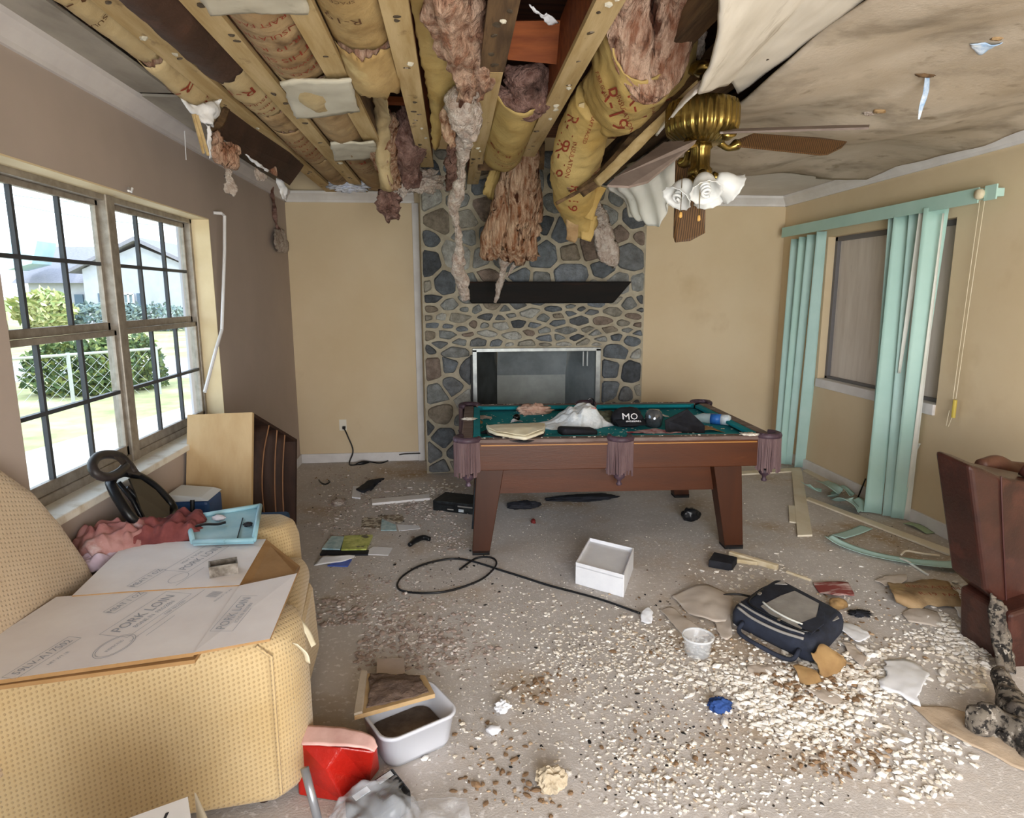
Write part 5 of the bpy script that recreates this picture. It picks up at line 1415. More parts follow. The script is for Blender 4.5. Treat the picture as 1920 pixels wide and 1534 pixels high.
tag(roll('mould_strip', [ptx(508, 345, XL+.03), ptx(514, 390, XL+.02), ptx(518, 420, XL+.02), ptx(524, 440, XL+.02)], [.014, .016, .02, .012], m_mauve, None, 10, 30, .012, 18, 4), 'dark ragged strip stuck down the left wall near the corner', 'debris')
tag(sheet('paper_clump', [[ptx(514, 430, XL+.02), ptx(530, 432, XL+.02)], [ptx(511, 452, XL+.04), ptx(540, 455, XL+.04)], [ptx(517, 470, XL+.02), ptx(535, 475, XL+.02)]], m_fluff, None, 12, 12, .012, .02, 14, .02, 16, 7), 'pale paper clump at the foot of the dark wall strip', 'debris')
tag(blob('white_plastic', pty(652, 347, 6.2), (.16, .09, .055), M('icy_plastic', '#dfe4f0', '#b9c2d8', scale=16, rough=.4, bump=.8, bscale=20, bdist=.02), None, 5, .5, 3, 8), 'crumpled icy white plastic on top of the back crown', 'plastic')
# ---------------------------------------------------------------- torn batts, middle
def hang(name, rows, m, label, cat='insulation', th=.03, nu=30, nv=40, amp=.02, freq=8, rag=.02, folds=0, foldn=6, seed=1, fibre=0, parts=()):
    o = sheet(name, rows, m, None, nu, nv, th, amp, freq, rag, 14, seed, folds, foldn, fibre=fibre)
    return tag(o, label, cat)
def Q(px, py, y): return pty(px, py, y)
# bay 3 (between third and fourth joists): brown roll dropping out of a dark hole
kr = empty('insulation_batt', Q(735, 280, 4.6), label='brown kraft batt torn open, hanging down left of the white fluff', cat='insulation', group='fallen insulation batts')
put(sheet('kraft_facing', [[Q(690, 132, 3.4), Q(703, 130, 3.42), Q(716, 132, 3.45)], [Q(700, 180, 3.9), Q(716, 190, 3.92), Q(730, 210, 3.95)], [Q(702, 225, 4.4), Q(712, 240, 4.35), Q(730, 236, 4.4)], [Q(704, 300, 4.75), Q(713, 310, 4.65), Q(732, 312, 4.7)], [Q(716, 355, 4.9), Q(728, 360, 4.85), Q(742, 358, 4.9)]], m_kraft_l, None, 16, 40, .006, .015, 9, .02, 12, 3), kr)
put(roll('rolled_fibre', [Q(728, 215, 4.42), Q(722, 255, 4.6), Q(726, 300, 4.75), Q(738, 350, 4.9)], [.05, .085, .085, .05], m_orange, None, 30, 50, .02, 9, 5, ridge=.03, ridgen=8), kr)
put(roll('torn_fibre', [Q(775, 205, 4.45), Q(768, 250, 4.65), Q(764, 300, 4.8), Q(768, 345, 4.95)], [.07, .12, .10, .06], m_mauve, None, 30, 50, .03, 7, 7, ridge=.03, ridgen=6), kr)
put(blob('fluff', Q(790, 342, 5.0), (.16, .09, .07), m_fluff, None, 5, .55, 3, 15), kr)
put(blob('fluff', Q(752, 335, 4.95), (.07, .07, .11), m_fluff, None, 5, .4, 3, 18), kr)
put(sheet('dark_rag', [[Q(712, 358, 4.95), Q(745, 358, 4.97)], [Q(704, 385, 4.95), Q(752, 380, 5.0)], [Q(718, 405, 4.97), Q(748, 400, 5.0)], [Q(730, 416, 4.98), Q(745, 414, 5.0)]], m_mauve, None, 26, 20, .02, .04, 12, .04, 20, 9), kr)
tag(MB().slab([Q(715, 190, 4.3), Q(766, 192, 4.3), Q(768, 198, 4.35), Q(716, 197, 4.35)], (0, .03, .04)).build('wood_block', m_redwood), 'short orange timber across the dark hole between joists', 'timber')
# bay 4: yellow facing peeling away, pink roll and white fluff
hang('kraft_facing', [[Q(768, -10, 2.55), Q(790, -10, 2.5), Q(808, -8, 2.52)], [Q(786, 90, 3.0), Q(812, 90, 2.96), Q(836, 100, 3.0)], [Q(798, 150, 3.35), Q(826, 150, 3.3), Q(856, 158, 3.35)], [Q(806, 200, 3.75), Q(822, 205, 3.7), Q(836, 198, 3.75)], [Q(812, 278, 4.4), Q(817, 282, 4.4), Q(824, 272, 4.4)]], m_kraft_y, 'long yellow kraft facing peeled down beside the pink roll', 'insulation', .004, 18, 50, .012, 7, .012, seed=5)
pr = empty('insulation_batt', Q(860, 120, 3.1), label='pink batt drooping to a white fluffy strand that dangles before the mantel', cat='insulation', group='fallen insulation batts')
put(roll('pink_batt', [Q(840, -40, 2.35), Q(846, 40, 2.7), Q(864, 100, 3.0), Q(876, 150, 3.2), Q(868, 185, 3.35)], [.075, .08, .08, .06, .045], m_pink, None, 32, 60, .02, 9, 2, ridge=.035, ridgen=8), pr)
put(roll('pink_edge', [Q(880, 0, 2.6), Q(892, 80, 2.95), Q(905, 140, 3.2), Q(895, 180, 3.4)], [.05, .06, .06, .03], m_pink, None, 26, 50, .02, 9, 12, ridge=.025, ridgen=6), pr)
put(roll('white_fluff', [Q(872, 170, 3.3), Q(868, 205, 3.4), Q(874, 240, 3.5), Q(872, 262, 3.55)], [.04, .085, .075, .03], m_fluff, None, 30, 36, .03, 11, 4, ridge=.02), pr)
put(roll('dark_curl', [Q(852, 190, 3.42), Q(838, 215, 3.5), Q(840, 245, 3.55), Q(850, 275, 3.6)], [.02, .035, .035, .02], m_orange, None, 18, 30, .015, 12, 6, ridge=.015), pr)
put(roll('dangling_strand', [Q(872, 255, 3.55), Q(866, 300, 3.75), Q(862, 340, 3.9), Q(852, 390, 4.1), Q(858, 430, 4.25), Q(862, 470, 4.4), Q(858, 505, 4.5), Q(868, 530, 4.6), Q(872, 560, 4.68)], [.04, .032, .022, .04, .02, .016, .04, .045, .03], m_fluff, None, 18, 110, .018, 14, 8, ridge=.012), pr)
# tangle between strand and joist
hang('fibre_tangle', [[Q(842, 270, 4.2), Q(862, 268, 4.25)], [Q(838, 310, 4.3), Q(860, 320, 4.35)], [Q(836, 350, 4.5), Q(862, 352, 4.5)]], m_mauve, 'brown fibre tangle behind the dangling white strand', 'insulation', .03, 20, 26, .04, 11, .03, seed=17)
# bay 5: roof timber and mauve roll
tag(MB().slab([Q(953, 40, 3.15), Q(1062, 38, 3.15), Q(1058, 122, 3.25), Q(952, 112, 3.25)], (0, .04, .02)).build('roof_timber', m_redwood), 'broad orange roof timber seen through the open bay', 'timber')
tag(MB().slab([Q(900, 268, 5.0), Q(1022, 270, 5.0), Q(1020, 318, 5.2), Q(896, 320, 5.2)], (0, .03, .03)).build('blocking_board', m_joist_d), 'grey-brown blocking board at the far end of the open bay', 'timber')
mr = empty('insulation_batt', Q(995, 175, 3.7), label='mauve fibre roll slumped in the open bay below the orange timber', cat='insulation', group='fallen insulation batts')
for k, (cy, ry) in enumerate(((138, .05), (158, .055), (180, .06), (200, .04))):
    put(roll('fibre_layer', [Q(952+k*2, cy-6, 3.55+.05*k), Q(978, cy+6, 3.5+.05*k), Q(1005, cy+7, 3.5+.05*k), Q(1036-k*3, cy-4, 3.55+.05*k)], [.03, ry, ry, .03], m_mauve, None, 24, 40, .018, 11, 30+k, ridge=.018, ridgen=6), mr)
# white scraps at the very top of the open bay
hang('white_membrane', [[Q(990, 8, 2.9), Q(1004, 14, 2.9)], [Q(1014, 32, 2.95), Q(1034, 30, 2.95)], [Q(1030, 42, 3.0), Q(1044, 40, 3.0)]], m_tornw, 'white torn membrane above the orange roof timber', 'membrane', .004, 12, 14, .02, 14, .02, seed=21)
# slab hanging before the chimney
sl_ = empty('insulation_batt', Q(960, 390, 5.3), label='orange-pink slab of insulation hanging before the stone chimney', cat='insulation', group='fallen insulation batts')
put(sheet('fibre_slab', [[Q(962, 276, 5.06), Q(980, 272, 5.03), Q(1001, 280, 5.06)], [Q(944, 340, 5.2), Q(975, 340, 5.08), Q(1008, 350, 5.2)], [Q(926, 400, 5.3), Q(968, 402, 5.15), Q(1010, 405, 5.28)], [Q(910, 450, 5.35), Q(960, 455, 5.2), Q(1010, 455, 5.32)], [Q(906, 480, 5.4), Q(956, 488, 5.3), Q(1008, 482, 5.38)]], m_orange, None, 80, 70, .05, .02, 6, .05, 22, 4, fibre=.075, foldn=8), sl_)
put(roll('fibre_tail', [Q(948, 478, 5.35), Q(944, 500, 5.4), Q(938, 530, 5.45), Q(929, 568, 5.5)], [.05, .03, .025, .01], m_fluff, None, 16, 40, .012, 14, 9, ridge=.012), sl_)
put(roll('fibre_wisp', [Q(975, 484, 5.35), Q(962, 500, 5.4), Q(950, 520, 5.45)], [.02, .014, .006], m_fluff, None, 10, 20, .006, 14, 10), sl_)
hang('kraft_facing', [[Q(938, 292, 5.35), Q(950, 290, 5.35)], [Q(915, 330, 5.4), Q(945, 340, 5.4)], [Q(906, 358, 5.45), Q(938, 372, 5.45)], [Q(925, 372, 5.5), Q(935, 378, 5.5)]], m_kraft_y, 'yellow kraft shred left of the hanging slab', 'insulation', .01, 16, 24, .025, 10, .02, folds=.012, seed=13)
hang('fibre_tangle', [[Q(942, 284, 5.3), Q(956, 290, 5.3)], [Q(940, 310, 5.35), Q(960, 318, 5.35)], [Q(946, 338, 5.4), Q(956, 336, 5.4)]], m_pink, 'small pink tuft above the yellow shred', 'insulation', .02, 16, 16, .03, 12, .02, seed=15)
# collapsed kraft batts on the right of the sixth joist
kb = empty('insulation_batt', Q(1185, 190, 3.3), label='big yellow kraft batt sagging like a hammock with folded pink fibre on top', cat='insulation', group='fallen insulation batts')
kbo = put(sheet('kraft_facing', [[Q(1128, 30, 2.75), Q(1108, 110, 3.1), Q(1093, 172, 3.4), Q(1110, 235, 3.6)],
                           [Q(1140, 60, 2.75), Q(1130, 140, 2.95), Q(1128, 210, 3.2), Q(1140, 256, 3.5)],
                           [Q(1165, 130, 2.78), Q(1178, 180, 2.9), Q(1180, 222, 3.1), Q(1178, 250, 3.4)],
                           [Q(1225, 150, 2.8), Q(1232, 175, 2.9), Q(1232, 200, 3.1), Q(1218, 225, 3.4)],
                           [Q(1275, 110, 2.85), Q(1290, 130, 2.95), Q(1292, 150, 3.15), Q(1262, 185, 3.4)],
                           [Q(1296, 40, 2.9), Q(1308, 80, 3.0), Q(1306, 110, 3.15), Q(1290, 150, 3.4)]], m_kraft_y, None, 40, 50, .008, .02, 6, .015, 12, 5), kb)
kbt = surf(kbo)
for (tx, sz, px, py, an) in (('R-19', 44, 1152, 205, 1.25), ('INSULATION', 13, 1172, 214, 1.2), ('R-19', 40, 1196, 212, 1.35), ('KRAFT FACED', 12, 1222, 200, 1.3), ('R-19', 26, 1250, 182, 1.2), ('FIBER GLASS', 10, 1128, 160, 1.2)):
    print_on(kbt, tx, sz, px, py, an, m_redink, kb)
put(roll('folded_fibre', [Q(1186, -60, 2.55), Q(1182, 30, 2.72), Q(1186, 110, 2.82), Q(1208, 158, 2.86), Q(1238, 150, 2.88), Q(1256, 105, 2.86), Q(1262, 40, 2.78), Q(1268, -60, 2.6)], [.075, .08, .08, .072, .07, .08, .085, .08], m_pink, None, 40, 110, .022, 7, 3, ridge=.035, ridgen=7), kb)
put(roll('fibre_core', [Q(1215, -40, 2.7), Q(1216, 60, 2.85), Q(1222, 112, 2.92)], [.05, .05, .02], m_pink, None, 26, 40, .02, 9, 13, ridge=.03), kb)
put(roll('fibre_side', [Q(1308, -30, 2.8), Q(1316, 50, 2.95), Q(1314, 95, 3.0), Q(1311, 118, 3.05)], [.05, .04, .015, .004], m_fluff, None, 18, 40, .02, 12, 14, ridge=.015), kb)
kt = empty('insulation_batt', Q(1080, 330, 4.2), label='tall yellow kraft roll hanging down past the sixth joist to the chimney', cat='insulation', group='fallen insulation batts')
kto = put(roll('kraft_roll', [Q(1122, 185, 3.45), Q(1096, 240, 3.75), Q(1082, 300, 4.05), Q(1076, 350, 4.3), Q(1084, 395, 4.5), Q(1096, 425, 4.6)], [.12, .15, .165, .16, .155, .11], m_kraft_y, None, 36, 70, .02, 6, 8, flat=.9), kt)
put(sheet('kraft_flap', [[Q(1062, 410, 4.45), Q(1085, 415, 4.42)], [Q(1064, 440, 4.5), Q(1082, 446, 4.5)], [Q(1062, 448, 4.52), Q(1078, 455, 4.52)]], m_kraft_o, None, 10, 14, .008, .01, 10, .01), kt)
put(sheet('kraft_flap', [[Q(1088, 405, 4.42), Q(1118, 405, 4.45)], [Q(1090, 435, 4.5), Q(1112, 438, 4.5)], [Q(1090, 448, 4.52), Q(1108, 452, 4.52)]], m_kraft_y, None, 10, 14, .008, .01, 10, .01), kt)
ktt = surf(kto)
for (tx, sz, px, py, an) in (('R-19', 34, 1064, 245, 1.9), ('R-19', 34, 1048, 300, 1.8), ('INSULATION', 12, 1070, 300, 1.8), ('KRAFT FACED', 10, 1105, 240, 1.9), ('R-19', 26, 1075, 372, 1.7)):
    print_on(ktt, tx, sz, px, py, an, m_redink, kt)
put(sheet('pale_seam', [[Q(1085, 195, 3.42), Q(1096, 192, 3.4)], [Q(1084, 270, 3.72), Q(1094, 270, 3.7)], [Q(1082, 332, 3.98), Q(1090, 332, 3.98)]], m_kraft_l, None, 6, 26, .004, .004, 12), kt)
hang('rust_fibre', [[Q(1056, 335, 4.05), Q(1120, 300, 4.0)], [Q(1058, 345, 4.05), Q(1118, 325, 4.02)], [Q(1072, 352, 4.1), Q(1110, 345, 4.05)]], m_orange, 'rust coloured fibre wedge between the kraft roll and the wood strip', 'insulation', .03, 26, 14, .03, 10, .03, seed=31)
hang('pink_curtain', [[Q(1085, 375, 4.5), Q(1112, 372, 4.55)], [Q(1108, 395, 4.8), Q(1128, 392, 4.85)], [Q(1110, 420, 5.0), Q(1140, 425, 5.05)], [Q(1116, 455, 5.05), Q(1152, 462, 5.1)], [Q(1124, 478, 5.1), Q(1152, 490, 5.15)], [Q(1130, 494, 5.1), Q(1148, 498, 5.15)]], m_fluff, 'thin faded pink fluff hanging right of the kraft roll over the stones', 'insulation', .03, 26, 36, .03, 9, .035, folds=.015, seed=33)
# long bent wood strips in front of the fan
def strip(pts, w, th, m, label):
    P = [pty(*p) for p in pts]
    d = (P[-1]-P[0]).normalized(); view = (P[len(P)//2]-CAM).normalized(); sd = d.cross(view).normalized()
    rows = [[p-sd*w/2 for p in P], [p+sd*w/2 for p in P]]
    return tag(sheet('furring_strip', rows, m, None, 30, 4, th, .003, 9, .004), label, 'wood strip')
strip([(1334, 128, 3.0), (1250, 200, 3.25), (1180, 272, 3.55), (1128, 330, 3.85), (1088, 362, 4.0)], .065, .018, m_joist_d, 'long dirty brown wood strip sloping down beside the fan motor')
strip([(1312, 160, 2.95), (1235, 232, 3.2), (1165, 300, 3.5), (1118, 345, 3.8)], .05, .018, m_joist, 'lighter tan wood strip just under the dirty brown one')
strip([(1140, 328, 3.75), (1080, 362, 3.95), (1042, 382, 4.05)], .02, .012, m_joist_d, 'thin splintered strip end pointing left before the kraft roll')
strip([(1128, 350, 4.2), (1112, 385, 4.3), (1103, 412, 4.35)], .06, .006, m_kraft_y, 'yellow paper strip hanging behind the wood strips')
tag(MB().slab([pty(1282, 142, 3.2), pty(1302, 122, 3.2), pty(1332, 116, 3.15), pty(1330, 126, 3.2)], (0, .04, .0)).build('wood_offcut', m_redwood), 'orange wood offcut at the tip of the sloping strips', 'timber')
# vinyl sheet drooping below the fan blade
hang('vinyl_sheet', [[Q(1165, 338, 4.45), Q(1195, 312, 4.35), Q(1240, 284, 4.3), Q(1290, 258, 4.3)], [Q(1140, 352, 4.4), Q(1180, 345, 4.2), Q(1225, 325, 4.05), Q(1268, 298, 3.95)], [Q(1165, 375, 4.4), Q(1195, 372, 4.2), Q(1235, 355, 4.05), Q(1266, 335, 3.95)], [Q(1176, 402, 4.4), Q(1205, 408, 4.22), Q(1238, 400, 4.1), Q(1262, 362, 3.98)], [Q(1180, 408, 4.4), Q(1208, 417, 4.25), Q(1236, 426, 4.15), Q(1256, 380, 4.0)]], M('white_vinyl', '#e3e4e0', '#cfd0cc', scale=3, rough=.55, spots=('#9a9a94', 6, .66, .76)), 'drooping white vinyl sheet beneath the left fan blade', 'vinyl sheet', .004, 36, 26, .015, 6, .006, folds=.012, foldn=4, seed=35)
# ---------------------------------------------------------------- ceiling fan
m_brass = M('antique_brass', '#8f7a42', '#5f4c26', scale=7, rough=.25, metal=.9, spots=('#3a2c14', 6, .62, .76))
m_blade = M('fan_blade_wood', '#5c4023', '#382411', scale=9, rough=.45, stretch=(3, 3, .5), wave=('BANDS', 'X', 3, 1.2))
m_bladed = M('dusty_blade', '#7d7069', '#675a53', scale=6, rough=.8, spots=('#a79d96', 12, .66, .76))
m_shade = film_mat('frosted_shade', '#eef0f0', .6, .35)
fc = Vector((1.113, 2.95, 2.44))
fan = empty('ceiling_fan', fc, label='brass ceiling fan with drooping wooden blades and tulip light shades', cat='ceiling fan')
put(MB().lathe([(.001, .115), (.05, .115), (.11, .11), (.150, .095), (.158, .07), (.158, .0), (.150, -.03), (.115, -.055), (.08, -.075), (.001, -.08)], fc, 224, flute=.03).build('motor_housing', m_brass, None, smooth=True), fan)
put(MB().lathe([(.001, .26), (.02, .26), (.02, .12), (.06, .118), (.06, .10), (.001, .10)], fc, 20).build('downrod', m_brass, None, smooth=True), fan)
put(MB().lathe([(.001, .0), (.06, .0), (.07, -.03), (.03, -.05), (.001, -.05)], Vector((fc.x, fc.y, JZ+.0)), 24).build('canopy', m_brass, None, smooth=True), fan)
put(MB().lathe([(.001, -.07), (.045, -.075), (.05, -.09), (.042, -.10), (.042, -.17), (.052, -.18), (.055, -.20), (.04, -.215), (.001, -.22)], fc, 96, flute=.03, fcount=16).build('light_stem', m_brass, None, smooth=True), fan)
def blade(pix, m, th=.008):
    P = [pty(*p) for p in pix]
    n = (P[1]-P[0]).cross(P[-1]-P[0]).normalized()
    if n.z < 0: n = -n
    return put(MB().slab(P, n*th).build('blade', m), fan)
def arm(a, b):
    A_, B_ = fc+Vector(a), pty(*b)
    put(MB().tube(cr([A_, A_.lerp(B_, .5)+Vector((0, 0, -.02)), B_], 10), [.016, .016, .014, .013, .013, .014, .016, .02, .024, .026], 8, flat=1.4).build('blade_arm', m_brass, None, smooth=True), fan)
blade([(1245, 270, 2.93), (1308, 265, 2.86), (1288, 283, 2.80), (1214, 344, 2.52), (1179, 353, 2.45), (1139, 351, 2.44), (1155, 336, 2.50)], m_bladed)
arm((-.07, -.05, -.07), (1296, 268, 2.85))
blade([(1375, 268, 2.98), (1412, 253, 3.02), (1538, 261, 3.14), (1587, 268, 3.16), (1578, 278, 3.12), (1551, 291, 3.08), (1538, 292, 3.06), (1382, 276, 2.95)], m_blade)
arm((.09, .02, -.06), (1382, 271, 2.98))
blade([(1344, 246, 2.92), (1350, 251, 2.82), (1629, 243, 2.36), (1630, 238, 2.42), (1560, 239, 2.58)], m_bladed)
arm((.08, -.05, -.04), (1368, 248, 2.84))
blade([(1268, 302, 3.08), (1300, 296, 3.10), (1324, 330, 3.12), (1322, 437, 3.2), (1294, 452, 3.2), (1267, 455, 3.2), (1264, 445, 3.2)], m_blade)
arm((-.03, .06, -.08), (1283, 305, 3.08))
# light kit: four tulip shades with scalloped rims
def shade(px, py, y, d, s=1.0, bulb=True):
    b = pty(px, py, y); d = Vector(d).normalized(); q = Vector((0, 0, 1)).rotation_difference(d)
    prof = [(.018, 0), (.03, .012), (.044, .035), (.05, .06), (.052, .08), (.062, .098), (.070, .105)]
    mb = MB(); n = 36
    for k, (r, z) in enumerate(prof):
        for j in range(n):
            th = 2*PI*j/n; rr = r*s*(1+(.05*math.cos(th*12) if k > 4 else 0))
            p = Vector((rr*math.cos(th), rr*math.sin(th), z*s)); p.rotate(q); mb.v.append(tuple(p+b))
    mb.f = [(i*n+j, i*n+(j+1) % n, (i+1)*n+(j+1) % n, (i+1)*n+j) for i in range(len(prof)-1) for j in range(n)]; mb.mi = [0]*len(mb.f)
    o = mb.build('lamp_shade', m_shade, None, smooth=True)
    md = o.modifiers.new('thick', 'SOLIDIFY'); md.thickness = .003
    put(o, fan)
    put(MB().lathe([(.001, -.02), (.018, -.018), (.02, .0), (.022, .012), (.001, .012)], b, 16, rot=q).build('lamp_socket', m_brass, None, smooth=True), o)
    put(MB().tube([fc+Vector((0, 0, -.19)), (fc+Vector((0, 0, -.19))).lerp(b, .5)+Vector((0, 0, .01)), b], .008, 8).build('lamp_arm', m_brass), o)
    if bulb:
        put(MB().lathe([(.016, .01), (.022, .03), (.022, .055), (.016, .06)], b, 16, rot=q).build('bulb_base', m_paper), o)
        sp = [Vector((.017*math.cos(t*.55), .017*math.sin(t*.55), .062+.0016*t)) for t in range(34)]
        for v in sp: v.rotate(q)
        put(MB().tube([b+v for v in sp], .007, 6).build('spiral_bulb', M('bulb_white', '#d5d6d6', rough=.3) if 'bulb_white' not in MATS else MATS['bulb_white'], None, smooth=True), o)
shade(1318, 328, 2.88, (-.05, -.55, -.75), 1.0)
shade(1292, 340, 2.93, (-.6, -.25, -.75), 1.0)
shade(1341, 332, 2.97, (.85, .1, -.45), 1.05, False)
shade(1325, 338, 3.0, (.35, .5, -.75), 1.0, False)
for (px, py, y0_, l) in ((1279, 330, 2.86, .15), (1313, 350, 2.86, .12)):
    a = pty(px, py, y0_)
    o = put(MB().tube([a, a-Vector((0, 0, l))], .0018, 4).build('pull_chain', m_brass), fan)
    put(MB().lathe([(.001, 0), (.006, -.004), (.008, -.02), (.004, -.026), (.001, -.027)], a-Vector((0, 0, l)), 10).build('pull_knob', M('wood_knob', '#c79a52', rough=.5) if 'wood_knob' not in MATS else MATS['wood_knob'], None, smooth=True), o)
# ================================================================ vertical blinds
m_slat = M('mint_vane', '#b6d8d0', '#aacfc6', scale=2, rough=.55, spots=('#b9d6d6', 1.2, .58, .8))
m_slatb = M('mint_vane_pale', '#b5d3cf', '#a6c8c2', scale=2, rough=.55)
m_slatw = M('vane_white_back', '#dfe0da', '#d0d2c8', scale=3, rough=.6)
m_slaty = M('vane_dirty_hem', '#a6bfa0', '#9aac86', scale=3, rough=.6)
m_cream = M('cream_paint', '#e2d8bf', '#d6caac', scale=4, rough=.6)
bl = empty('vertical_blind', (3.37, 5.1, 2.33), label='mint green vertical blinds with missing vanes on the right wall', cat='blind')
put(MB().bb(3.325, 3.335, 3.98, 6.47, 2.275, 2.37).bb(3.335, 3.44, 3.98, 6.47, 2.355, 2.365).build('valance', m_slat, None), bl)
put(MB().bb(3.35, 3.40, 3.86, 6.44, 2.30, 2.35).build('head_rail', m_slat, bevel=.004), bl)
put(MB().bb(3.325, 3.335, 3.84, 3.93, 2.28, 2.37).build('valance_end', m_slat), bl)
put(MB().lathe([(.001, -.02), (.028, -.018), (.034, 0), (.028, .018), (.001, .02)], (3.315, 3.955, 2.325), 18, rot=Euler((0, PI/2, 0))).build('cord_pulley', m_cream, None, smooth=True), bl)
def facing(p, w, twist=0):
    v = (p-CAM); v.z = 0; v.normalize()
    s = Vector((v.y, -v.x, 0)); s.rotate(Euler((0, 0, twist)))
    return p-s*w/2, p+s*w/2
def vane(t, b, wt, wb, m, X=3.37, floor=True, bx=None, name='vane', bow=.0, twist=0):
    T = ptx(t[0], t[1], X); T.z = min(T.z, 2.30)
    B = ptz(b[0], b[1], .012) if floor else ptx(b[0], b[1], bx or X)
    B.x = min(B.x, 3.41)
    rows = []
    for k in range(9):
        s = k/8; p = T.lerp(B, s)+Vector((-bow*math.sin(PI*s), 0, 0))
        a, c = facing(p, wt+(wb-wt)*s, twist*s)
        rows.append([a, a.lerp(c, .5)+Vector((.006, .004, 0)), c])
    return put(sheet(name, rows, m, None, 6, 24, .0022), bl)
D = 1/1208
def wpx(n, d): return n*d*D
vane((1492, 448), (1455, 868), .085, .06, m_slatb)
vane((1507, 444), (1466, 870), .085, .062, m_slat)
vane((1522, 440), (1478, 871), .08, .062, m_slatb)
vane((1541, 434), (1509, 876), .085, .12, m_slatb, bow=.0, twist=.3)
vane((1674, 408), (1646, 768), .06, .06, m_slatb, floor=False, bx=3.36)
vane((1693, 404), (1636, 962), .118, .122, m_slat)
vane((1715, 398), (1664, 968), .07, .07, m_slatb, X=3.385)
vane((1731, 395), (1686, 700), .05, .02, m_slatw, X=3.35, floor=False, bx=3.33)
vane((1756, 389), (1682, 972), .15, .085, m_slat, X=3.36)
vane((1769, 400), (1700, 974), .012, .045, m_slatw, X=3.355)
cd = MB()
for dx in (0, 9): cd.tube([ptx(1838+dx, 372, 3.40), ptx(1812+dx*.8, 560, 3.40), ptx(1787+dx*.6, 748, 3.40)], .0022, 4)
put(cd.build('pull_cord', m_cream, None), bl)
put(MB().tube([ptx(1791, 750, 3.40), ptx(1787, 783, 3.40)], .013, 8).build('cord_weight', M('yellow_weight', '#c9b552', rough=.4)), bl)
put(MB().tube([ptx(1785, 783, 3.40), ptx(1778, 800, 3.40), ptx(1774, 799, 3.40), ptx(1780, 770, 3.40)], .0022, 4).build('cord_loop', m_cream), bl)
tag(sheet('paper_tag', [[ptx(1713, 828, 3.425), ptx(1727, 832, 3.425)], [ptx(1714, 850, 3.43), ptx(1716, 852, 3.43)]], m_slatw, None, 4, 6, .003), 'white paper corner poking out beside the blinds', 'paper')
# fallen vanes and trim boards on the floor by the right wall
def floor_ribbon(name, pts, w, m, label, cat, lift=.004, th=.0025, curl=0, z=None, grp=None, nv=30):
    P = [ptz(p[0], p[1], lift + (z[i] if z else 0)) for i, p in enumerate(pts)]
    rows = []
    for i, p in enumerate(P):
        d = P[min(i+1, len(P)-1)]-P[max(i-1, 0)]; d.z = 0; d.normalize()
        s = Vector((d.y, -d.x, 0)); wi = w[i] if isinstance(w, (list, tuple)) else w
        rows.append([p-s*wi/2+Vector((0, 0, curl)), p, p+s*wi/2+Vector((0, 0, curl))])
    return tag(sheet(name, rows, m, None, 7, nv, th), label, cat, grp)
floor_ribbon('blind_vane', [(1552, 1006), (1580, 1022), (1625, 1038), (1680, 1050), (1740, 1058), (1800, 1060), (1838, 1040)], [.07, .09, .09, .09, .10, .11, .10], m_slatb, 'long fallen mint vane curving across the floor to the recliner', 'blind vane', z=[.03, .01, .004, .004, .02, .03, .06], curl=.01, nv=50)
floor_ribbon('blind_vane', [(1572, 1006), (1600, 998), (1625, 988)], .09, m_slatb, 'short fallen mint vane crossing under the long trim strip', 'blind vane', z=[.02, .006, .004])
floor_ribbon('blind_vane', [(1820, 1050), (1835, 1062), (1858, 1085)], .10, m_slatb, 'mint vane end sticking out from behind the recliner', 'blind vane', z=[.02, .02, .004])
for k, (pts, zz_, w, lb) in enumerate((([(1510, 908), (1525, 918), (1540, 922)], [.10, .04, .03], .10, 'curled mint vane in the pile, leftmost with its tip raised'),
        ([(1540, 903), (1560, 912), (1575, 925), (1562, 932)], [.06, .10, .07, .01], .11, 'looped mint vane in the middle of the pile'),
        ([(1562, 930), (1580, 915), (1598, 930)], [.01, .08, .03], .10, 'bent mint vane arching at the back of the pile'),
        ([(1572, 940), (1588, 935), (1600, 945), (1612, 960)], [.02, .10, .06, .004], .12, 'folded mint vane at the front of the pile with a pale corner'),
        ([(1600, 936), (1612, 945), (1622, 960)], [.06, .04, .004], .12, 'mint vane of the pile nearest the standing vanes'))):
    floor_ribbon('blind_vane', pts, w, (m_slat, m_slatb)[k % 2], lb, 'blind vane', z=zz_, curl=.012)
floor_ribbon('blind_vane', [(1700, 980), (1720, 985), (1745, 1000)], .07, m_slaty, 'dirty mint vane scrap along the right baseboard', 'blind vane', z=[.01, .02, .004])
m_tb = M('unpainted_trim', '#e2dac8', '#d3c7ae', scale=6, rough=.7, stretch=(1, .4, 1))
def board_on_floor(name, pix, h, m, label, cat='wood strip', z0=.002, grp=None):
    P = [ptz(p[0], p[1], z0) for p in pix]
    o = MB().slab(P, (0, 0, h)).build(name, m, None, bevel=.0015)
    return tag(o, label, cat, grp)
board_on_floor('trim_board', [(1484, 885), (1503, 884), (1523, 1006), (1495, 1007)], .014, m_tb, 'cream trim board lying toward the camera by the table corner')
board_on_floor('trim_board', [(1478, 950), (1493, 951), (1497, 983), (1480, 980)], .012, m_tb, 'short cream offcut beside the trim board by the table')
board_on_floor('trim_strip', [(1510, 938), (1517, 935), (1800, 1040), (1780, 1043), (1745, 1030)], .014, m_tb, 'long thin cream strip running along the right side of the floor')
board_on_floor('trim_strip', [(1384, 892), (1386, 886), (1500, 879), (1502, 885)], .014, m_tb, 'cream strip lying crossways behind the pool table leg')
board_on_floor('trim_strip', [(1505, 884), (1514, 882), (1590, 920), (1580, 924)], .014, m_tb, 'cream strip along the wall behind the fallen vanes')
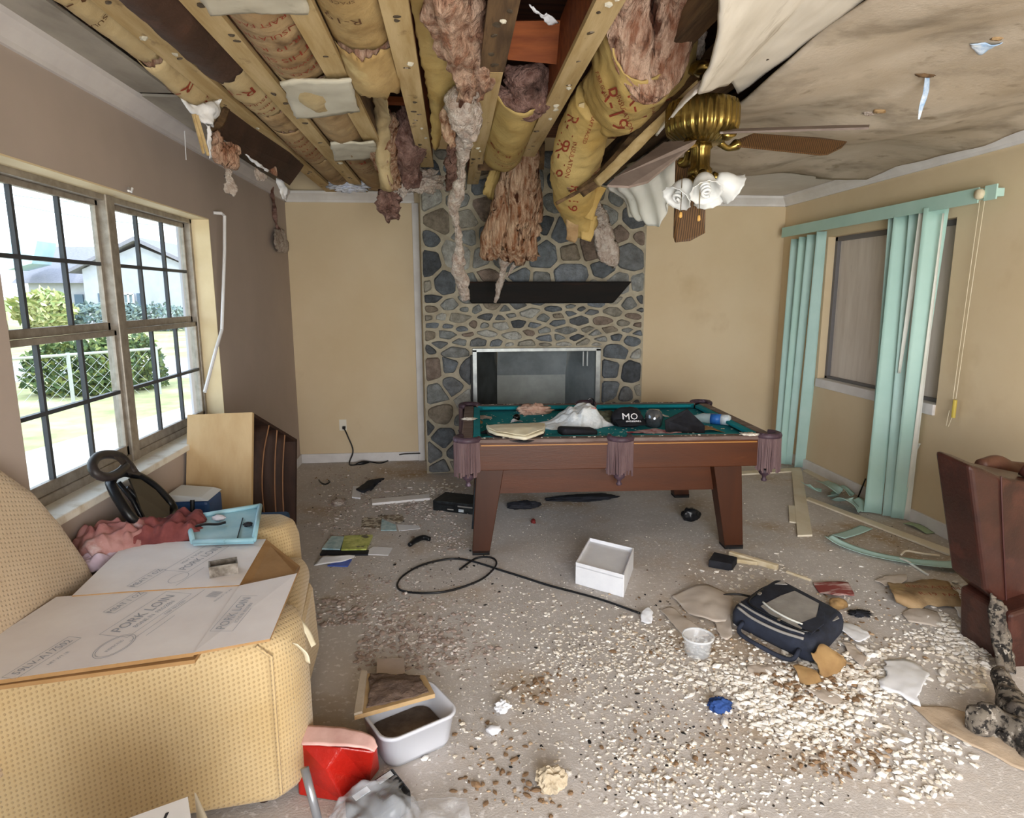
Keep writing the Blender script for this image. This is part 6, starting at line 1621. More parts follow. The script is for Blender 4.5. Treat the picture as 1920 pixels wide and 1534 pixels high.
board_on_floor('trim_board', [(697, 940), (698, 948), (806, 938), (805, 930)], .02, m_trim, 'white painted trim board lying left of the black recorder')
tag(MB().tube(cr([ptz(1683, 1046, .006), ptz(1700, 1052, .02), ptz(1715, 1062, .01), ptz(1740, 1078, .006)], 16), .008, 6).build('wire', m_slatw), 'white stiff wire curl beside the long mint vane', 'wire')
tag(MB().tube(cr([ptz(1690, 1040, .02), ptz(1700, 1033, .03), ptz(1730, 1038, .02), ptz(1762, 1042, .02)], 16), .007, 6).build('wire', m_tb), 'bent cream strip lying over the long mint vane', 'strip')
tag(MB().tube([ptz(1609, 932, .005), ptx(1623, 898, 3.40)], .006, 5).build('rod', m_blk_gl), 'thin dark rod leaning on the right wall behind the blinds', 'rod')

# ================================================================ recliner, camouflage clothing
m_lea = M('burgundy_leather', '#40221b', '#2a1511', scale=5, rough=.38, bump=.25, bscale=50, spots=('#5c3429', 4, .55, .72), spots2=('#2b1614', 4, .60, .78), coat=.15)
m_lea2 = M('brown_leather_inner', '#6b4738', '#553629', scale=5, rough=.5, bump=.2, bscale=50)
def camo(name):
    m = M(name, '#4b443e', '#6c645a', scale=18, rough=.9, ramp=(.4, .5), spots=('#1d1a18', 30, .48, .55), spots2=('#968f85', 46, .60, .65))
    return m
m_camo = camo('bark_camouflage')
rc = empty('recliner', (2.75, 2.75, 0), label='burgundy leather recliner tipped back at the right edge of the photo', cat='recliner')
RY_ = 2.62
def rp_(px, py, y=RY_): return pty(px, py, y)
pf = [(1817, 872), (1846, 880), (1878, 895), (1930, 906), (2050, 930), (2050, 1290), (1930, 1196), (1886, 1146), (1847, 1108)]
F = [rp_(*p) for p in pf]
put(MB().slab(F, (0, .22, .02)).build('back_panel', m_lea, bevel=.02, bsegs=3), rc)
sm2 = [rp_(1877, 893, RY_-.005), rp_(1880, 980, RY_-.006), rp_(1888, 1150, RY_-.005)]
put(MB().tube(cr(sm2, 14), .004, 6).build('seam', M('seam_leather', '#3c1b18', rough=.5)), rc)
put(roll('headrest', [rp_(1838, 872, RY_+.30), rp_(1868, 870, RY_+.33), rp_(1900, 885, RY_+.33), rp_(2000, 900, RY_+.3)], [.03, .05, .06, .06], m_lea2, None, 20, 24, .004), rc)
put(roll('arm_cushion', [rp_(1917, 878, RY_+.12), rp_(1940, 885, RY_+.1), rp_(2050, 900, RY_+.1)], [.035, .06, .07], m_lea, None, 20, 20, .006), rc)
L2 = [rp_(1893, 1152, 2.52), rp_(1960, 1130, 2.52), rp_(1960, 1310, 2.52), rp_(1921, 1285, 2.52), rp_(1890, 1262, 2.52)]
put(MB().slab(L2, (0, .3, 0)).build('footrest_panel', m_lea, bevel=.02, bsegs=3), rc)
bs = MB(); p0 = rp_(1960, 1250, 2.75)
put(MB().bb(p0.x, p0.x+.6, 2.65, 3.1, .0, .45).build('base', m_lea2, bevel=.03), rc)
put(MB().bb(p0.x-.06, p0.x+.5, 2.6, 2.66, .0, .04).build('base_rail', m_blk_gl), rc)
cj = empty('camouflage_jacket', ptz(1880, 1290, 0), label='bark-camouflage jacket draped from the recliner onto the floor', cat='jacket')
put(sheet('hanging_body', [[rp_(1856, 1108, 2.60), rp_(1872, 1126, 2.58), rp_(1890, 1150, 2.56)], [rp_(1858, 1150, 2.58), rp_(1874, 1165, 2.54), rp_(1892, 1180, 2.55)], [rp_(1864, 1210, 2.54), rp_(1880, 1222, 2.5), rp_(1896, 1230, 2.52)], [rp_(1868, 1246, 2.48), rp_(1884, 1256, 2.46), rp_(1894, 1262, 2.48)]], m_camo, None, 24, 40, .01, .02, 9, .01, 14, 3, folds=.012, foldn=4), cj)
put(roll('sleeve', [ptz(1876, 1262, .10), ptz(1890, 1300, .08), ptz(1912, 1345, .07), ptz(1945, 1385, .06)], [.03, .05, .06, .06], m_camo, None, 20, 40, .02, 9, 5, flat=1.2), cj)
put(roll('cuff', [ptz(1812, 1345, .045), ptz(1838, 1352, .05), ptz(1870, 1352, .055), ptz(1905, 1368, .06), ptz(1950, 1400, .06)], [.035, .05, .05, .055, .06], m_camo, None, 22, 44, .022, 9, 8, flat=1.15), cj)
put(sheet('hem', [[ptz(1862, 1375, .02), ptz(1880, 1370, .05)], [ptz(1890, 1395, .02), ptz(1910, 1390, .05)], [ptz(1925, 1425, .02), ptz(1950, 1420, .05)]], m_camo, None, 14, 24, .012, .02, 9, .01, 14, 9), cj)
tag(sheet('carpet_flap', [[ptz(1708, 1322, .004), ptz(1725, 1322, .012), ptz(1775, 1325, .012)], [ptz(1770, 1372, .006), ptz(1810, 1358, .014), ptz(1850, 1350, .014)], [ptz(1860, 1416, .006), ptz(1885, 1398, .014), ptz(1930, 1372, .014)], [ptz(1950, 1460, .006), ptz(1960, 1430, .014), ptz(1990, 1400, .014)]], M('flap_beige', '#b9a690', '#a8957f', scale=5, rough=.95, bump=.2, bscale=90), None, 26, 30, .006, .008, 6, .01, 10, 5), 'raised beige carpet flap on the floor under the jacket cuff', 'carpet')

# ================================================================ things on the floor, centre
# white open carton
q0, q1, q2 = ptz(1079, 1095), ptz(1169, 1121), ptz(1190, 1066)
m_wbx = M('white_box_card', '#e6e8ec', '#dadce2', scale=6, rough=.6)
wx = empty('white_box', (q0+q2)/2, label='open square white cardboard box on the floor before the pool table', cat='box')
ex = (q1-q0); ex.z = 0; hz_ = .138; ey = ptz(1190, 1025, hz_)-ptz(1172, 1075, hz_)
lean = Vector((.0, .0, 0))
C0 = [q0, q0+ex, q0+ex+ey, q0+ey]
t_ = .006
for a, b in ((0, 1), (1, 2), (2, 3), (3, 0)):
    A_, B_ = C0[a], C0[b]; inn_ = Vector((-(B_-A_).y, (B_-A_).x, 0)).normalized()*t_
    put(MB().slab([A_+Vector((0, 0, .002)), B_+Vector((0, 0, .002)), B_+Vector((0, 0, hz_)), A_+Vector((0, 0, hz_))], inn_).build('side_panel', m_wbx), wx)
put(MB().slab([p+Vector((0, 0, .112)) for p in C0], (0, 0, .004)).build('inner_tray', m_wbx), wx)
# laptop bag
lbw = [ptz(1366, 1172), ptz(1456, 1113), ptz(1584, 1186), ptz(1526, 1252)]
m_nav = M('navy_nylon', '#20242f', '#2c3242', scale=14, rough=.75, bump=.15, bscale=200)
m_gry = M('grey_nylon', '#9b9894', '#85827e', scale=8, rough=.8, bump=.15, bscale=160)
bag = empty('laptop_bag', (lbw[0]+lbw[2])/2, label='navy and grey laptop bag lying flat among the plaster crumbs', cat='bag')
hb = .12
ctr = (lbw[0]+lbw[1]+lbw[2]+lbw[3])/4
def bq(u, v, z): return lbw[0].lerp(lbw[1], v).lerp(lbw[3].lerp(lbw[2], v), u)+Vector((0, 0, z))
mb = MB(); lv = [(.03, .0, .004), (.0, 0, .04), (.02, 0, .09), (.07, 0, .115)]
pts = []
def rrect(ins, z, n=6):
    out = []
    for (cu, cv, a0) in ((ins+.10, ins+.10, PI), (1-ins-.10, ins+.10, 1.5*PI), (1-ins-.10, 1-ins-.10, 0), (ins+.10, 1-ins-.10, .5*PI)):
        for k in range(n):
            a = a0+(PI/2)*k/(n-1); out.append(bq(cu+.10*math.cos(a), cv+.10*math.sin(a), z))
    return out
levels = [rrect(.03, .003), rrect(0, .02), rrect(0, .07), rrect(.02, .10), rrect(.07, .115)]
n = len(levels[0])
for l in levels: mb.v += [tuple(p) for p in l]
mb.f = [(i*n+j, i*n+(j+1) % n, (i+1)*n+(j+1) % n, (i+1)*n+j) for i in range(len(levels)-1) for j in range(n)]+[tuple(range(n-1, -1, -1)), tuple((len(levels)-1)*n+j for j in range(n))]
mb.mi = [0]*len(mb.f)
put(mb.build('bag_body', m_nav, None, smooth=True), bag)
def patch(name, uv, z, m, th=.006): return put(MB().slab([bq(u, v, z) for u, v in uv], (0, 0, th)).build(name, m, None, bevel=.002), bag)
patch('front_pocket', [(.26, .22), (.40, .16), (.78, .14), (.80, .55), (.70, .84), (.36, .84), (.30, .60)][::1], .115, m_gry)
patch('corner_patch', [(.10, .78), (.22, .90), (.12, .93)], .112, m_gry)
patch('corner_patch', [(.93, .55), (.98, .80), (.90, .86), (.86, .62)], .104, m_gry)
patch('navy_panel', [(.72, .20), (.90, .14), (.92, .46), (.84, .70), (.72, .82), (.80, .52)], .117, m_nav, .006)
def bline(name, uvz, r, m): return put(MB().tube(cr([bq(*q) for q in uvz], 24), r, 8).build(name, m, None, smooth=True), bag)
bline('piping', [(.08, .04, .108), (.3, -.005, .10), (.6, -.01, .10), (.86, .03, .108)], .007, m_gry)
bline('piping', [(.06, .10, .116), (.3, .06, .116), (.6, .05, .116), (.84, .10, .116)], .006, m_gry)
bline('zipper', [(.08, .55, .118), (.10, .25, .12), (.2, .13, .122), (.5, .11, .122), (.82, .13, .12), (.92, .3, .115)], .006, m_blk_gl)
bline('pocket_piping', [(.24, .30, .123), (.4, .24, .124), (.6, .22, .124), (.76, .24, .123)], .005, m_slatw)
bline('handle', [(.18, .0, .055), (.22, -.13, .03), (.5, -.16, .02), (.8, -.14, .02), (.84, 0, .055)], .011, m_nav)
bline('shoulder_strap', [(.04, .35, .08), (-.1, .55, .03), (-.12, .85, .03), (.02, 1.0, .07)], .008, m_nav)
for u in (.12, .55): put(MB().box(bq(u, .12 if u > .3 else .42, .126), (.025, .014, .008), (0, 0, .7)).build('zip_pull', m_fr), bag)
# strap/cable from the bag
tag(MB().tube(cr([ptz(1300, 1142, .012), ptz(1318, 1132, .012), ptz(1345, 1119, .02), ptz(1378, 1114, .03), ptz(1416, 1120, .03)], 30), .006, 6).build('shoulder_strap', m_blk_gl), 'thin dark strap arcing over the grey paper beside the laptop bag', 'strap')
# clear round tub
tp = ptz(1316, 1240)
tb_ = empty('plastic_tub', tp, label='clear round plastic tub left of the laptop bag', cat='tub')
m_clear = film_mat('clear_tub_plastic', '#e6ecf2', .22, .1)
put(MB().lathe([(.001, .003), (.056, .003), (.060, .01), (.068, .088), (.072, .092), (.074, .098), (.071, .098), (.066, .09), (.057, .012), (.001, .008)], tp+Vector((0, .06, 0)), 32).build('tub_body', m_clear, None, smooth=True), tb_)
put(MB().lathe([(.071, .090), (.076, .092), (.076, .100), (.071, .100)], tp+Vector((0, .06, 0)), 32, caps=False).build('rim', film_mat('tub_rim', '#eef2f6', .5, .15), None, smooth=True), tb_)
# milky tub with board
m_milk = film_mat('milky_plastic', '#dcdfe8', .72, .3)
k = [ptz(692, 1392), ptz(752, 1424), ptz(833, 1388), ptz(790, 1352)]
tubc = (k[0]+k[1]+k[2]+k[3])/4
tu = empty('storage_tub', tubc, label='milky rectangular food tub with dirt inside under the dusty board', cat='tub')
ax_ = (ptz(833, 1388)-ptz(752, 1424)); ax_.z = 0; ang = math.atan2(ax_.y, ax_.x)
def rr3(lx, ly, r, z, n=7):
    out = []
    for (sx, sy, a0) in ((-1, -1, PI), (1, -1, 1.5*PI), (1, 1, 0), (-1, 1, .5*PI)):
        for q in range(n):
            a = a0+PI/2*q/(n-1)
            p = Vector((sx*(lx-r)+r*math.cos(a), sy*(ly-r)+r*math.sin(a), z)); p.rotate(Euler((0, 0, ang))); out.append(p+tubc)
    return out
def loops(name, Ls, m, parent, cap0=True, cap1=True):
    mb = MB(); n = len(Ls[0])
    for l in Ls: mb.v += [tuple(p) for p in l]
    mb.f = [(i*n+j, i*n+(j+1) % n, (i+1)*n+(j+1) % n, (i+1)*n+j) for i in range(len(Ls)-1) for j in range(n)]
    if cap0: mb.f.append(tuple(range(n-1, -1, -1)))
    if cap1: mb.f.append(tuple((len(Ls)-1)*n+j for j in range(n)))
    mb.mi = [0]*len(mb.f)
    return put(mb.build(name, m, None, smooth=True), parent)
TX, TY = .15, .13
loops('tub_wall', [rr3(TX*.86, TY*.86, .05, .003), rr3(TX*.90, TY*.90, .05, .02), rr3(TX, TY, .055, .125), rr3(TX+.008, TY+.008, .06, .128), rr3(TX+.008, TY+.008, .06, .14), rr3(TX-.002, TY-.002, .055, .14), rr3(TX*.87, TY*.87, .05, .02)], m_milk, tu)
loops('dirt_fill', [rr3(TX*.83, TY*.83, .05, .024), rr3(TX*.84, TY*.84, .05, .05)], M('dirt_brown', '#7d6a58', '#5f4e3f', scale=20, rough=1, bump=.6, bscale=60), tu)
# dusty drawer board resting on tub
m_dust = M('dust_layer', '#6e5c50', '#574840', scale=16, rough=1, bump=.8, bscale=60, spots=('#8d7c70', 8, .6, .75))
bd = [ptz(664, 1343, .165), ptz(816, 1301, .165), ptz(797, 1266, .160), ptz(677, 1262, .160)]
brd = empty('drawer_front', (bd[0]+bd[2])/2, label='framed wooden board heaped with grey dust, leaning on the milky tub', cat='board')
put(MB().slab(bd, (0, 0, -.018)).build('wooden_board', M('raw_wood_edge', '#b69a72', '#9c8059', scale=8, rough=.7), None, bevel=.002), brd)
def bdp(u, v, h=.002): return bd[0].lerp(bd[1], u).lerp(bd[3].lerp(bd[2], u), v)+Vector((0, 0, h))
put(sheet('dust_heap', [[bdp(.16, .10), bdp(.5, .08), bdp(.93, .12)], [bdp(.16, .5, .012), bdp(.5, .5, .02), bdp(.9, .5, .012)], [bdp(.14, .96, .004), bdp(.5, .97, .006), bdp(.9, .95)]], m_dust, None, 40, 24, .004, .006, 24, .012, 20, 4), brd)
put(MB().hexa([bdp(.0, .0), bdp(.10, .0), bdp(.10, 1), bdp(0, 1)], [bdp(.0, .0, .012), bdp(.09, .0, .012), bdp(.09, 1, .012), bdp(0, 1, .012)]).build('frame_moulding', M('pale_moulding', '#b3a696', '#a1937f', scale=8, rough=.7)), brd)
tag(MB().slab([ptz(707, 1240, .012), ptz(757, 1238, .012), ptz(760, 1270, .03), ptz(706, 1268, .03)], (0, 0, .012)).build('plaster_slab', M('pinkish_board', '#c9bcb6', '#bbaea8', scale=6, rough=.9)), 'square pinkish plaster slab behind the dusty board', 'plaster')
# red bag
m_red = M('red_plastic', '#b31f14', '#96170f', scale=4, rough=.3, spec=.5, bump=.35, bscale=9, bdist=.03, spots=('#2c0a08', 3, .66, .74))
rb = empty('red_bag', ptz(630, 1450), label='red plastic bag with a pale hem beside the armchair', cat='bag')
RV = dict(A=(566, 1362, .205), B=(694, 1378, .19), C=(708, 1402, .17), D=(566, 1398, .19), E=(640, 1399, .195), F=(700, 1412, .165), G=(560, 1452, .07), Hc=(612, 1442, .13), I=(645, 1504, .003), J=(690, 1464, .01), K=(712, 1442, .01), L=(560, 1490, .003), B2=(700, 1384, .02), A2=(560, 1380, .02))
RK = {k_: i for i, k_ in enumerate(RV)}
mb = MB()
mb.v = [tuple(ptz(*v)) for v in RV.values()]
mb.f = [tuple(RK[k_] for k_ in f) for f in (('D', 'G', 'Hc', 'E'), ('E', 'Hc', 'J', 'F'), ('Hc', 'I', 'J'), ('G', 'I', 'Hc'), ('G', 'L', 'I'), ('F', 'J', 'K', 'C'), ('C', 'K', 'B2', 'B'), ('A', 'B', 'B2', 'A2'), ('A', 'D', 'G', 'L', 'A2'), ('D', 'E', 'F', 'C', 'B', 'A'))]
mb.mi = [0]*len(mb.f)
ro_ = mb.build('bag_body', m_red, None, bevel=.008, bsegs=3); put(ro_, rb)
put(sheet('hem', [[ptz(566, 1362, .215), ptz(640, 1366, .212), ptz(694, 1380, .20), ptz(707, 1402, .178)], [ptz(566, 1398, .20), ptz(630, 1399, .205), ptz(680, 1404, .19), ptz(701, 1411, .174)]], M('hem_pale', '#d9b5ae', '#c59a93', scale=9, rough=.5), None, 26, 8, .006, .004, 12), rb)
# black box with two white labels
kc = [ptz(645, 1510, .0), ptz(738, 1440, .0), ptz(770, 1485, .0), ptz(700, 1560, .0)]
kb_ = empty('battery_pack', (kc[0]+kc[2])/2, label='black case with two white labels in front of the red bag', cat='case')
hh = .075
kc2 = [ptz(645, 1498, hh), ptz(736, 1438, hh), ptz(771, 1482, hh), ptz(690, 1548, hh)]
kb0 = [Vector((p.x, p.y, .002)) for p in kc2]
put(MB().hexa(kb0, kc2).build('case_body', m_blk_gl, None, bevel=.008), kb_)
def kq(u, v, h=.001): return kc2[0].lerp(kc2[1], u).lerp(kc2[3].lerp(kc2[2], u), v)+Vector((0, 0, h))
for (u0, u1, lt__) in ((.12, .42, 'NOVA'), (.62, .92, 'LITHIUM')):
    put(MB().slab([kq(u0, .08), kq(u1, .08), kq(u1, .26), kq(u0, .26)], (0, 0, .0015)).build('label_strip', MATS['white_label']), kb_)
for v in (.42, .56, .70): put(MB().hexa([kq(.45, v), kq(.95, v), kq(.95, v+.05), kq(.45, v+.05)], [kq(.45, v, .007), kq(.95, v, .007), kq(.95, v+.05, .007), kq(.45, v+.05, .007)]).build('ridge', m_blk_gl), kb_)
# clear plastic sheets at the bottom edge
m_film = film_mat('clear_film', '#e3e8f0', .17, .12)
tag(drape('plastic_bag', ptz(702, 1545, 0), Vector((.9, .4, 0)), Vector((-.4, .9, 0)), .15, .12, .13, m_film, lambda u: .9, amp=.35, fu=1.5, fv=1.2, seed=14), 'clear plastic bag bulging over the black case at the bottom edge', 'bag')
tag(sheet('plastic_sheet', [[ptz(755, 1512, .05), ptz(820, 1503, .06), ptz(872, 1504, .05)], [ptz(750, 1540, .07), ptz(815, 1535, .09), ptz(885, 1532, .06)], [ptz(745, 1580, .03), ptz(820, 1580, .04), ptz(900, 1570, .02)]], m_film, None, 30, 22, .002, .02, 9, .004, 10, 8), 'clear plastic sheet cut off by the bottom edge', 'plastic sheet')
# metal tube beside the armchair
ta, tb2 = ptz(571, 1440, .20), ptz(598, 1545, .04)
tag(MB().tube([ta, tb2], .014, 12).build('metal_tube', M('grey_tube', '#9fa2a8', rough=.3, metal=.6), smooth=True), 'grey metal tube leaning beside the armchair at the bottom', 'tube')
# crumpled papers, blue rag
tag(blob('crumpled_paper', ptz(1034, 1462, .03), (.048, .04, .042), M('kraft_paper_ball', '#b9ab94', '#a89a82', scale=12, rough=.85), None, 4, .6, 1.8, 33, flatten=.003, smooth=False, crease=True), 'crumpled tan paper ball near the bottom centre', 'paper')
tag(blob('rag', ptz(1350, 1322, .022), (.046, .036, .028), M('royal_blue_cloth', '#2a4a86', '#1f3a70', scale=20, rough=.8), None, 4, .6, 1.9, 35, flatten=.002, crease=True), 'crumpled royal blue rag among the white crumbs', 'rag')
tag(blob('crumpled_paper', ptz(942, 1325, .02), (.03, .028, .02), m_wbx, None, 3, .6, 2.6, 37, flatten=.002, smooth=False), 'small crumpled white paper right of the milky tub', 'paper')
tag(blob('plaster_lump', ptz(925, 1368, .012), (.03, .024, .014), m_wbx, None, 3, .3, 2, 39, flatten=.002), 'smooth white plaster lump below the small white paper', 'plaster')
# cable loop
lp = [(1200, 1150), (1120, 1122), (1030, 1098), (980, 1082), (935, 1068), (905, 1058), (870, 1049), (835, 1049), (790, 1060), (758, 1078), (745, 1095), (752, 1107), (785, 1112), (830, 1110), (870, 1100), (905, 1085), (927, 1065), (930, 1052), (918, 1045), (895, 1046), (878, 1056), (862, 1068)]
tag(MB().tube(cr([ptz(p[0], p[1], .008+(.012 if 14 < i < 19 else 0)) for i, p in enumerate(lp)], 160), .0065, 6).build('cable', m_blk_gl, smooth=True), 'long dark cable looped on the floor at the near left table leg', 'cable')
tag(roll('grip', [ptz(768, 1022, .016), ptz(778, 1014, .02), ptz(793, 1008, .02), ptz(806, 1011, .016)], [.014, .02, .02, .016], m_blk_gl, None, 12, 24, .004), 'curved black rubber grip left of the near table leg', 'grip')
# recorder and dark things under the table
rv = empty('video_recorder', ptz(850, 950), label='dusty black video recorder on the floor behind the near left table leg', cat='recorder')
v0, v1 = ptz(812, 957), ptz(890, 966)
dvx = (v1-v0); dvx.z = 0; nx_ = Vector((-dvx.y, dvx.x, 0)).normalized()*.24
hv = .085
put(MB().slab([v0, v1, v1+nx_, v0+nx_], (0, 0, hv)).build('case', M('dusty_black', '#15181b', '#3a4043', scale=12, rough=.5, ramp=(.5, .8)), None, bevel=.004), rv)
def vq(u, z, d=-.002): return v0.lerp(v1, u)+Vector((0, 0, z))+nx_.normalized()*d
put(MB().slab([vq(.62, .012), vq(.74, .012), vq(.74, .034), vq(.62, .034)], nx_.normalized()*.002).build('sticker', MATS['white_label']), rv)
for (u0, u1, z0, z1) in ((.1, .55, .05, .066), (.6, .95, .052, .062), (.35, .5, .02, .028)): put(MB().slab([vq(u0, z0), vq(u1, z0), vq(u1, z1), vq(u0, z1)], nx_.normalized()*.002).build('panel', m_gry if u0 > .3 else m_blk_gl), rv)
tag(MB().slab([ptz(884, 992), ptz(897, 992), pty(905, 884, 4.30), pty(892, 884, 4.30)], (.012, .01, 0)).build('folded_screen', M('slate_panel', '#4b5560', '#39424c', scale=5, rough=.5)), 'slate grey panel standing behind the near left table leg', 'panel')
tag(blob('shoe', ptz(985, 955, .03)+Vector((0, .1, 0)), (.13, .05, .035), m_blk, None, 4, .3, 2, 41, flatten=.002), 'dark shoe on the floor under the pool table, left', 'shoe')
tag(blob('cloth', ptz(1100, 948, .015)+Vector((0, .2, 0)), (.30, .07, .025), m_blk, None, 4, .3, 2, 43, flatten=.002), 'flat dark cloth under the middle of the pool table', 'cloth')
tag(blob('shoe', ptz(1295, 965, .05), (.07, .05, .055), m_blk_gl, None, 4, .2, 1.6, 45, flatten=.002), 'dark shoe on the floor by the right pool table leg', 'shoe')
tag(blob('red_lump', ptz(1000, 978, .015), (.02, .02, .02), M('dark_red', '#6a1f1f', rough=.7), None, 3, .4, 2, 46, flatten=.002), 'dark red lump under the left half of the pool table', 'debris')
# magazines, photos, folder
def flat(name, pix, th, m, label, cat, z=.003, parent=None):
    o = MB().slab([ptz(p[0], p[1], z) for p in pix], (0, 0, th)).build(name, m, None)
    if parent is not None: return put(o, parent)
    return tag(o, label, cat)
m_mag1 = M('green_cover', '#8a9a3c', '#c8d07a', scale=24, rough=.35, spots=('#3b3f36', 10, .58, .64))
m_mag2 = M('blue_cover', '#7fa9b8', '#b3d0d6', scale=22, rough=.35)
flat('magazine', [(640, 1035), (687, 1034), (699, 1007), (646, 1009)], .018, m_mag1, 'green covered magazine on the floor right of the blue one', 'magazine')
flat('magazine', [(604, 1032), (638, 1034), (646, 1010), (622, 1009)], .016, m_mag2, 'light blue covered magazine on the floor left of the green one', 'magazine')
flat('magazine', [(600, 1042), (690, 1042), (692, 1034), (604, 1034)], .010, m_blk, 'dark book lying under the magazines', 'book', z=.002)
tag(sheet('folder', [[ptz(588, 1060, .004), ptz(640, 1052, .02), ptz(664, 1045, .01)], [ptz(604, 1043, .02), ptz(640, 1041, .035), ptz(666, 1041, .012)]], m_wbx, None, 14, 8, .006, .005, 10), 'white sleeve lying over the blue folder near the armchair', 'paper')
flat('folder', [(614, 1062), (652, 1063), (660, 1050), (640, 1049)], .006, M('cobalt_plastic', '#2f4fae', '#4566c2', scale=14, rough=.4), 'cobalt blue folder poking out under the white sleeve', 'folder')
m_ph = M('photo_scraps', '#5e4d42', '#b9b3a6', scale=26, rough=.4, spots=('#1d1c1e', 14, .56, .6), ramp=(.45, .55))
flat('photo_print', [(677, 990), (712, 992), (716, 972), (679, 972)], .004, m_ph, 'torn colour photo lying on the floor, left of the white leaflet', 'photo')
flat('leaflet', [(714, 995), (744, 995), (742, 985), (716, 974)], .004, m_mag2, 'white leaflet between the torn photos on the floor', 'paper')
flat('photo_print', [(709, 968), (755, 966), (758, 978), (744, 982)], .006, m_ph, 'dark framed photo scrap above the white leaflet', 'photo')
flat('paper_scrap', [(744, 984), (786, 986), (788, 992), (748, 996)], .003, m_wbx, 'thin white paper scrap right of the leaflet', 'paper')
flat('paper_scrap', [(676, 1040), (700, 1026), (736, 1028), (728, 1042)], .004, m_wbx, 'white torn paper right of the green magazine', 'paper')
tag(sheet('remote_control', [[ptz(668, 920, .012), ptz(690, 906, .02)], [ptz(682, 924, .012), ptz(704, 902, .03)], [ptz(700, 912, .012), ptz(720, 899, .02)]], m_blk, None, 12, 14, .02, .01, 9, .006), 'crumpled black glove beside the white plaster pieces near the back wall', 'glove')
flat('plaster_piece', [(660, 934), (676, 936), (677, 914), (662, 914)], .012, m_wbx, 'upright white plaster piece next to the black glove', 'plaster')
tag(blob('plaster_piece', ptz(635, 942, .02), (.06, .05, .025), m_fluff, None, 3, .5, 2, 47, flatten=.002), 'pinkish plaster piece left of the upright white one', 'plaster')
tag(MB().tube(cr([ptz(598, 900, .006), ptz(602, 905, .006), ptz(610, 908, .006), ptz(618, 904, .006), ptz(616, 901, .01)], 16), .007, 6).build('wire', m_blk_gl), 'small black wire curl on the floor near the left wall corner', 'wire')
# wooden sticks and bracket
m_stk = M('split_wood', '#dfd2b8', '#c9b894', scale=5, rough=.8, stretch=(.5, 4, 4))
def stick(a, b, w, h, label):
    A_, B_ = ptz(a[0], a[1], h/2), ptz(b[0], b[1], h/2)
    d = (B_-A_); s = Vector((d.y, -d.x, 0)).normalized()*w/2; u = Vector((0, 0, h/2))
    return tag(MB().hexa([A_-s-u, A_+s-u, A_+s+u, A_-s+u], [B_-s-u, B_+s-u, B_+s+u, B_-s+u]).build('wooden_stick', m_stk, None, bevel=.004), label, 'stick')
stick((1368, 1038), (1458, 1064), .035, .035, 'thick split wooden stick behind the black bracket')
stick((1362, 1048), (1420, 1056), .03, .025, 'shorter wooden stick touching the black bracket')
stick((1474, 1072), (1520, 1088), .015, .015, 'thin pale stick right of the thick ones')
bk_ = [ptz(1328, 1064), ptz(1372, 1072), ptz(1382, 1058), ptz(1338, 1048)]
tag(MB().slab(bk_, (0, 0, .05)).build('brush', m_blk, None, bevel=.006), 'black scrubbing brush block in front of the wooden sticks', 'brush')
# papers and drywall boards near the bag
m_gp = M('grey_drywall_paper', '#c6bbb0', '#b3a79b', scale=5, rough=.9)
def litter(name, pix, m, label, cat, z=.004, th=.004, rag=.012, amp=.008, seed=1, zs=None):
    k = len(pix)//2
    a = [ptz(p[0], p[1], z+(zs[i] if zs else 0)) for i, p in enumerate(pix[:k])]; b = [ptz(p[0], p[1], z+(zs[k+i] if zs else 0)) for i, p in enumerate(pix[k:])]
    return tag(sheet(name, [a, [(p+q)/2+Vector((0, 0, .006)) for p, q in zip(a, b)], b], m, None, 22, 16, th, amp, 8, rag, 18, seed), label, cat)
litter('drywall_sheet', [(1258, 1118), (1320, 1096), (1375, 1120), (1290, 1152), (1340, 1165), (1370, 1165)], m_gp, 'large grey drywall paper sheet behind the clear tub', 'drywall', seed=2, zs=[.0, .03, .01, .0, .02, .0])
litter('drywall_sheet', [(1235, 1142), (1262, 1140), (1292, 1168), (1262, 1172), (1290, 1195), (1330, 1190)], m_gp, 'narrow grey drywall paper strip left of the clear tub', 'drywall', seed=3)
litter('drywall_sheet', [(1335, 1160), (1352, 1150), (1370, 1150), (1350, 1195), (1362, 1202), (1372, 1196)], m_gp, 'small grey drywall piece between the tub and bag', 'drywall', seed=4)
litter('paper_scrap', [(1205, 1148), (1215, 1140), (1225, 1150), (1202, 1165), (1214, 1170), (1222, 1168)], m_wbx, 'torn white paper at the right end of the cable', 'paper', seed=5, zs=[.02, .03, .02, 0, 0, 0])
litter('cardboard_piece', [(1522, 1225), (1545, 1212), (1578, 1228), (1535, 1262), (1552, 1270), (1586, 1248)], m_tan, 'tan torn cardboard leaning on the corner of the laptop bag', 'cardboard', seed=6, zs=[.09, .10, .10, .01, .0, .01], rag=.02)
litter('cardboard_piece', [(1484, 1248), (1510, 1250), (1530, 1258), (1500, 1278), (1520, 1286), (1538, 1280)], m_tan, 'tan torn cardboard in front of the laptop bag', 'cardboard', seed=7, zs=[.04, .04, .03, 0, 0, 0], rag=.02)
litter('cardboard_piece', [(1400, 1248), (1420, 1244), (1440, 1246), (1402, 1262), (1425, 1268), (1455, 1264)], m_gp, 'grey-tan drywall piece left of the torn cardboard', 'drywall', seed=8)
litter('cardboard_piece', [(1505, 1292), (1530, 1285), (1555, 1300), (1540, 1315), (1565, 1325), (1590, 1320)], m_gp, 'pale drywall paper below the torn cardboard', 'drywall', seed=9)
